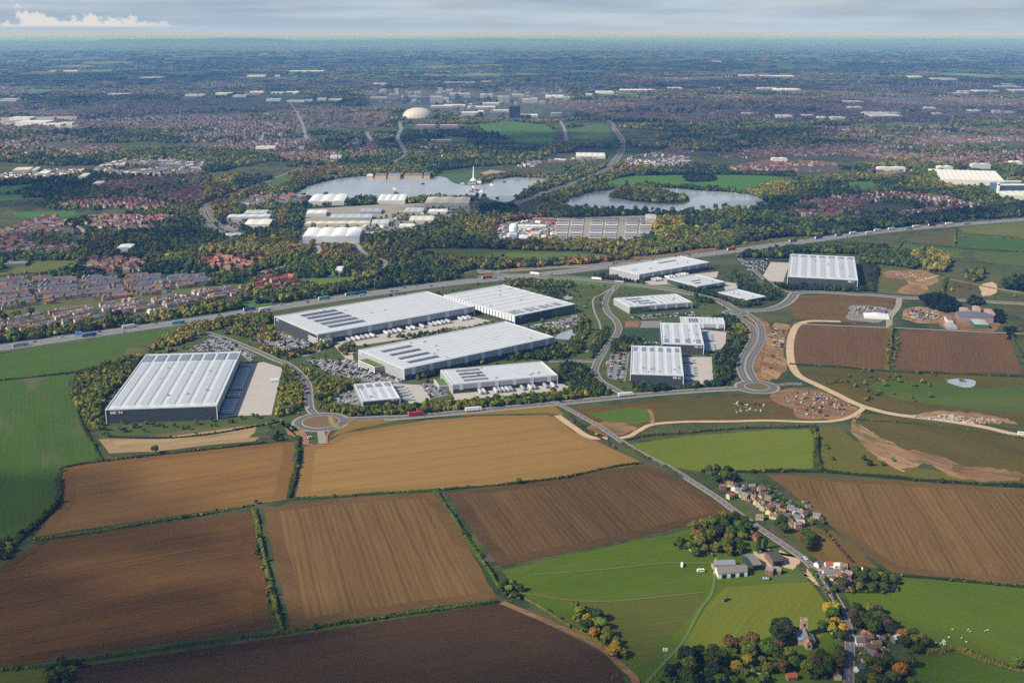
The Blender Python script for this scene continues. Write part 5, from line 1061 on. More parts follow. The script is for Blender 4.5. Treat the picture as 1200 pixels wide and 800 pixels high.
DG=(.070,.102,.014); MG=(.118,.158,.018); OL=(.190,.182,.026); LG=(.150,.190,.035); YE=(.46,.33,.03); YO=(.44,.23,.03); RU=(.17,.095,.035); BG=(.036,.056,.020); YG=(.25,.25,.035); PU=(.11,.065,.045); CO=(.012,.022,.014)
NAMES = {DG:'dark green', MG:'mid green', OL:'olive green', LG:'light green', YE:'yellow', YO:'amber', RU:'rust brown', BG:'blackish green', YG:'yellow-green', PU:'purple-brown', CO:'near-black'}
def jit(c, k=.18): return tuple(max(.003, v*random.uniform(1-k, 1+k)) for v in c)
def tree(x, y, h, col, label, group, kind='round', fine=True, rad=None, z=.2):
    nm = {'round': 'broadleaf_tree', 'cone': 'conifer_tree', 'column': 'columnar_tree'}[kind]
    o = thing(nm, label, 'tree', (x, y, z), random.uniform(0, 6), group)
    h *= 1.12; rad = rad or h*random.uniform(.44, .58); ch = h*.84
    if kind != 'round': rad = h*.24; ch = h*.95
    me = random.choice(CR if fine else CRS) if kind == 'round' else (CRC if kind == 'cone' else CRP)
    c_ = link('crown', me, o, jit(col)); c_.location = (0, 0, h-ch/2); c_.scale = (rad, rad*random.uniform(.88, 1.1), ch/2)
    t_ = link('trunk', random.choice(TRK), o); t_.scale = (h*.9, h*.9, h*.8); return o
def pick(pal):
    r = random.random()*sum(w for _, w in pal)
    for c_, w in pal:
        r -= w
        if r <= 0: return c_
    return pal[0][0]
TN = 0; UG = []
def zone(px, n, hmin, hmax, pal, where, fine=True, kinds=('round',), check=True, dmin=None, group=None):
    """single trees in a photo polygon; labelled by colour, size and order from the left"""
    global TN
    sc_ = .80 if (fine and sum(p[1] for p in px)/len(px) > 540) else 1.0; n = int(n*(1.12 if sc_ < 1 else .97)); hmin *= sc_; hmax *= sc_
    poly = GS(px); x0, x1, y0, y1 = bb(poly); pts = []; tries = 0; A = (x1-x0)*(y1-y0); d = dmin or .62*math.sqrt(A/max(n, 1))
    X = rng.uniform(x0, x1, 2500); Y = rng.uniform(y0, y1, 2500); k = inpoly(X, Y, poly); X, Y = X[k], Y[k]
    if check: k = ~blocked(X, Y, True, True, False, 3.0); X, Y = X[k], Y[k]
    cand = list(zip(X.tolist(), Y.tolist()))
    while len(pts) < n and cand and d > 1.5:
        for c_ in cand:
            if len(pts) >= n: break
            if all((c_[0]-a)**2+(c_[1]-b)**2 >= d*d for a, b in pts): pts.append(c_)
        d *= .88
    if sc_ < 1 and n > 5: UG.append((px, pal))
    hs = [random.uniform(hmin, hmax) for _ in pts]; cs = [pick(pal) for _ in pts]
    sx_ = [float(project(np.array([p[0]]), np.array([p[1]]))[0][0]) for p in pts]; order = sorted(range(len(pts)), key=lambda i: sx_[i]); cnt = {}
    tot = {}
    for c_ in cs: tot[c_] = tot.get(c_, 0)+1
    for i in order:
        c_ = cs[i]; cnt[c_] = cnt.get(c_, 0)+1; kd = random.choice(kinds)
        lab = '%s tree, %s such from left, %s' % (NAMES[c_], nth(cnt[c_]), where) if tot[c_] > 1 else 'the only %s tree %s' % (NAMES[c_], where)
        tree(pts[i][0], pts[i][1], hs[i], c_, lab, group or 'trees '+where, kd, fine); TN += 1
dark = [(DG, 5), (MG, 3), (BG, 2), (OL, 2)]
mixd = [(DG, 4), (MG, 4), (OL, 3), (LG, 1.2), (YG, 1.5), (YE, .8), (RU, .6)]
aut = [(DG, 3), (MG, 2), (OL, 2), (YG, 2.5), (YE, 2), (YO, .8)]
park = [(DG, 2.5), (MG, 3.5), (OL, 3), (YG, 3), (LG, 1.5), (YE, .7)]
zone([(790,640),(805,628),(818,618),(840,608),(866,603),(884,618),(882,626),(872,628),(868,642),(876,648),(862,652),(840,652),(822,654),(800,646)], 27, 9, 14, [(DG,5),(MG,3),(OL,3),(BG,2),(RU,.6),(YG,.7)], 'in the copse above the barns')
zone([(826,556),(835,549),(862,552),(864,562),(850,568),(832,564)], 7, 9, 12, dark, 'in the dark clump where the lane starts')
zone([(885,645),(893,640),(903,640),(898,648),(888,650)], 3, 12, 15, [(BG,1)], 'between farmhouse and black barn', kinds=('cone',))
zone([(905,618),(915,612),(924,618),(920,628),(910,628)], 3, 11, 14, [(DG,1)], 'by the lane under the white house')
zone([(930,632),(945,630),(955,640),(950,648),(936,646)], 4, 12, 15, [(DG,1)], 'on the tan field edge east of the lane')
zone([(868,574),(900,572),(925,590),(960,604),(972,614),(930,618),(905,600),(880,580)], 16, 4, 7, [(DG,4),(MG,3),(LG,1)], 'in the village gardens', dmin=9)
zone([(770,800),(776,788),(800,775),(835,765),(850,778),(850,792),(830,808),(790,812)], 9, 12, 16, [(BG,4),(DG,3),(OL,1)], 'in the dark wood at the bottom edge')
zone([(825,797),(845,790),(870,780),(890,772),(905,780),(900,800),(850,806)], 9, 8, 12, [(MG,3),(OL,2),(YE,1.2),(LG,2)], 'below the churchyard wood')
zone([(850,762),(880,756),(905,757),(925,770),(935,782),(915,790),(890,770),(865,770)], 11, 11, 15, [(DG,3),(MG,2),(RU,1.5),(OL,3)], 'in the belt west of the church')
zone([(908,752),(914,742),(924,740),(926,752),(916,758)], 4, 14, 18, [(BG,3),(RU,1)], 'left of the church tower')
zone([(955,755),(965,750),(963,740),(955,742)], 2, 9, 12, [(DG,1)], 'right of the church tower')
zone([(945,790),(955,768),(975,762),(988,766),(987,785),(970,797),(950,797)], 9, 10, 14, [(OL,3),(RU,1.5),(DG,2),(MG,2)], 'between church and lower road')
zone([(968,722),(974,713),(982,722),(990,738),(986,752),(975,748)], 8, 9, 12, [(YE,3),(YG,2),(DG,2)], 'on the roadside above the church')
zone([(994,728),(1000,718),(1018,714),(1035,722),(1050,738),(1052,746),(1030,744),(1008,742),(998,738)], 14, 9, 13, [(DG,4),(BG,3),(OL,1),(PU,.6)], 'in the dark copse behind the manor')
zone([(1052,760),(1055,748),(1072,746),(1085,752),(1086,764),(1068,768)], 7, 9, 12, [(DG,3),(OL,2),(YO,1)], 'at the hedge end east of the manor')
zone([(1003,806),(1002,792),(1015,780),(1030,778),(1042,782),(1060,778),(1072,790),(1068,806)], 11, 8, 12, [(DG,3),(MG,2),(OL,2),(YO,1),(RU,.8)], 'in the gardens at the bottom road')
zone([(974,690),(985,683),(1005,672),(1030,668),(1045,672),(1052,686),(1045,694),(1005,692)], 14, 5, 11, [(DG,4),(MG,3),(OL,1.5),(YO,.8)], 'in the walled garden past the bend')
zone([(586,690),(590,680),(604,686),(614,694),(610,702),(595,700)], 6, 6, 9, [(DG,3),(OL,2),(YG,1)], 'at the field corner by the pasture gate')
zone([(668,722),(676,714),(690,722),(702,728),(712,742),(728,762),(735,772),(728,778),(712,765),(692,744)], 14, 8, 12, [(YE,2.2),(YG,1.5),(DG,3),(OL,2),(YO,.8)], 'in the row along the pasture')
zone([(50,800),(62,782),(78,776),(92,776),(90,790),(70,808)], 6, 6, 10, dark, 'at the bottom-left field corner')
zone([(-4,655),(-4,638),(8,632),(18,640),(16,652),(6,658)], 6, 6, 9, [(DG,2),(YG,1),(OL,1)], 'at the bend of the western stream hedge')
zone([(140,497),(200,497),(310,488),(312,494),(200,506),(145,508)], 14, 4, 6, [(MG,2),(DG,2),(OL,1),(RU,.7)], 'on the lawn before the MK 94 wall', fine=False)
zone([(88,470),(90,442),(118,432),(140,426),(165,420),(158,436),(140,452),(124,466),(122,500),(150,505),(120,512),(106,500)], 38, 6, 9, park, 'in the belt left of MK 94', fine=False)
zone([(333,432),(342,430),(352,442),(356,452),(356,470),(350,480),(336,487),(322,489),(330,460)], 20, 6, 9, park, 'between the MK 94 yard and the park road', fine=False)
zone([(372,474),(385,478),(430,480),(480,476),(530,473),(600,467),(668,459),(690,463),(672,470),(620,475),(560,481),(480,487),(420,489),(382,486)], 44, 6, 9, park, 'in the long belt along the front road', fine=False)
for x, y, h, c_, lab in [(182,531,9,DG,'lone dark bush-like tree on the strip below MK 94'), (608,567,6,MG,'lone round tree on the hedge between two fields'), (1192,783,9,LG,'lone light green tree at the bottom-right edge'), (72,552,4,OL,'stunted tree on the western hedge corner'), (512,713,4,OL,'lone bush tree on the bottom hedge line'), (300,590,4,DG,'small tree where four fields meet')]:
    p = G(x, y); tree(p[0], p[1], h, c_, lab, None, fine=True)
print('T', round(time.time()-T0, 1))
# ------------------------------------------------------------------ hedges
HB = []
def hedge(px, label, w=2.6, h=2.4, pal=(DG, MG, OL), dens=1.0, name='hedge'):
    for p in resample(smooth(px), 5):
        if random.random() < .55: HB.append((p[0]+random.uniform(-w, w)*.4, p[1]+random.uniform(-w, w)*.4, random.uniform(.8, 1.5+.25*w)))
    ln = resample(smooth(px), 1.6); mb = MB(); r = random.Random(len(px)+int(px[0][0])); ctr = ln[len(ln)//2]; k0 = r.uniform(0, 9)
    for i, p in enumerate(ln[:-1]):
        d = ln[i+1]-p; d = d/np.linalg.norm(d); n = np.array([-d[1], d[0]]); hh = h*(.62+.45*math.sin(i*.13+k0)*math.sin(i*.041)+.45*r.random()); q = p-ctr; ww = w*(.8+.3*math.sin(i*.07+k0))
        mb.prism([tuple(q+n*ww*.35), tuple(q+d*1.4+n*ww*.35), tuple(q+d*1.4-n*ww*.35), tuple(q-n*ww*.35)], 0, hh*.72)
        for _ in range(int(7*dens)):
            th = r.uniform(0, PI); c_ = Vector((q[0]+d[0]*r.random()*1.3+n[0]*math.cos(th)*ww*.5, q[1]+d[1]*r.random()*1.3+n[1]*math.cos(th)*ww*.5, hh*(.35+.6*math.sin(th))))
            nn = Vector((n[0]*math.cos(th)+r.gauss(0, .4), n[1]*math.cos(th)+r.gauss(0, .4), math.sin(th)+r.gauss(0, .3))).normalized(); t1 = nn.orthogonal().normalized(); t2 = nn.cross(t1); s = r.uniform(.3, .6)
            mb.quad(c_-t1*s-t2*s, c_+t1*s-t2*s*.7, c_+t1*s+t2*s, c_-t1*s*.6+t2*s)
    o = link(name, mb.mesh('hedge', [M['leaf']]), None, jit(random.choice(pal), .1), (ctr[0], ctr[1], .18)); return tag(o, label, 'hedge', 'field hedges')
for px, lab, kw in [
 ([(36,632),(60,631),(120,622),(180,612),(240,603),(296,592)], 'hedge between the tan field and the large dark brown field', {}),
 ([(344,585),(400,582),(470,577),(520,574)], 'hedge dividing the stubble field from the ribbed brown field', {}), ([(520,574),(600,567),(660,560),(700,551),(750,543)], 'hedge dividing the stubble field from the dark ploughed field', {}),
 ([(349,512),(349,530),(348,545),(343,565),(338,584)], 'short thick hedge running down from the roundabout', dict(w=6, h=4, dens=2)), ([(297,597),(303,622),(310,655),(318,690),(325,720),(332,740)], 'rust-flecked hedge strip between the two front brown fields', dict(w=5, h=3, pal=(OL, RU), dens=1.4)),
 ([(92,775),(160,765),(240,753),(330,742),(400,731),(470,721),(530,712),(580,706)], 'long hedge above the darkest front field', dict(w=3.2, h=3)), ([(-20,786),(20,784),(60,781),(90,775)], 'hedge on the bottom-left grass', {}),
 ([(512,577),(525,597),(540,620),(556,645),(572,668),(585,690)], 'hedge line between the ribbed and the dark ploughed field', dict(w=4, h=2.6)), ([(90,440),(86,460),(90,480),(100,505),(118,536),(122,541)], 'hedge curving below the MK 94 belt', dict(w=4)),
 ([(74,548),(110,542),(180,534),(250,526),(312,519)], 'hedge under the pink-tan strip', {}), ([(68,562),(70,578),(66,592),(50,608),(30,624),(14,640)], 'thick stream hedge beside the western green field', dict(w=7, h=4, pal=(OL, DG), dens=1.8)),
 ([(128,512),(180,514),(240,510),(300,500),(330,494)], 'clipped dark hedge below the MK 94 lawn', dict(w=3, h=2.2, pal=(BG,))), ([(0,446),(40,442),(84,437),(130,426)], 'thin hedge between the two western green fields', dict(w=2)),
 ([(612,700),(640,716),(675,738),(700,752),(724,772)], 'ragged hedge between pasture and darkest field', dict(w=2)), ([(822,553),(870,553),(955,553),(1000,556),(1060,562),(1120,566),(1200,571),(1300,580)], 'dark hedge along the top of the big eastern brown field', dict(w=5, h=3.5, pal=(BG,), dens=1.5)),
 ([(954,500),(957,515),(956,530),(959,550)], 'thick hedge at the end of the bright green field', dict(w=8, h=4, pal=(PU, DG), dens=2)), ([(735,516),(760,511),(800,508),(860,503),(950,500)], 'hedge above the bright green field', dict(w=3)),
 ([(668,488),(680,500),(700,512),(722,526)], 'dark earth hedge beside the access track', dict(w=4, pal=(PU, DG))), ([(1056,675),(1100,679),(1160,684),(1200,688),(1300,700)], 'hedge below the big eastern brown field', dict(w=3, pal=(BG,))),
 ([(1085,766),(1105,764),(1122,762),(1145,771),(1170,779),(1200,787),(1300,812)], 'wavy hedge across the eastern pasture', dict(w=5, h=4, pal=(OL, PU), dens=2)), ([(1044,385),(1043,400),(1041,420),(1040,433)], 'hedge strip between the two small ploughed fields', dict(w=10, h=4, pal=(OL, MG), dens=2.5)),
 ([(925,427),(985,431),(1050,436),(1100,438),(1200,442)], 'dark hedge under the two small ploughed fields', dict(w=3, pal=(BG,))), ([(1002,492),(1060,496),(1120,503),(1200,514)], 'low hedge south of the chalky track', dict(w=2)),
 ([(965,450),(1000,447),(1060,444)], 'short hedge line across the moorland', dict(w=2)), ([(966,622),(985,645),(1005,668)], 'hedge between tan field and big eastern brown field', dict(w=2, pal=(PU,))), ([(1184,392),(1194,410),(1202,430)], 'hedge beside the eastern farm track', dict(w=4)),
 ([(975,692),(1000,694),(1040,694),(1052,690)], 'dark hedge along the walled garden', dict(w=4, h=3, pal=(BG,), dens=1.6)), ([(1105,347),(1107,335),(1109,325)], 'hedge beside the ripped-up earth site', dict(w=7, h=4)),
 ([(962,672),(972,688),(980,704),(987,722)], 'roadside hedge east of the lane', dict(w=2.2, pal=(BG,))), ([(950,668),(960,684),(972,704),(980,720)], 'roadside hedge beside the light green pasture', dict(w=3, h=2.6)),
 ([(728,520),(750,533),(780,548),(800,560)], 'dark verge hedge beside the village lane', dict(w=2.5)), ([(1060,282),(1054,290),(1060,293),(1130,303)], 'hedge round the small eastern meadows', dict(w=5, h=4)), ([(1058,284),(1080,288),(1120,291),(1200,296)], 'hedge between the eastern meadows', dict(w=5, h=4)), ([(1120,270),(1119,280),(1118,291)], 'short upright hedge in the eastern meadows', dict(w=6, h=4)), ([(1122,278),(1160,279),(1200,280)], 'hedge above the bright eastern meadow', dict(w=5, h=4))]:
    hedge(px, lab, **kw)
print('T', round(time.time()-T0, 1))
# ------------------------------------------------------------------ estates
RB=[(DRED,4),(RED,1.5),(GRY,2),(BRN,3)]; RG=[((.15,.15,.17),4),((.12,.14,.19),4),(BRN,2),((.28,.15,.09),2)]; RR=[(RED,4),((.36,.13,.08),3),(DRED,2)]; RW=[(GRY,3),((.5,.5,.52),3),(SL,2),(BRN,2)]; RT=[((.30,.17,.09),3),(BRN,2),(GRY,3)]
WC=[(CRM,2),(BRK,3),(STO,3),(WH,.8),((.42,.25,.14),3)]; WW=[(WH,4),(CRM,2),(BRK,1)]
estates = [
 ('in the terraces above the green strip', [(-60,333),(30,327),(100,327),(180,324),(250,325),(254,330),(200,341),(150,352),(90,352),(0,364),(-60,372)], ((0,345),(200,326)), RG, [((.60,.33,.15),5),((.45,.20,.10),3),(CRM,2),(WH,1.2)], 8.6, 19),
 ('beside the motorway bank', [(-60,386),(0,378),(60,367),(110,360),(160,352),(210,347),(270,335),(290,340),(286,347),(240,356),(180,367),(120,376),(60,384),(0,392),(-60,400)], ((0,385),(200,352)), [((.22,.20,.20),3),((.24,.18,.15),3),((.20,.10,.08),2.5),(SL,1.5),((.33,.29,.25),1)], [((.62,.50,.38),3),(CRM,3),((.48,.27,.16),3),(WH,1.5)], 9.0, 20),
 ('in the red-roofed estate', [(296,333),(305,326),(345,325),(357,339),(340,344),(300,348)], ((300,345),(350,335)), RR, [(BRK,3),(CRM,1),(PNK,1)], 9, 19)]
hpts = []
for ei, (where, px, (a, b), rp, wp, sp1, sp2_) in enumerate(estates):
    poly = GS(px); A = np.array(G(*a)); B = np.array(G(*b)); d = (B-A)/np.linalg.norm(B-A); n = np.array([-d[1], d[0]]); P = np.asarray(poly)-A; U_ = P@d; V_2 = P@n; row = 0; v = V_2.min()
    sheet('estate_ground', px, .14, mat('gardens_and_streets', (.085,.088,.055), var=.55, vs=.05)); 
    while v < V_2.max():
        u = U_.min()+random.uniform(0, 10); k = 0
        while u < U_.max():
            if ei == 0 or random.random() < .92:
                p = A+d*u+n*(v+random.uniform(-1.5, 1.5)+3*math.sin(u*.03+row)); q = 0 if random.random() < .8 else PI/2
                if inpoly(np.array([p[0]]), np.array([p[1]]), poly)[0]: hpts.append((p[0], p[1], math.atan2(d[1], d[0])+q+random.uniform(-.05, .05)+.08*math.sin(u*.01+row), ei, row, pick(rp), pick(wp)))
            k += 1; u += sp1*(1 if k % 7 else 2.6)+random.uniform(0, 2 if ei else .6)
        v += sp2_*(.8 if row % 2 else 1.2); row += 1
BX = np.array([h[0] for h in hpts]); BY = np.array([h[1] for h in hpts]); ok = ~blocked(BX, BY, True, True, False)
hpts = [h for h, o_ in zip(hpts, ok) if o_]
# measured by picture size: the nearest 240 become houses of their own
inframe = [(-20 < float(project(np.array([h[0]]), np.array([h[1]]))[0][0]) < 1220) for h in hpts]
order = sorted([i for i in range(len(hpts)) if inframe[i]], key=lambda i: hpts[i][0]**2+hpts[i][1]**2)[:238]; single = set(order)
byrow = {}
for i in order: byrow.setdefault((hpts[i][3], hpts[i][4]), []).append(i)
rofs = {id(GRY): 'grey'}
def rname(c_): return {GRY:'grey',SL:'slate',BRN:'brown',DRED:'dark red',RED:'red',(.36,.13,.08):'orange-red'}.get(c_, 'tan')
def wname(c_): return {CRM:'cream',BRK:'brick',STO:'stone-coloured',WH:'white',PNK:'pink'}.get(c_, 'tan brick')
for (ei, row), idx in byrow.items():
    idx.sort(key=lambda i: hpts[i][0]); rows = sorted(r for e_, r in byrow if e_ == ei)
    for k, i in enumerate(idx):
        x, y, rz, _, _, rc, wc = hpts[i]
        o = house(x, y, rz, 's' if ei == 0 or k % 3 else 'm', jit(rc), wc, '%s-roofed house, %s from left, %s row, %s' % (rname(rc), nth(k+1), nth(rows.index(row)+1), estates[ei][0]), 'houses '+estates[ei][0])
rest = [h for i, h in enumerate(hpts) if i not in single]
FX, FY, FR, FT, FW, FS = ([h[0] for h in rest], [h[1] for h in rest], [h[2] for h in rest], [h[5] for h in rest], [h[6] for h in rest], [1.0]*len(rest))
EST = [(px, rp, wp, sp_, cov) for px, rp, wp, sp_, cov in [
 ([(-40,272),(10,268),(45,290),(42,297),(-40,300)], RT, WC, 15, .8), ([(18,264),(60,252),(80,262),(97,277),(92,292),(60,297),(25,285)], RB, WW, 13, .9), ([(100,262),(115,253),(150,254),(208,254),(212,262),(180,270),(120,272)], RB, WC, 13, .9),
 ([(97,318),(105,303),(150,304),(172,308),(165,318),(130,322)], RB, WC, 14, .95), ([(232,312),(240,303),(260,298),(300,302),(302,312),(270,318)], RR, WC, 14, .8), ([(118,292),(125,286),(150,284),(155,290),(140,294)], RT, WC, 14, .6),
 ([(108,200),(125,192),(150,188),(200,188),(240,192),(238,203),(200,206),(150,207)], RW, WW, 16, .85), ([(-40,212),(0,206),(50,201),(70,196),(105,189),(110,196),(85,205),(60,210)], RW, WC, 16, .8), ([(123,215),(150,207),(200,207),(235,202),(243,215),(242,235),(200,238),(165,234),(160,222),(130,224)], [(DRED,5),(BRN,2),(PU,2)], WC, 15, .85),
 ([(60,240),(90,236),(160,232),(200,240),(190,246),(110,244)], RB, WC, 16, .8), ([(280,238),(300,230),(360,228),(358,240),(320,241),(285,241)], RG, WC, 18, .9), ([(0,165),(40,160),(80,158),(100,166),(60,172),(0,176)], RB, WC, 20, .7),
 ([(917,243),(950,235),(990,230),(1050,226),(1110,232),(1153,242),(1150,255),(1090,260),(1040,257),(990,258),(930,256)], RB, [(CRM,2),(BRK,2),(WH,1)], 15, .85), ([(960,247),(985,243),(988,252),(965,255)], [((.30,.11,.07),3),(DRED,1)], WC, 15, .9), ([(995,244),(1008,241),(1010,250),(998,252)], [((.30,.11,.07),3),(DRED,1)], WC, 15, .9),
 ([(732,194),(738,184),(770,181),(808,185),(806,195),(770,197)], RW, WC, 16, .9), ([(855,198),(900,188),(960,190),(1000,196),(1060,195),(1080,200),(1040,205),(950,202),(870,204)], RB, WC, 17, .75), ([(840,182),(900,172),(1000,168),(1100,175),(1230,178),(1230,195),(1150,192),(1050,190),(940,186),(860,190)], RB, WC, 19, .7),
 ([(900,160),(960,148),(1060,146),(1200,150),(1230,170),(1100,172),(1000,165)], RB, WC, 22, .6), ([(760,182),(800,170),(850,165),(900,170),(850,180)], RB, WC, 20, .5), ([(780,165),(820,150),(870,148),(900,158),(850,163)], RB, WC, 22, .5),
 ([(400,170),(420,163),(450,170),(440,185),(410,186)], RB, WC, 20, .6), ([(20,178),(60,170),(140,172),(150,182),(80,188)], RB, WC, 20, .7), ([(200,160),(300,140),(350,150),(380,170),(300,176),(230,172)], RB, WC, 20, .8), ([(100,160),(200,140),(260,145),(200,160)], RB, WC, 26, .5),
 ([(604,196),(620,188),(635,190),(630,196)], RW, WW, 16, .7), ([(300,180),(340,172),(400,178),(395,190),(340,190)], RB, WC, 20, .7), ([(545,182),(600,178),(660,182),(640,190),(560,190)], RB, WC, 28, .35), ([(640,190),(700,185),(700,196),(660,200)], RW, WC, 28, .35),
 ([(-60,130),(100,118),(240,118),(400,125),(460,130),(450,150),(300,150),(120,152),(-60,158)], RB, WC, 23, .65), ([(640,120),(800,112),(1000,112),(1260,118),(1260,142),(1000,142),(850,145),(700,135)], RB, WC, 23, .65), ([(-60,100),(200,92),(600,96),(1000,94),(1260,98),(1260,116),(900,110),(500,108),(-60,116)], RB, [(STO,2),(BRK,1),(WH,1)], 34, .5),
 ([(640,92),(760,84),(900,88),(1000,96),(800,100)], RB, [(STO,2),(BRK,1),(WH,1)], 36, .6)]]
HS = [1.0]*len(FX)
for ei, (px, rp, wp, sp_, cov) in enumerate(EST):
    poly = GS(px); x0, x1, y0, y1 = bb(poly); a0 = random.uniform(-.3, .3); c0_, s0_ = math.cos(a0), math.sin(a0)
    gx, gy = np.meshgrid(np.arange(-1, 1, sp_*.9/((x1-x0)*.75)), np.arange(-1, 1, sp_*1.7/((y1-y0+x1-x0)*.6))); gx = gx.ravel()*(x1-x0)*.75; gy = gy.ravel()*(y1-y0+x1-x0)*.6
    gx = gx+rng.normal(0, sp_*.15, gx.shape); gy = gy+12*np.sin(gx*.02+a0*9)+rng.normal(0, sp_*.2, gx.shape)
    X = (x0+x1)/2+gx*c0_-gy*s0_; Y = (y0+y1)/2+gx*s0_+gy*c0_
    k = inpoly(X, Y, poly) & (fbm(X, Y, 260, ei) < cov*.5+.25) & (rng.random(X.shape) < .9); X, Y = X[k], Y[k]
    b_ = blocked(X, Y, True, True, False); X, Y = X[~b_], Y[~b_]
    if sp_ < 25: sheet('estate_ground', px, .13, M['estate'] if 'estate' in M else M.setdefault('estate', mat('estate_gardens', (.075,.070,.045), var=.6, vs=.03)))
    for x, y in zip(X, Y):
        FX.append(x); FY.append(y); FR.append(a0+(0 if random.random() < .75 else PI/2)+.4*math.sin(x*.004+y*.003)); FT.append(jit(pick(rp), .25)); FW.append(pick(wp)); HS.append(max(1.0, min(1.7, sp_/20)))
FX, FY = np.array(FX), np.array(FY); hs = np.array(HS)
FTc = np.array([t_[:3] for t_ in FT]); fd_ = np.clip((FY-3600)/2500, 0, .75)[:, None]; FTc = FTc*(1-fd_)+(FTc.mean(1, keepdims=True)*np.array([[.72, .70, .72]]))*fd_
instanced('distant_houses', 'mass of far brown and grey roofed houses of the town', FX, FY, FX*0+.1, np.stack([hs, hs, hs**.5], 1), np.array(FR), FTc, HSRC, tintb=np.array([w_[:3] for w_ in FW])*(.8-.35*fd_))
HOUSES = np.stack([FX, FY], 1)
print('houses stuff', len(FX), 'single', len(single))
print('T', round(time.time()-T0, 1))
# ------------------------------------------------------------------ woods and belts (nobody could count these)
def palarr(pal, sel): c_ = np.array([p[0] for p in pal]); w = np.cumsum([p[1] for p in pal]); w = w/w[-1]; return c_[np.searchsorted(w, sel)]
TX = []; 
def addtrees(X, Y, r, pal, zs=1.0, sel=None, jitc=.22):
    if not len(X): return
    n = len(X); sel = np.clip(sel, 0, .999) if sel is not None else rng.random(n); c_ = palarr(pal, sel)*(1+rng.normal(0, jitc, (n, 1)))*(1+rng.normal(0, .06, (n, 3)))
    rr = r*rng.uniform(.7, 1.3, n); TX.append(np.c_[X, Y, rr, rr*zs*rng.uniform(.8, 1.15, n), np.clip(c_, .004, .6)])
# background landscape above the motorway
bgpx = [(-220,440),(0,404),(60,394),(150,382),(205,374),(260,366),(300,360),(350,352.5),(420,342),(480,334),(540,327),(560,318),(640,312),(700,305),(720,303),(780,300),(830,294),(870,289),(900,285),(960,277),(1000,272),(1040,267.5),(1080,263.5),(1130,260),(1200,254),(1420,240),(1420,60),(-220,60)]
bgw = GS(bgpx)
YE2=(.30,.23,.05); YO2=(.26,.155,.05)
pal_bg = [(BG, 1.2), (DG, 3.4), (MG, 3.8), (OL, 3.6), (YG, 2.6), (YE2, .5), (YO2, .22), (RU, .22)]
def fill(poly, sp_, r, pal, dens=.5, nsc=300, seed=1, zs=1.0, opens=True, colsc=160, thin=0):
    x0, x1, y0, y1 = bb(poly); gx, gy = np.meshgrid(np.arange(x0, x1, sp_), np.arange(y0, y1, sp_)); X = gx.ravel()+rng.uniform(-.5, .5, gx.size)*sp_*.9; Y = gy.ravel()+rng.uniform(-.5, .5, gx.size)*sp_*.9
    k = inpoly(X, Y, poly); px_, py_ = project(X, Y); k &= (px_ > -160) & (px_ < 1360); k &= (fbm(X, Y, nsc, seed) > 1-dens) if dens < 1 else k
    if thin: k &= rng.random(X.shape) > thin
    X, Y = X[k], Y[k]; b_ = blocked(X, Y, True, True, opens); X, Y = X[~b_], Y[~b_]
    cn = fbm(X, Y, colsc, seed+50); sel = np.clip((cn-.5)*1.7+.45+rng.normal(0, .20, X.shape), 0, .999); addtrees(X, Y, r, pal, zs, sel); return X, Y
Yn = lambda y: G(600, y)[1]
def slab(ya, yb):    # ground band between two photo rows, clipped to the background
    w0 = Yn(ya)*.62+400; w1 = Yn(yb)*.62+400; return [(-w0, Yn(ya)), (w0, Yn(ya)), (w1, Yn(yb)), (-w1, Yn(yb))]
EST_VIS = [GS(e_[0]) for e_ in EST if e_[3] < 25 and e_[4] > .5]+[GS(e_[1]) for e_ in estates]+[GS([(440,106),(665,104),(672,138),(520,130),(440,122)])]
CITY = GS([(425,104),(665,103),(672,140),(560,144),(520,132),(430,124)])
sheet('city_paving', [(425,104),(665,103),(672,140),(560,144),(520,132),(430,124)], .2, mat('city_ground', (.07,.075,.06), var=.7, vs=.01))
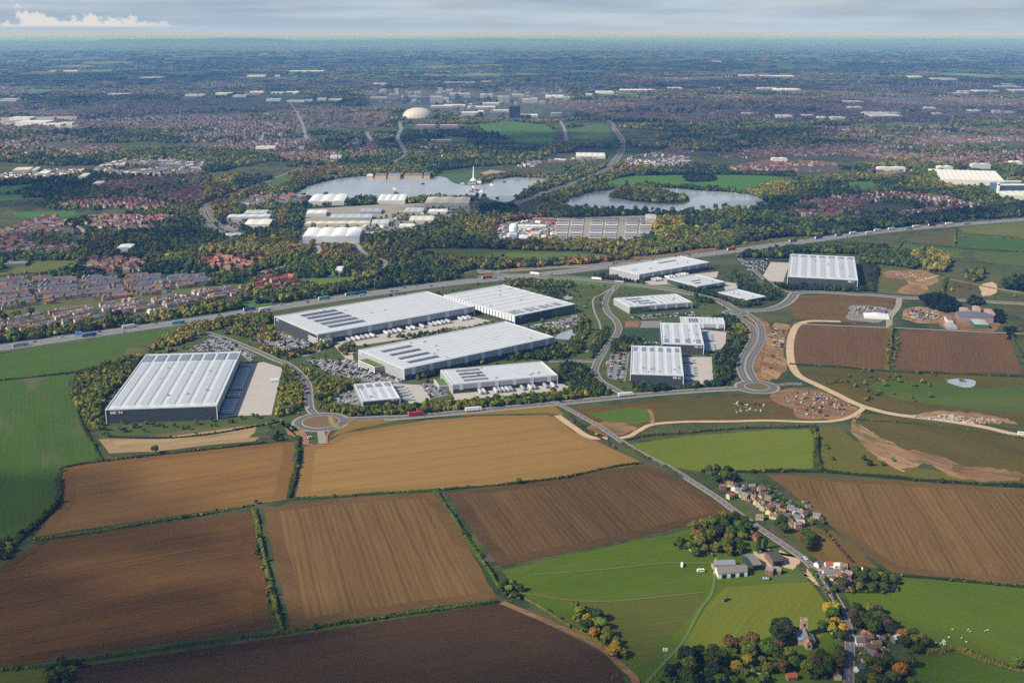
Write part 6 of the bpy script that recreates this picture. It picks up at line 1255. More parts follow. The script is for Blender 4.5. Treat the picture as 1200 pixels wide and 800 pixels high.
def bandfill(ya, yb, sp_, r, dens, seed, zs=1.0):
    poly = slab(ya, yb); x0, x1, y0, y1 = bb(poly); gx, gy = np.meshgrid(np.arange(x0, x1, sp_), np.arange(y0, y1, sp_)); X = gx.ravel()+rng.uniform(-.5, .5, gx.size)*sp_*.9; Y = gy.ravel()+rng.uniform(-.5, .5, gx.size)*sp_*.9
    px_, py_ = project(X, Y); k = (px_ > -120) & (px_ < 1320) & inpoly(X, Y, bgw)
    k &= fbm(X, Y, 420, seed) > 1-dens; X, Y = X[k], Y[k]; b_ = blocked(X, Y); X, Y = X[~b_], Y[~b_]
    D = r*1.9*zs*np.hypot(X, Y)/450
    for q_ in (.35, .8):
        hid = blocked(X, Y+D*q_, True, True, True, 0.0)
        for e_ in EST_VIS: hid |= inpoly(X, Y+D*q_, e_) & (rng.random(X.shape) < .6)
        k_ = ~hid | (rng.random(X.shape) < .22); X, Y, D = X[k_], Y[k_], D[k_]
    # thin the trees where houses stand
    for e_ in estates: k_ = ~inpoly(X, Y, GS(e_[1])) | (rng.random(X.shape) < .06); X, Y = X[k_], Y[k_]
    k_ = ~inpoly(X, Y, CITY) | (rng.random(X.shape) < .12); X, Y = X[k_], Y[k_]
    cell = 30.0; hs_ = set(zip(np.floor(HOUSES[:, 0]/cell).astype(int), np.floor(HOUSES[:, 1]/cell).astype(int)))
    near = np.array([(int(math.floor(a/cell)), int(math.floor(b/cell))) in hs_ for a, b in zip(X, Y)]); keep = ~near | (rng.random(X.shape) < (.10 if ya > 190 else .5)); X, Y = X[keep], Y[keep]; near = near[keep]
    cn = fbm(X, Y, 190, 77); sel = np.clip((cn-.5)*1.8+.42+rng.normal(0, .20, X.shape), 0, .999); n = len(X); rr = np.where(near, r*.7, r)
    c_ = palarr(pal_bg, sel)*(1+rng.normal(0, .2, (n, 1)))*(1+rng.normal(0, .06, (n, 3))); rr = rr*rng.uniform(.65, 1.3, n); TX.append(np.c_[X, Y, rr, rr*zs*rng.uniform(.8, 1.2, n), np.clip(c_, .004, .6)])
bandfill(425, 250, 10.5, 6.2, .58, 3); bandfill(250, 190, 13, 7.2, .58, 3, .9); bandfill(190, 140, 19, 9.5, .56, 3, .8); bandfill(140, 105, 32, 15, .50, 3, .5); bandfill(105, 75, 65, 30, .46, 3, .28); bandfill(75, 52, 170, 75, .42, 3, .16)
# autumn belts and dark conifers the photo shows by name
def belt(px, sp_, r, pal, thin=0, zs=1.0, opens=False, seed=5): return fill(GS(px), sp_, r, pal, 1.0, 300, seed, zs, opens, 60, thin)
yel = [(OL, 3), (YG, 4), (YE2, 2), (YE, 1.2), (YO2, 1), (DG, 1.5)]; rus = [(OL, 2), (RU, 2.2), (YO2, 2.5), (YE2, 1.5), (DG, 1)]; drk = [(CO, 2), (BG, 3), (DG, 2)]; mid = [(DG, 3), (MG, 3), (OL, 2), (YG, 1)]
for px, sp_, r, pal in [
 ([(600,287),(640,283),(700,287),(768,287),(768,293),(700,295),(640,294),(600,292)], 8, 6.5, yel), ([(488,297),(530,303),(560,311),(640,309),(740,301),(735,304),(660,313),(560,315),(520,308)], 8, 6, rus+[(DG, 2)]), ([(768,262),(780,256),(803,256),(800,275),(780,285),(768,280)], 8, 8, yel), ([(560,245),(600,240),(606,252),(565,258)], 8, 7, drk),
 ([(620,290),(680,283),(700,285),(760,287),(750,290)], 7, 6, yel), ([(322,262),(330,246),(340,246),(338,262),(330,270)], 8, 7, rus), ([(340,206),(372,198),(395,200),(395,205),(370,212),(350,220)], 9, 7, rus), ([(235,292),(262,288),(300,282),(335,284),(362,296),(350,304),(300,298),(240,300)], 9, 8, yel),
 ([(330,303),(360,300),(370,312),(350,318),(330,312)], 8, 6, mid), ([(411,330),(417,318),(440,305),(448,318),(440,325),(420,330)], 8, 6, yel), ([(240,222),(262,210),(280,208),(272,220),(250,232),(238,232)], 9, 8, yel), ([(297,344),(345,340),(400,336),(436,334),(420,341),(330,354),(300,356)], 8, 6, mid), ([(-60,398),(0,392),(60,387),(100,382),(150,375),(200,367),(280,355),(290,361),(210,374),(150,382),(60,395),(0,403),(-60,410)], 8, 4.6, yel+[(DG, 5)]),
 ([(725,222),(760,221),(790,229),(806,233),(800,237),(770,238),(740,235),(715,232)], 8, 6.5, [(OL, 3), (DG, 3), (YG, 1.5)]), ([(843,213),(850,203),(905,206),(930,204),(938,212),(900,226),(870,222)], 10, 7, [(RU, 1)]) if 0 else ([(876,225),(900,218),(920,213),(930,219),(910,224),(890,232)], 9, 7, yel),
 ([(865,262),(1000,258),(1060,262),(1058,268),(1000,273),(900,280),(870,285),(860,278)], 9, 7, drk+[(MG, 2)]), ([(1000,258),(1060,258),(1150,246),(1215,242),(1215,248),(1130,258),(1080,262),(1010,272)], 9, 7.5, drk), ([(740,284),(790,270),(840,268),(870,282),(860,288),(800,294),(750,296)], 9, 6.5, mid),
 ([(0,190),(200,178),(300,180),(340,190),(230,187),(100,185)], 13, 8, mid), ([(800,208),(812,206),(840,208),(836,213),(806,214)], 9, 5, drk), ([(690,208),(745,202),(815,202),(930,203),(932,207),(860,205),(745,206),(700,212)], 8, 5, drk), ([(560,209),(600,204),(640,206),(645,209),(600,208),(570,212)], 10, 6, rus+[(DG, 3)]),
 ([(1069,303),(1080,297),(1108,301),(1114,313),(1105,320),(1085,317)], 8, 7.5, yel), ([(860,302),(900,296),(932,292),(1040,293),(1070,300),(1080,310),(1070,316),(1040,311),(1012,309),(1009,299),(932,296),(926,303),(905,303)], 8, 6.5, [(DG, 3), (MG, 2), (BG, 3)]),
 ([(1078,350),(1090,347),(1110,349),(1120,355),(1125,365),(1108,367),(1090,362)], 6, 5, [(CO, 1)]), ([(1130,352),(1140,350),(1156,354),(1150,358),(1134,358)], 7, 5, [(CO, 1), (BG, 1)]), ([(1162,368),(1172,366),(1176,378),(1166,380)], 7, 5, [(CO, 1)]), ([(1177,385),(1186,386),(1190,400),(1182,400)], 8, 4, drk), ([(1172,331),(1200,328),(1240,332),(1240,342),(1178,340)], 8, 6, drk), ([(1128,326),(1134,320),(1152,320),(1152,330),(1142,331)], 9, 5.5, [(OL, 2), (DG, 2)]),
 ([(172,414),(190,398),(215,386),(240,374),(262,370),(292,366),(300,370),(292,378),(262,384),(240,392),(215,402),(195,408)], 7, 4.2, yel), ([(258,382),(262,374),(296,366),(318,372),(315,380),(284,382)], 7, 4.5, mid),
 ([(590,329),(672,333),(670,338),(592,336)], 7, 4.5, mid), ([(692,323),(735,327),(757,331),(748,334),(704,330)], 7, 4.5, [(DG, 2), (BG, 1)]), ([(782,331),(815,338),(850,348),(880,357),(872,360),(840,352),(800,341)], 7, 4, [(BG, 2), (DG, 2)]), ([(871,340),(905,336),(917,340),(912,348),(898,354),(877,360),(862,357),(880,353)], 7, 4.5, [(BG, 2), (DG, 3)]),
 ([(860,320),(893,338),(905,348),(893,350),(868,342),(856,328)], 7, 4.5, [(BG, 2), (DG, 3)]), ([(894,330),(917,333.5),(999,337.5),(1012,334),(1016,342),(960,341),(905,338)], 6, 4, [(DG, 2), (BG, 2)]), ([(1022,313),(1030,315),(1024,342),(1014,342)], 6, 4, [(BG, 2), (DG, 1)]), ([(812,342),(835,348),(838,356),(818,356)], 7, 4, [(DG, 1), (BG, 1)]),
 ([(824,376),(848,372),(862,374),(874,384),(876,396),(866,412),(860,430),(858,446),(840,453),(806,458),(760,461),(738,459),(738,452),(797,453.5),(838,452),(838,422),(852,408),(855,390),(850,388),(850,376)], 7, 4.3, [(BG, 3), (DG, 4), (OL, 1)]),
 ([(713,398),(725,396),(755,401),(748,410),(735,412),(716,412)], 7, 4.2, [(BG, 2), (DG, 3), (OL, 2)]), ([(708,385),(714,384),(712,396),(704,410),(696,420),(688,420),(700,402)], 6, 3.2, [(DG, 2), (MG, 1)]), ([(672,384),(690,372),(692,384),(684,400),(676,410),(664,418),(662,404),(676,396)], 7, 4, [(OL, 2), (DG, 3), (YG, 1)]),
 ([(655,430),(665,427),(690,432),(698,448),(716,462),(700,467),(668,458),(657,444)], 7, 4.5, [(BG, 2), (DG, 4)]), ([(478,444),(520,436),(560,428),(620,416),(660,406),(682,400),(686,412),(655,424),(640,423),(600,422),(540,430),(500,444)], 7, 4, [(DG, 4), (BG, 2), (OL, 2), (YG, 1)]), ([(604,386),(625,386),(655,388),(645,394),(618,392)], 7, 3.6, [(DG, 2), (YG, 1)]),
 ([(298,404),(330,413),(352,412),(380,402),(388,398),(392,404),(374,412),(345,420),(320,418)], 6.5, 4, yel+[(DG, 4)]), ([(395,412),(408,402),(416,408),(405,418)], 7, 4, yel+[(DG, 3)]), ([(284,378),(300,372),(318,384),(328,398),(320,402),(300,396),(262,392)], 7, 3.8, yel+[(DG, 6)]), ([(340,440),(356,430),(372,440),(392,450),(420,448),(420,456),(400,462),(385,474),(372,470),(366,455)], 7, 4, park),
 ([(452,396),(480,392),(540,385),(580,378),(590,374),(575,380),(520,394),(490,398)], 7, 3, [(DG, 2), (YG, 1)]), ([(108,440),(120,430),(145,424),(175,418),(200,410),(222,408),(190,414),(166,420),(150,440),(130,462)], 6.5, 4.2, park), ([(86,470),(92,446),(112,436),(122,450),(118,480),(112,505),(98,492)], 6.5, 4, park), ([(334,356),(400,345),(440,342),(430,346),(370,356),(336,362)], 7, 3.5, yel),
 ([(620,336),(660,340),(672,348),(650,350),(632,344)], 8, 3.5, [(DG, 1)]), ([(700,388),(712,386),(700,404),(690,414)], 7, 3.5, [(DG, 2), (OL, 1)]), ([(335,500),(345,492),(352,500),(345,508)], 7, 3, mid), ([(318,512),(330,508),(335,515),(322,518)], 7, 3.5, [(DG, 1)]),
 ([(299,640),(305,640),(325,725),(318,725)], 7, 2.2, [(DG, 1), (RU, 2)]), ([(1052,395),(1056,395),(1050,430),(1040,432)][::-1], 9, 2.5, [(OL, 1)])]:
    belt(px, sp_, r, pal)
for px in ([(868,576),(897,573),(925,592),(958,604),(966,614),(935,618),(905,602)], [(862,570),(885,570),(905,585),(930,600),(934,614),(915,612),(890,598),(868,584)], [(958,660),(1000,665),(998,688),(968,680)], [(1003,744),(1032,742),(1042,762),(1030,785),(1005,790)]): belt(px, 6.0, 1.7, [(DG,3),(MG,3),(LG,2),(OL,1)])
for px in ([(352,272),(430,258),(520,240),(560,238),(560,245),(500,262),(440,275),(425,285),(350,284)], [(262,250),(322,246),(324,270),(262,272)]): belt(px, 13, 3.6, mid, .45)
for px, pal in UG: belt(px, 4.6, 2.1, [p_ for p_ in pal if p_[0] not in (YE, YO, RU)]+[(DG, 4), (BG, 3)], thin=.25)
for px in ([(88,470),(90,442),(118,432),(140,426),(165,420),(158,436),(140,452),(124,466),(118,492),(120,512),(106,500)], [(333,432),(342,430),(352,442),(356,452),(356,470),(350,480),(336,487),(322,489),(330,460)],
  [(372,474),(385,478),(430,480),(480,476),(530,473),(600,467),(668,459),(690,463),(672,470),(620,475),(560,481),(480,487),(420,489),(382,486)]): belt(px, 5.2, 3.3, park)
# sparse trees on lawns, meadows and car parks
fill(GS(parkpx), 26, 2.6, [(DG, 2), (MG, 2), (YG, 1)], .55, 90, 9, 1.0, True)
for px in ([(1106,326),(1200,342),(1200,360),(1106,346)], [(835,285),(960,277),(960,290),(850,294)], [(940,430),(1200,445),(1200,480),(1010,470)], [(962,505),(1010,510),(1060,545),(965,548)], [(745,262),(880,270),(860,285),(760,280)], [(860,305),(905,308),(900,326),(870,322)]): fill(GS(px), 24, 3, mid, .5, 80, 4, 1.0, False)
hb_ = np.array(HB); addtrees(hb_[:, 0], hb_[:, 1], 1.0, [(DG, 4), (MG, 3), (OL, 3), (YG, 1), (RU, .5)]); TX[-1][:, 2] *= hb_[:, 2]; TX[-1][:, 3] *= hb_[:, 2]
# done
A_ = np.concatenate(TX); print('trees', len(A_), 'single', TN)
X, Y, rr, hz_, tc_ = A_[:, 0], A_[:, 1], A_[:, 2], A_[:, 3], A_[:, 4:7]
instanced('woodland', 'mass of autumn woods and tree belts spreading through the town', X, Y, hz_*.85, np.stack([rr, rr, hz_], 1), rng.uniform(0, 6.28, len(X)), tc_, SRC)
print('T', round(time.time()-T0, 1))
# ------------------------------------------------------------------ cars
CC = [((.72,.72,.72), 4, 'white'), ((.40,.42,.44), 3, 'silver'), ((.02,.02,.025), 4, 'black'), ((.04,.08,.22), 1.2, 'blue'), ((.30,.03,.03), 1, 'red'), ((.16,.17,.18), 2, 'grey')]
def car_mesh(paint):
    b = MB()
    pr = [(-2.15,.35),(-2.15,.95),(-1.6,1.02),(.75,.98),(2.0,.82),(2.15,.6),(2.15,.35)]
    def ext(p, y, m):
        i = len(b.v); n = len(p)
        for s in (-1, 1): b.v += [(x, s*y, z) for x, z in p]
        for k in range(n): j = (k+1) % n; b.f.append((i+k, i+j, i+n+j, i+n+k)); b.m.append(m)
        b.f.append(tuple(range(i+n-1, i-1, -1))); b.m.append(m); b.f.append(tuple(range(i+n, i+2*n))); b.m.append(m)
    ext(pr, .88, 0); ext([(-1.55,1.0),(-1.2,1.38),(.2,1.40),(.95,.98)], .78, 1); ext([(-1.15,1.37),(-1.05,1.45),(.1,1.46),(.2,1.38)], .72, 0)
    for x in (-1.35, 1.35):
        for y in (-.82, .82): b.wheel(x, y, .33, .33, .2, 2, 8)
    return b.mesh('car', [paint, M['glass'], M['rubber']])
CARM = car_mesh(M['paint_o']); CARI = bpy.data.objects.new('car_source', car_mesh(M['paint_i']))
lots = [ # polygon, row direction (two photo points), where, individual?
 ([(392,461),(404,458),(418,458),(424,475),(395,472)], ((395,465),(420,462)), 'in the car park by the small unit', 1, .55),
 ([(493,451),(507,448),(526,463),(506,467)], ((494,452),(507,466)), 'in the car park east of the small unit', 1, .6),
 ([(711,428),(716,415),(738,414),(733,447),(712,443)], ((718,416),(714,442)), 'in the car park beside MK 01', 1, .7),
 ([(358,421),(414,422),(440,436),(473,446),(468,450),(430,447),(388,438)], ((365,425),(440,446)), 'in the central warehouse car park', 1, .85),
 ([(612,384),(640,378),(678,370),(686,376),(667,384),(620,387)], ((615,384),(678,373)), 'in the car park before the MK 7 wall', 2, .8),
 ([(290,383),(316,382),(340,393),(366,403),(352,412),(331,411),(297,398)], ((316,383),(362,404)), 'in the car park left of the long warehouse', 0, .85),
 ([(221,411),(245,397),(264,397),(301,417),(293,424),(280,413)], ((245,400),(290,420)), 'above MK 94', 0, .85), ([(739,371.5),(812,365),(820,370),(741,375)], ((740,373),(815,367)), '', 0, .7), ([(749,402),(772,402),(772,407),(748,407)], ((750,404),(772,404)), '', 0, .8),
 ([(868,307),(900,304),(896,318),(876,317)], ((870,308),(898,306)), '', 0, .8), ([(346,325),(362,315),(385,309),(418,308),(424,318),(400,325)], ((350,322),(420,312)), '', 0, .9), ([(1003,360),(1040,362),(1040,370),(1000,372)], ((1003,366),(1040,368)), '', 0, .4), ([(1066,364),(1090,364),(1105,374),(1070,376)], ((1066,366),(1100,374)), '', 0, .5), ([(930,460),(960,458),(995,478),(985,488),(945,488)], ((930,470),(990,474)), '', 0, .25), ([(905,384),(920,386),(912,432),(900,436)], ((912,386),(906,432)), '', 0, .2), ([(582,262),(648,256),(650,278),(580,280)], ((582,270),(648,268)), '', 0, .35), ([(860,470),(900,474),(898,484),(862,484)], ((862,476),(898,480)), '', 0, .15)]
CX = []; ncar = 0
for px, (a, b), where, indiv, occ in lots:
    poly = GS(px); A = np.array(G(*a)); B = np.array(G(*b)); d = (B-A)/np.linalg.norm(B-A); n = np.array([-d[1], d[0]]); P = np.asarray(poly)-A; U_ = P@d; V_2 = P@n
    if where: sheet('car_park', px, .40, M['carpark'])
    v = V_2.min()+1; row = 0; rows_ = []
    while v < V_2.max():
        u = U_.min(); L_ = []
        while u < U_.max():
            p = A+d*u+n*v
            if inpoly(np.array([p[0]]), np.array([p[1]]), poly)[0] and random.random() < occ: L_.append((p[0]+random.uniform(-.2, .2), p[1]+random.uniform(-.3, .3), math.atan2(n[1], n[0])+(PI if random.random() < .4 else 0)))
            u += 2.7
        if L_: rows_.append(L_)
        v += 5.4 if row % 2 == 0 else 11.5; row += 1
    rows_.sort(key=lambda L_: L_[0][1])
    for ri, L_ in enumerate(rows_):
        if not L_: continue
        use = bool(indiv) and ncar+len(L_) <= 285 and (indiv == 1)
        bx = blocked(np.array([q[0] for q in L_]), np.array([q[1] for q in L_]), False, True, False, .5); L_ = [q for q, k in zip(L_, bx) if not k]; L_.sort()
        for k, (x, y, rz) in enumerate(L_):
            q = random.random()*sum(c_[1] for c_ in CC); 
            for c_ in CC:
                q -= c_[1]
                if q <= 0: break
            if use:
                o = link('parked_car', CARM, None, c_[0], (x, y, .62), rz, (1.08, 1.08, 1.08)); ncar += 1
                tag(o, '%s car, %s from left, %s row, %s' % (c_[2], nth(k+1), nth(ri+1), where), 'car', 'cars parked '+where)
            else: CX.append((x, y, rz, *c_[0]))
C_ = np.array(CX); instanced('parked_vehicles', 'mass of further parked cars in the outer car parks', C_[:, 0], C_[:, 1], C_[:, 0]*0+.6, np.ones((len(C_), 3))*1.1, C_[:, 2], C_[:, 3:6], [CARI]); print('cars', ncar, len(C_))
# lorries and cars on the roads
Bl=(.05,.12,.35); Wl=(.78,.78,.78); Rl=(.45,.03,.04); Te=(.15,.42,.50); Gr=(.05,.30,.12); Gy=(.35,.37,.40)
for x, y, c_, lab, rev, off in [(152,383.5,Wl,'white lorry on the motorway above the green field',0,9),(104,395.5,Bl,'dark blue lorry on the motorway beside the gantry sign',1,9),(207,380,Te,'pale blue lorry on the motorway by the yellow bushes',1,9),(292,363,Bl,'dark blue lorry on the motorway behind the warehouse trees',0,8),(308,364,Wl,'white lorry following the dark blue one on the motorway',1,8),(378,349.5,Te,'teal lorry on the motorway behind the long warehouse',0,8),(411,345.5,Gr,'green lorry on the motorway behind the long warehouse',0,8),(423,344,Bl,'bright blue lorry just ahead of the green one',0,8),
  (570,325.5,Rl,'red lorry near the motorway junction',0,8),(860,294,Rl,'red lorry on the motorway east of the older warehouse',0,8),(936,285,Bl,'blue lorry on the eastern motorway by dark trees',0,8),(965,281,Bl,'purple-blue lorry in the eastern motorway queue',0,8),(988,277.5,Bl,'light blue lorry in the eastern motorway queue',0,8),(1003,275,Wl,'white lorry at the start of the eastern queue',0,8),(1015,274,Wl,'second white lorry in the eastern queue',1,8),(1033,272,Wl,'white lorry past the bridge on the eastern motorway',0,8),(1048,270,Wl,'white lorry halfway along the eastern queue',0,8),(1062,269,Gy,'grey lorry halfway along the eastern queue',1,8),(1076,267,Wl,'white lorry late in the eastern queue',0,8),(1095,265.5,(.03,.04,.06),'black lorry late in the eastern queue',0,8),(1115,264,Wl,'white lorry near the eastern picture edge',0,8),(1128,263,Gy,'grey lorry near the eastern picture edge',1,8),(20,404,Gy,'dark lorry at the far left of the motorway',1,9)]:
    lorry(x, y, ml, c_, lab, bool(rev), off if not rev else 8, s=1.3)
lorry(489,485.5,L_front,Rl,'red lorry on the front road below the small unit',False,2.2,s=1.2); lorry(556,480.5,L_front,Wl,'white-topped grey lorry on the front road below the smaller warehouse',False,-2.2,s=1.3); lorry(734,463.5,L_front,Wl,'long white lorry on the front road before MK 01',False,0,s=1.25)
lorry(699,329.5,L_a,Wl,'white lorry on the dual carriageway bend',False,3,s=1.2); lorry(722,333,L_a,Gy,'grey lorry on the dual carriageway by the park road turning',True,3,s=1.1); lorry(650,313.5,L_a,Wl,'white lorry at the motorway junction',False,14,s=1.2)
pc = [(945.5,656,L_vill,WH,'white van driving on the village lane',1.6),(666,476.5,L_front,(.05,.08,.2),'dark blue car turning off the front road',2),(359,460,L_n,Wl,'white car on the park road near the roundabout',2),(345,434,L_n,(.2,.2,.2),'grey car on the park road by the trees',2),(362,478,L_n,Wl,'white car entering the small roundabout',2),(716,341,L_sp,Wl,'white car on the winding park road',2),(878,425,L_sp,Wl,'white car',2)]
for x, y, ln, c_, lab, off in pc[:-1]:
    p = np.array(G(x, y)); d_ = np.linalg.norm(np.array(ln)-p, axis=1); i = min(max(int(d_.argmin()), 1), len(ln)-2); tt = ln[i+1]-ln[i-1]; q = ln[i]; nn_ = np.array([-tt[1], tt[0]])/np.linalg.norm(tt)
    o = link('car', CARM, None, c_, (q[0]+nn_[0]*off, q[1]+nn_[1]*off, .75), math.atan2(tt[1], tt[0]), (1.3, 1.3, 1.3)); tag(o, lab, 'car')
r_ = random.Random(5); names_ = ['beside the western green field', 'between gantry and yellow bushes', 'behind the long warehouse', 'near the junction', 'on the eastern stretch']
mr = resample(ml, 8); mp = [float(project(np.array([p[0]]), np.array([p[1]]))[0][0]) for p in mr]; cnt = {}
for k in range(56):
    i = r_.randrange(3, len(mr)-3); 
    if not (-10 < mp[i] < 1205): continue
    p = mr[i]; tt = mr[i+1]-mr[i-1]; tt /= np.linalg.norm(tt); nn_ = np.array([-tt[1], tt[0]]); off = r_.choice([5, 8.6, 12.2, -5, -8.6, -12.2]); c_ = r_.choice(CC); zi = 0 if mp[i] < 90 else 1 if mp[i] < 250 else 2 if mp[i] < 520 else 3 if mp[i] < 700 else 4
    side = 'far' if off > 0 else 'near'; key = (c_[2], zi, side); cnt[key] = cnt.get(key, 0)+1
    o = link('motorway_car', CARM, None, c_[0], (p[0]+nn_[0]*off, p[1]+nn_[1]*off, .85), math.atan2(tt[1], tt[0])+(PI if off > 0 else 0), (1.3, 1.3, 1.3))
    tag(o, '%s %s car on the %s motorway carriageway %s' % (nth(cnt[key]), c_[2], side, names_[zi]), 'car', 'cars driving on the motorway')
# vehicles and small things in the pasture
def smallvehicle(px, py, c_, lab, nm, cat, L=5, h=2.2, rz=0):
    p = G(px, py); o = thing(nm, lab, cat, (p[0], p[1], .3), R(rz)); b = MB(); b.prism([(-L/2, -1.05), (L/2, -1.05), (L/2, 1.05), (-L/2, 1.05)], .4, h); b.prism([(-L/2+.3, -.9), (L/2-.3, -.9), (L/2-.3, .9), (-L/2+.3, .9)], h, h+.25); b.build('body', M['paint_o'], o, c_)
    b = MB(); b.box(-L/2+.5, L/2-.6, -1.08, 1.08, h*.6, h*.85); b.build('window', M['glass'], o)
    for x in (-L*.3, L*.3):
        for y in (-1, 1): b = MB(); b.wheel(x, y, .4, .4, .25); b.build('wheel', M['rubber'], o)
smallvehicle(799, 663.5, Wl, 'white van parked alone on the pasture', 'parked_van', 'van', 5.5, 2.6, 80); smallvehicle(821, 670, (.75,.72,.6), 'cream caravan on the pasture by the barn track', 'caravan', 'caravan', 6.5, 2.6, 5); smallvehicle(850, 704, (.12,.11,.1), 'dark livestock trailer on the light green pasture', 'livestock_trailer', 'trailer', 6, 2.4, 40)
smallvehicle(1196, 509, Wl, 'white truck on the chalky track at the right edge', 'site_truck', 'truck', 7, 3, -10); smallvehicle(363, 514, (.65,.65,.65), 'small white digger beside the small roundabout', 'site_digger', 'digger', 5, 2.6, 30)
# sheep
sb = MB(); sb.prism([(-.55, -.28), (.5, -.28), (.6, 0), (.5, .28), (-.55, .28), (-.65, 0)], .45, .95); sb.prism([(.5, -.13), (.95, -.1), (.95, .1), (.5, .13)], .75, 1.1)
for x in (-.4, .4):
    for y in (-.18, .18): sb.box(x-.06, x+.06, y-.06, y+.06, 0, .5)
SM = sb.mesh('sheep', [M['sheep']])
r_ = random.Random(9)
for k in range(22):
    cx, cy = (1106+r_.gauss(0, 4), 754+r_.gauss(0, 3)) if k < 14 else (1105+r_.uniform(0, 55), 738+r_.uniform(0, 16)); p = G(cx, cy); o = link('sheep', SM, None, None, (p[0], p[1], .18), r_.uniform(0, 6), (1.15, 1.15, 1.15)); tag(o, 'white sheep grazing on the eastern pasture beside the wavy hedge', 'sheep', 'sheep grazing beside the wavy hedge')
# pole with transformers, lane gantry, site huts, bales
p = G(779, 776); o = thing('power_pole', 'wooden power pole with pale transformer cans above the pasture track', 'pole', (p[0], p[1], .2)); b = MB(); b.cyl(0, 0, 0, 11, .22, .16, 8); b.build('pole', M['metal'], o); b = MB(); b.box(-1.6, 1.6, -.1, .1, 9.6, 9.9); b.build('crossarm', M['wood'], o)
for x in (-1.3, 0, 1.3): b = MB(); b.cyl(x, -.4, 9.9, 12.2, .5, .5, 10); b.build('transformer', M['white'], o)
p = G(93, 399); o = thing('gantry_sign', 'blue motorway sign on tall posts beside the carriageway', 'road sign', (p[0], p[1], .3), R(14)); b = MB(); b.box(-5, 5, -.15, .15, 8, 14); b.build('sign_panel', mat('sign_blue', (.10,.32,.60)), o); b = MB(); b.box(-5.2, 5.2, -.1, .1, 14, 14.3); b.box(-5.2, 5.2, -.1, .1, 7.7, 8); b.build('sign_frame', M['white'], o)
for x in (-4, 4): b = MB(); b.cyl(x, .3, 0, 14, .25); b.build('post', M['metal'], o)
for px_, py_ in ((768, 793), (723, 793), (717, 797)):
    p = G(px_, py_); o = thing('fence_gate_post', 'pale post standing by the bottom track corner at picture column %s' % {768:'nearest the dark wood',723:'nearest the pasture',717:'nearest the dark field'}[px_], 'post', (p[0], p[1], .2)); b = MB(); b.cyl(0, 0, 0, 5, .18); b.build('post', M['metal'], o)
# boats on the lake
hb = MB(); hb.prism([(-3, -.8), (1.5, -.9), (3.2, 0), (1.5, .9), (-3, .8)], -.1, .9); hb.box(-1.5, .8, -.5, .5, .9, 1.7); BM_ = hb.mesh('boat', [M['paint_o']])
r_ = random.Random(3)
for k in range(16):
    q = (548+r_.uniform(0, 22), 221+r_.uniform(-1.5, 4)) if k < 11 else (r_.uniform(420, 615), 216+r_.uniform(-3, 6)); p = G(*q); o = link('boat', BM_, None, (.7,.7,.7) if k % 3 else (.08,.08,.1), (p[0], p[1], .55), r_.uniform(0, 6), (2.2, 2.2, 2.2))
    tag(o, ('%s small boat from the left moored off the headland boathouse' % nth(k+1)) if k < 11 else '%s boat out on the open lake' % nth(k-10), 'boat', 'boats on the lake')
# debris, stockpiles
def debris(px, n, cols, label, smin=.3, smax=1.2, name='rubble'):
    poly = GS(px); x0, x1, y0, y1 = bb(poly); mb = MB(); r = random.Random(n)
    k = 0
    while k < n:
        x, y = r.uniform(x0, x1), r.uniform(y0, y1)
        if inpoly(np.array([x]), np.array([y]), poly)[0]:
            s = r.uniform(smin, smax); a = r.uniform(0, 3); c_, s_ = math.cos(a), math.sin(a); w = s*r.uniform(.6, 2.2)
            mb.prism([(x+c_*w-s_*s, y+s_*w+c_*s), (x-c_*w-s_*s, y-s_*w+c_*s), (x-c_*w+s_*s, y-s_*w-c_*s), (x+c_*w+s_*s, y+s_*w-c_*s)], .3, .4+s*r.uniform(.4, 1.2), r.randrange(len(cols))); k += 1
    tag(mb.build(name, cols), label=label, kind='stuff')
dc_ = [M['kerb'], M['earthtan'], M['earth'], M['earthtan'], M['earthtan'], M['slate'], M['earth'], M['wood'], M['slate'], M['kerb'], M['earth'], M['carpark'], M['wood'], M['earth']]
debris([(915,462),(950,456),(995,474),(1002,484),(945,490),(925,478)], 220, dc_, 'stacked materials and spoil in the roadworks compound'); debris([(1001,359),(1041,362),(1038,371),(994,373)], 170, dc_, 'building materials on the eastern construction site'); debris([(1064,363),(1092,362),(1108,370),(1103,378),(1062,374)], 160, dc_, 'scattered materials by the eastern farm')
debris([(1042,319),(1080,318),(1096,326),(1085,332),(1060,328)], 90, [M['brick'], M['earthtan'], M['kerb']], 'torn-up soil heaps on the cleared plot'); debris([(905,384),(922,386),(912,436),(898,438)], 90, dc_, 'materials stacked beside the chalky haul road'); debris([(858,474),(890,476),(888,482),(862,482)], 40, [M['earthtan'], M['wood'], M['kerb']], 'materials by the thin southern haul road')
debris([(1060,489),(1110,486),(1180,494),(1150,497),(1090,492)], 260, [M['kerb'], M['earthtan']], 'grey spoil ridge on the moorland', .4, 1.3); debris([(800,640),(810,640),(816,645),(806,647)], 18, [M['kerb'], M['wood']], 'log and rubble heap by the copse'); debris([(878,572),(905,572),(930,590),(965,608),(940,612),(905,596),(884,584)], 300, [M['wood'], M['slate'], M['sedum'], M['kerb'], M['brick'], M['sedum']], 'garden clutter between the village houses', .4, 1.3)
debris([(958,660),(985,662),(1000,668),(998,690),(985,688),(968,678)], 60, [M['wood'], M['slate'], M['kerb'], M['brick'], M['sedum']], 'garden clutter along the road past the bend', .4, 1.2)
debris([(1003,745),(1030,742),(1045,760),(1035,780),(1010,792),(1002,770)], 70, [M['wood'], M['slate'], M['kerb'], M['brick'], M['sedum']], 'garden clutter around the manor', .4, 1.2)
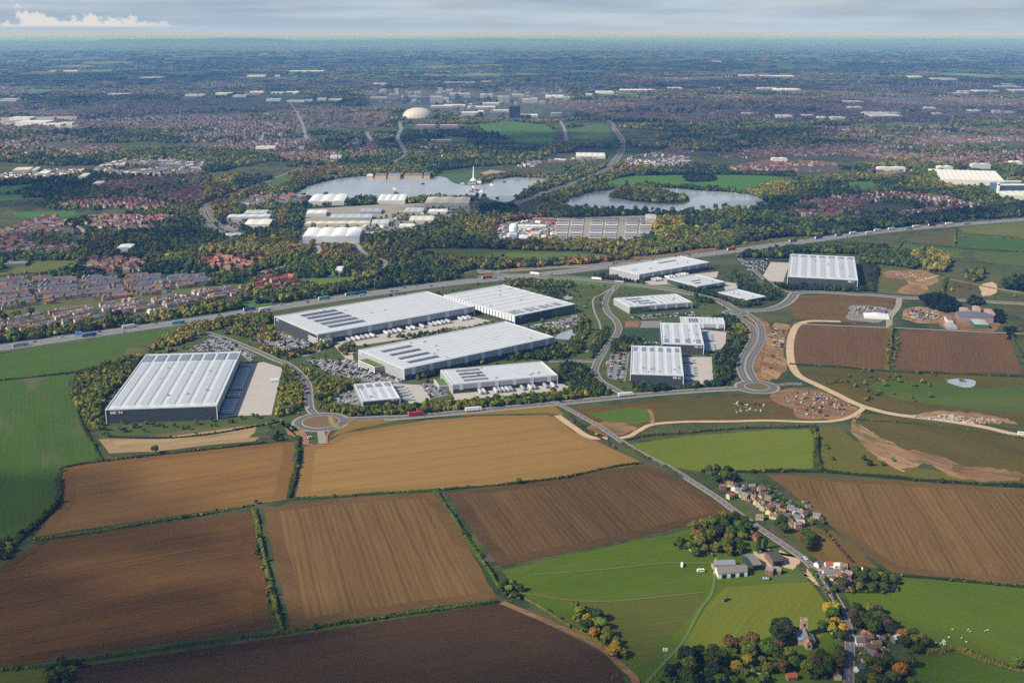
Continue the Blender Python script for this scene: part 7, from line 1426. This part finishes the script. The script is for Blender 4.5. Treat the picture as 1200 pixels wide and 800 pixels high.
debris([(582,262),(648,255),(650,279),(580,281)], 130, [M['white'], M['kerb'], M['slate'], M['brick']], 'tanks and plant of the chemical yard', 2, 5); debris([(355,270),(430,256),(520,239),(555,239),(500,260),(440,273),(425,283)], 60, [M['white'], M['kerb'], M['slate']], 'goods stored round the industrial sheds', 2, 5)
print('T', round(time.time()-T0, 1))
# ------------------------------------------------------------------ unseen cloud layer, added overhead to cast dappled shade
def shade_cloudmat():
    m = bpy.data.materials.new('cloud'); m.use_nodes = True; t = NT(m.node_tree)
    g = t.n('ShaderNodeTexCoord').outputs['Object']; nz = t.noise(g, .004, 5, .6)
    lw = t.n('ShaderNodeLayerWeight', ins={'Blend': .5}).outputs['Facing']
    a_ = t.math('MULTIPLY', t.ramp(nz, .25, .6), t.math('MULTIPLY', t.ramp(lw, .95, .45), .42))
    d = t.n('ShaderNodeMixShader', ins={0: .5, 1: t.n('ShaderNodeBsdfDiffuse', ins={0: (.9, .9, .92, 1)}).outputs[0], 2: t.n('ShaderNodeBsdfTranslucent', ins={0: (.9, .9, .92, 1)}).outputs[0]}).outputs[0]
    mx = t.n('ShaderNodeMixShader', ins={0: a_, 1: t.n('ShaderNodeBsdfTransparent').outputs[0], 2: d}); t.n('ShaderNodeOutputMaterial', ins={0: mx.outputs[0]}); return m
mb = MB(); rr_ = random.Random(8); hd = np.array([sd.x, sd.y])/sd.z
for px_, py_, rad in [(45,605,120),(10,760,130),(420,850,170),(1180,850,110),(210,285,170),(-60,290,200),(90,225,350),(560,168,500),(780,165,700),(930,130,1100),(250,120,1100),(620,98,1700),(1100,100,1700),(60,92,2000),(850,78,2900),(400,72,3200),(680,240,260),(1000,240,240),(520,290,150)]:
    s_ = np.array(G(px_, py_)); c_ = s_+hd*1400; vs, fs = ico_core(1.0, rr_.randrange(999), sub=3, sq=(1, 1, 1)); o_ = len(mb.v); ph = rr_.uniform(0, 6)
    for x, y, z in vs:
        an = math.atan2(y, x); k = rad*(1+.22*math.sin(3*an+ph)+.14*math.sin(7*an+2*ph)); mb.v.append((c_[0]+x*k*1.35, c_[1]+y*k, 1400+z*min(120, rad*.3)))
    mb.f += [tuple(i+o_ for i in f) for f in fs]; mb.m += [0]*len(fs)
cl_ = mb.build('shade_clouds', shade_cloudmat()); tag(cl_, kind='stuff', label='unseen pale clouds drifting high over the fields and town')
for p_ in cl_.data.polygons: p_.use_smooth = True
# ------------------------------------------------------------------ haze
hzm = bpy.data.materials.new('haze_air'); hzm.use_nodes = True; t = NT(hzm.node_tree)
v = t.n('ShaderNodeVolumePrincipled', ins={'Color': (.14, .40, 1.0, 1), 'Absorption Color': (1, 1, 1, 1), 'Density': 5.4e-5, 'Anisotropy': 0.0}); o_ = t.n('ShaderNodeOutputMaterial'); t.l(v.outputs[0], o_.inputs['Volume'])
mb = MB(); mb.box(-151000, 151000, -2000, FAR+1500, -3, 454); tag(mb.build('haze', hzm), kind='stuff', label='pale blue distance haze over the whole country')
print('objects', len(bpy.data.objects))
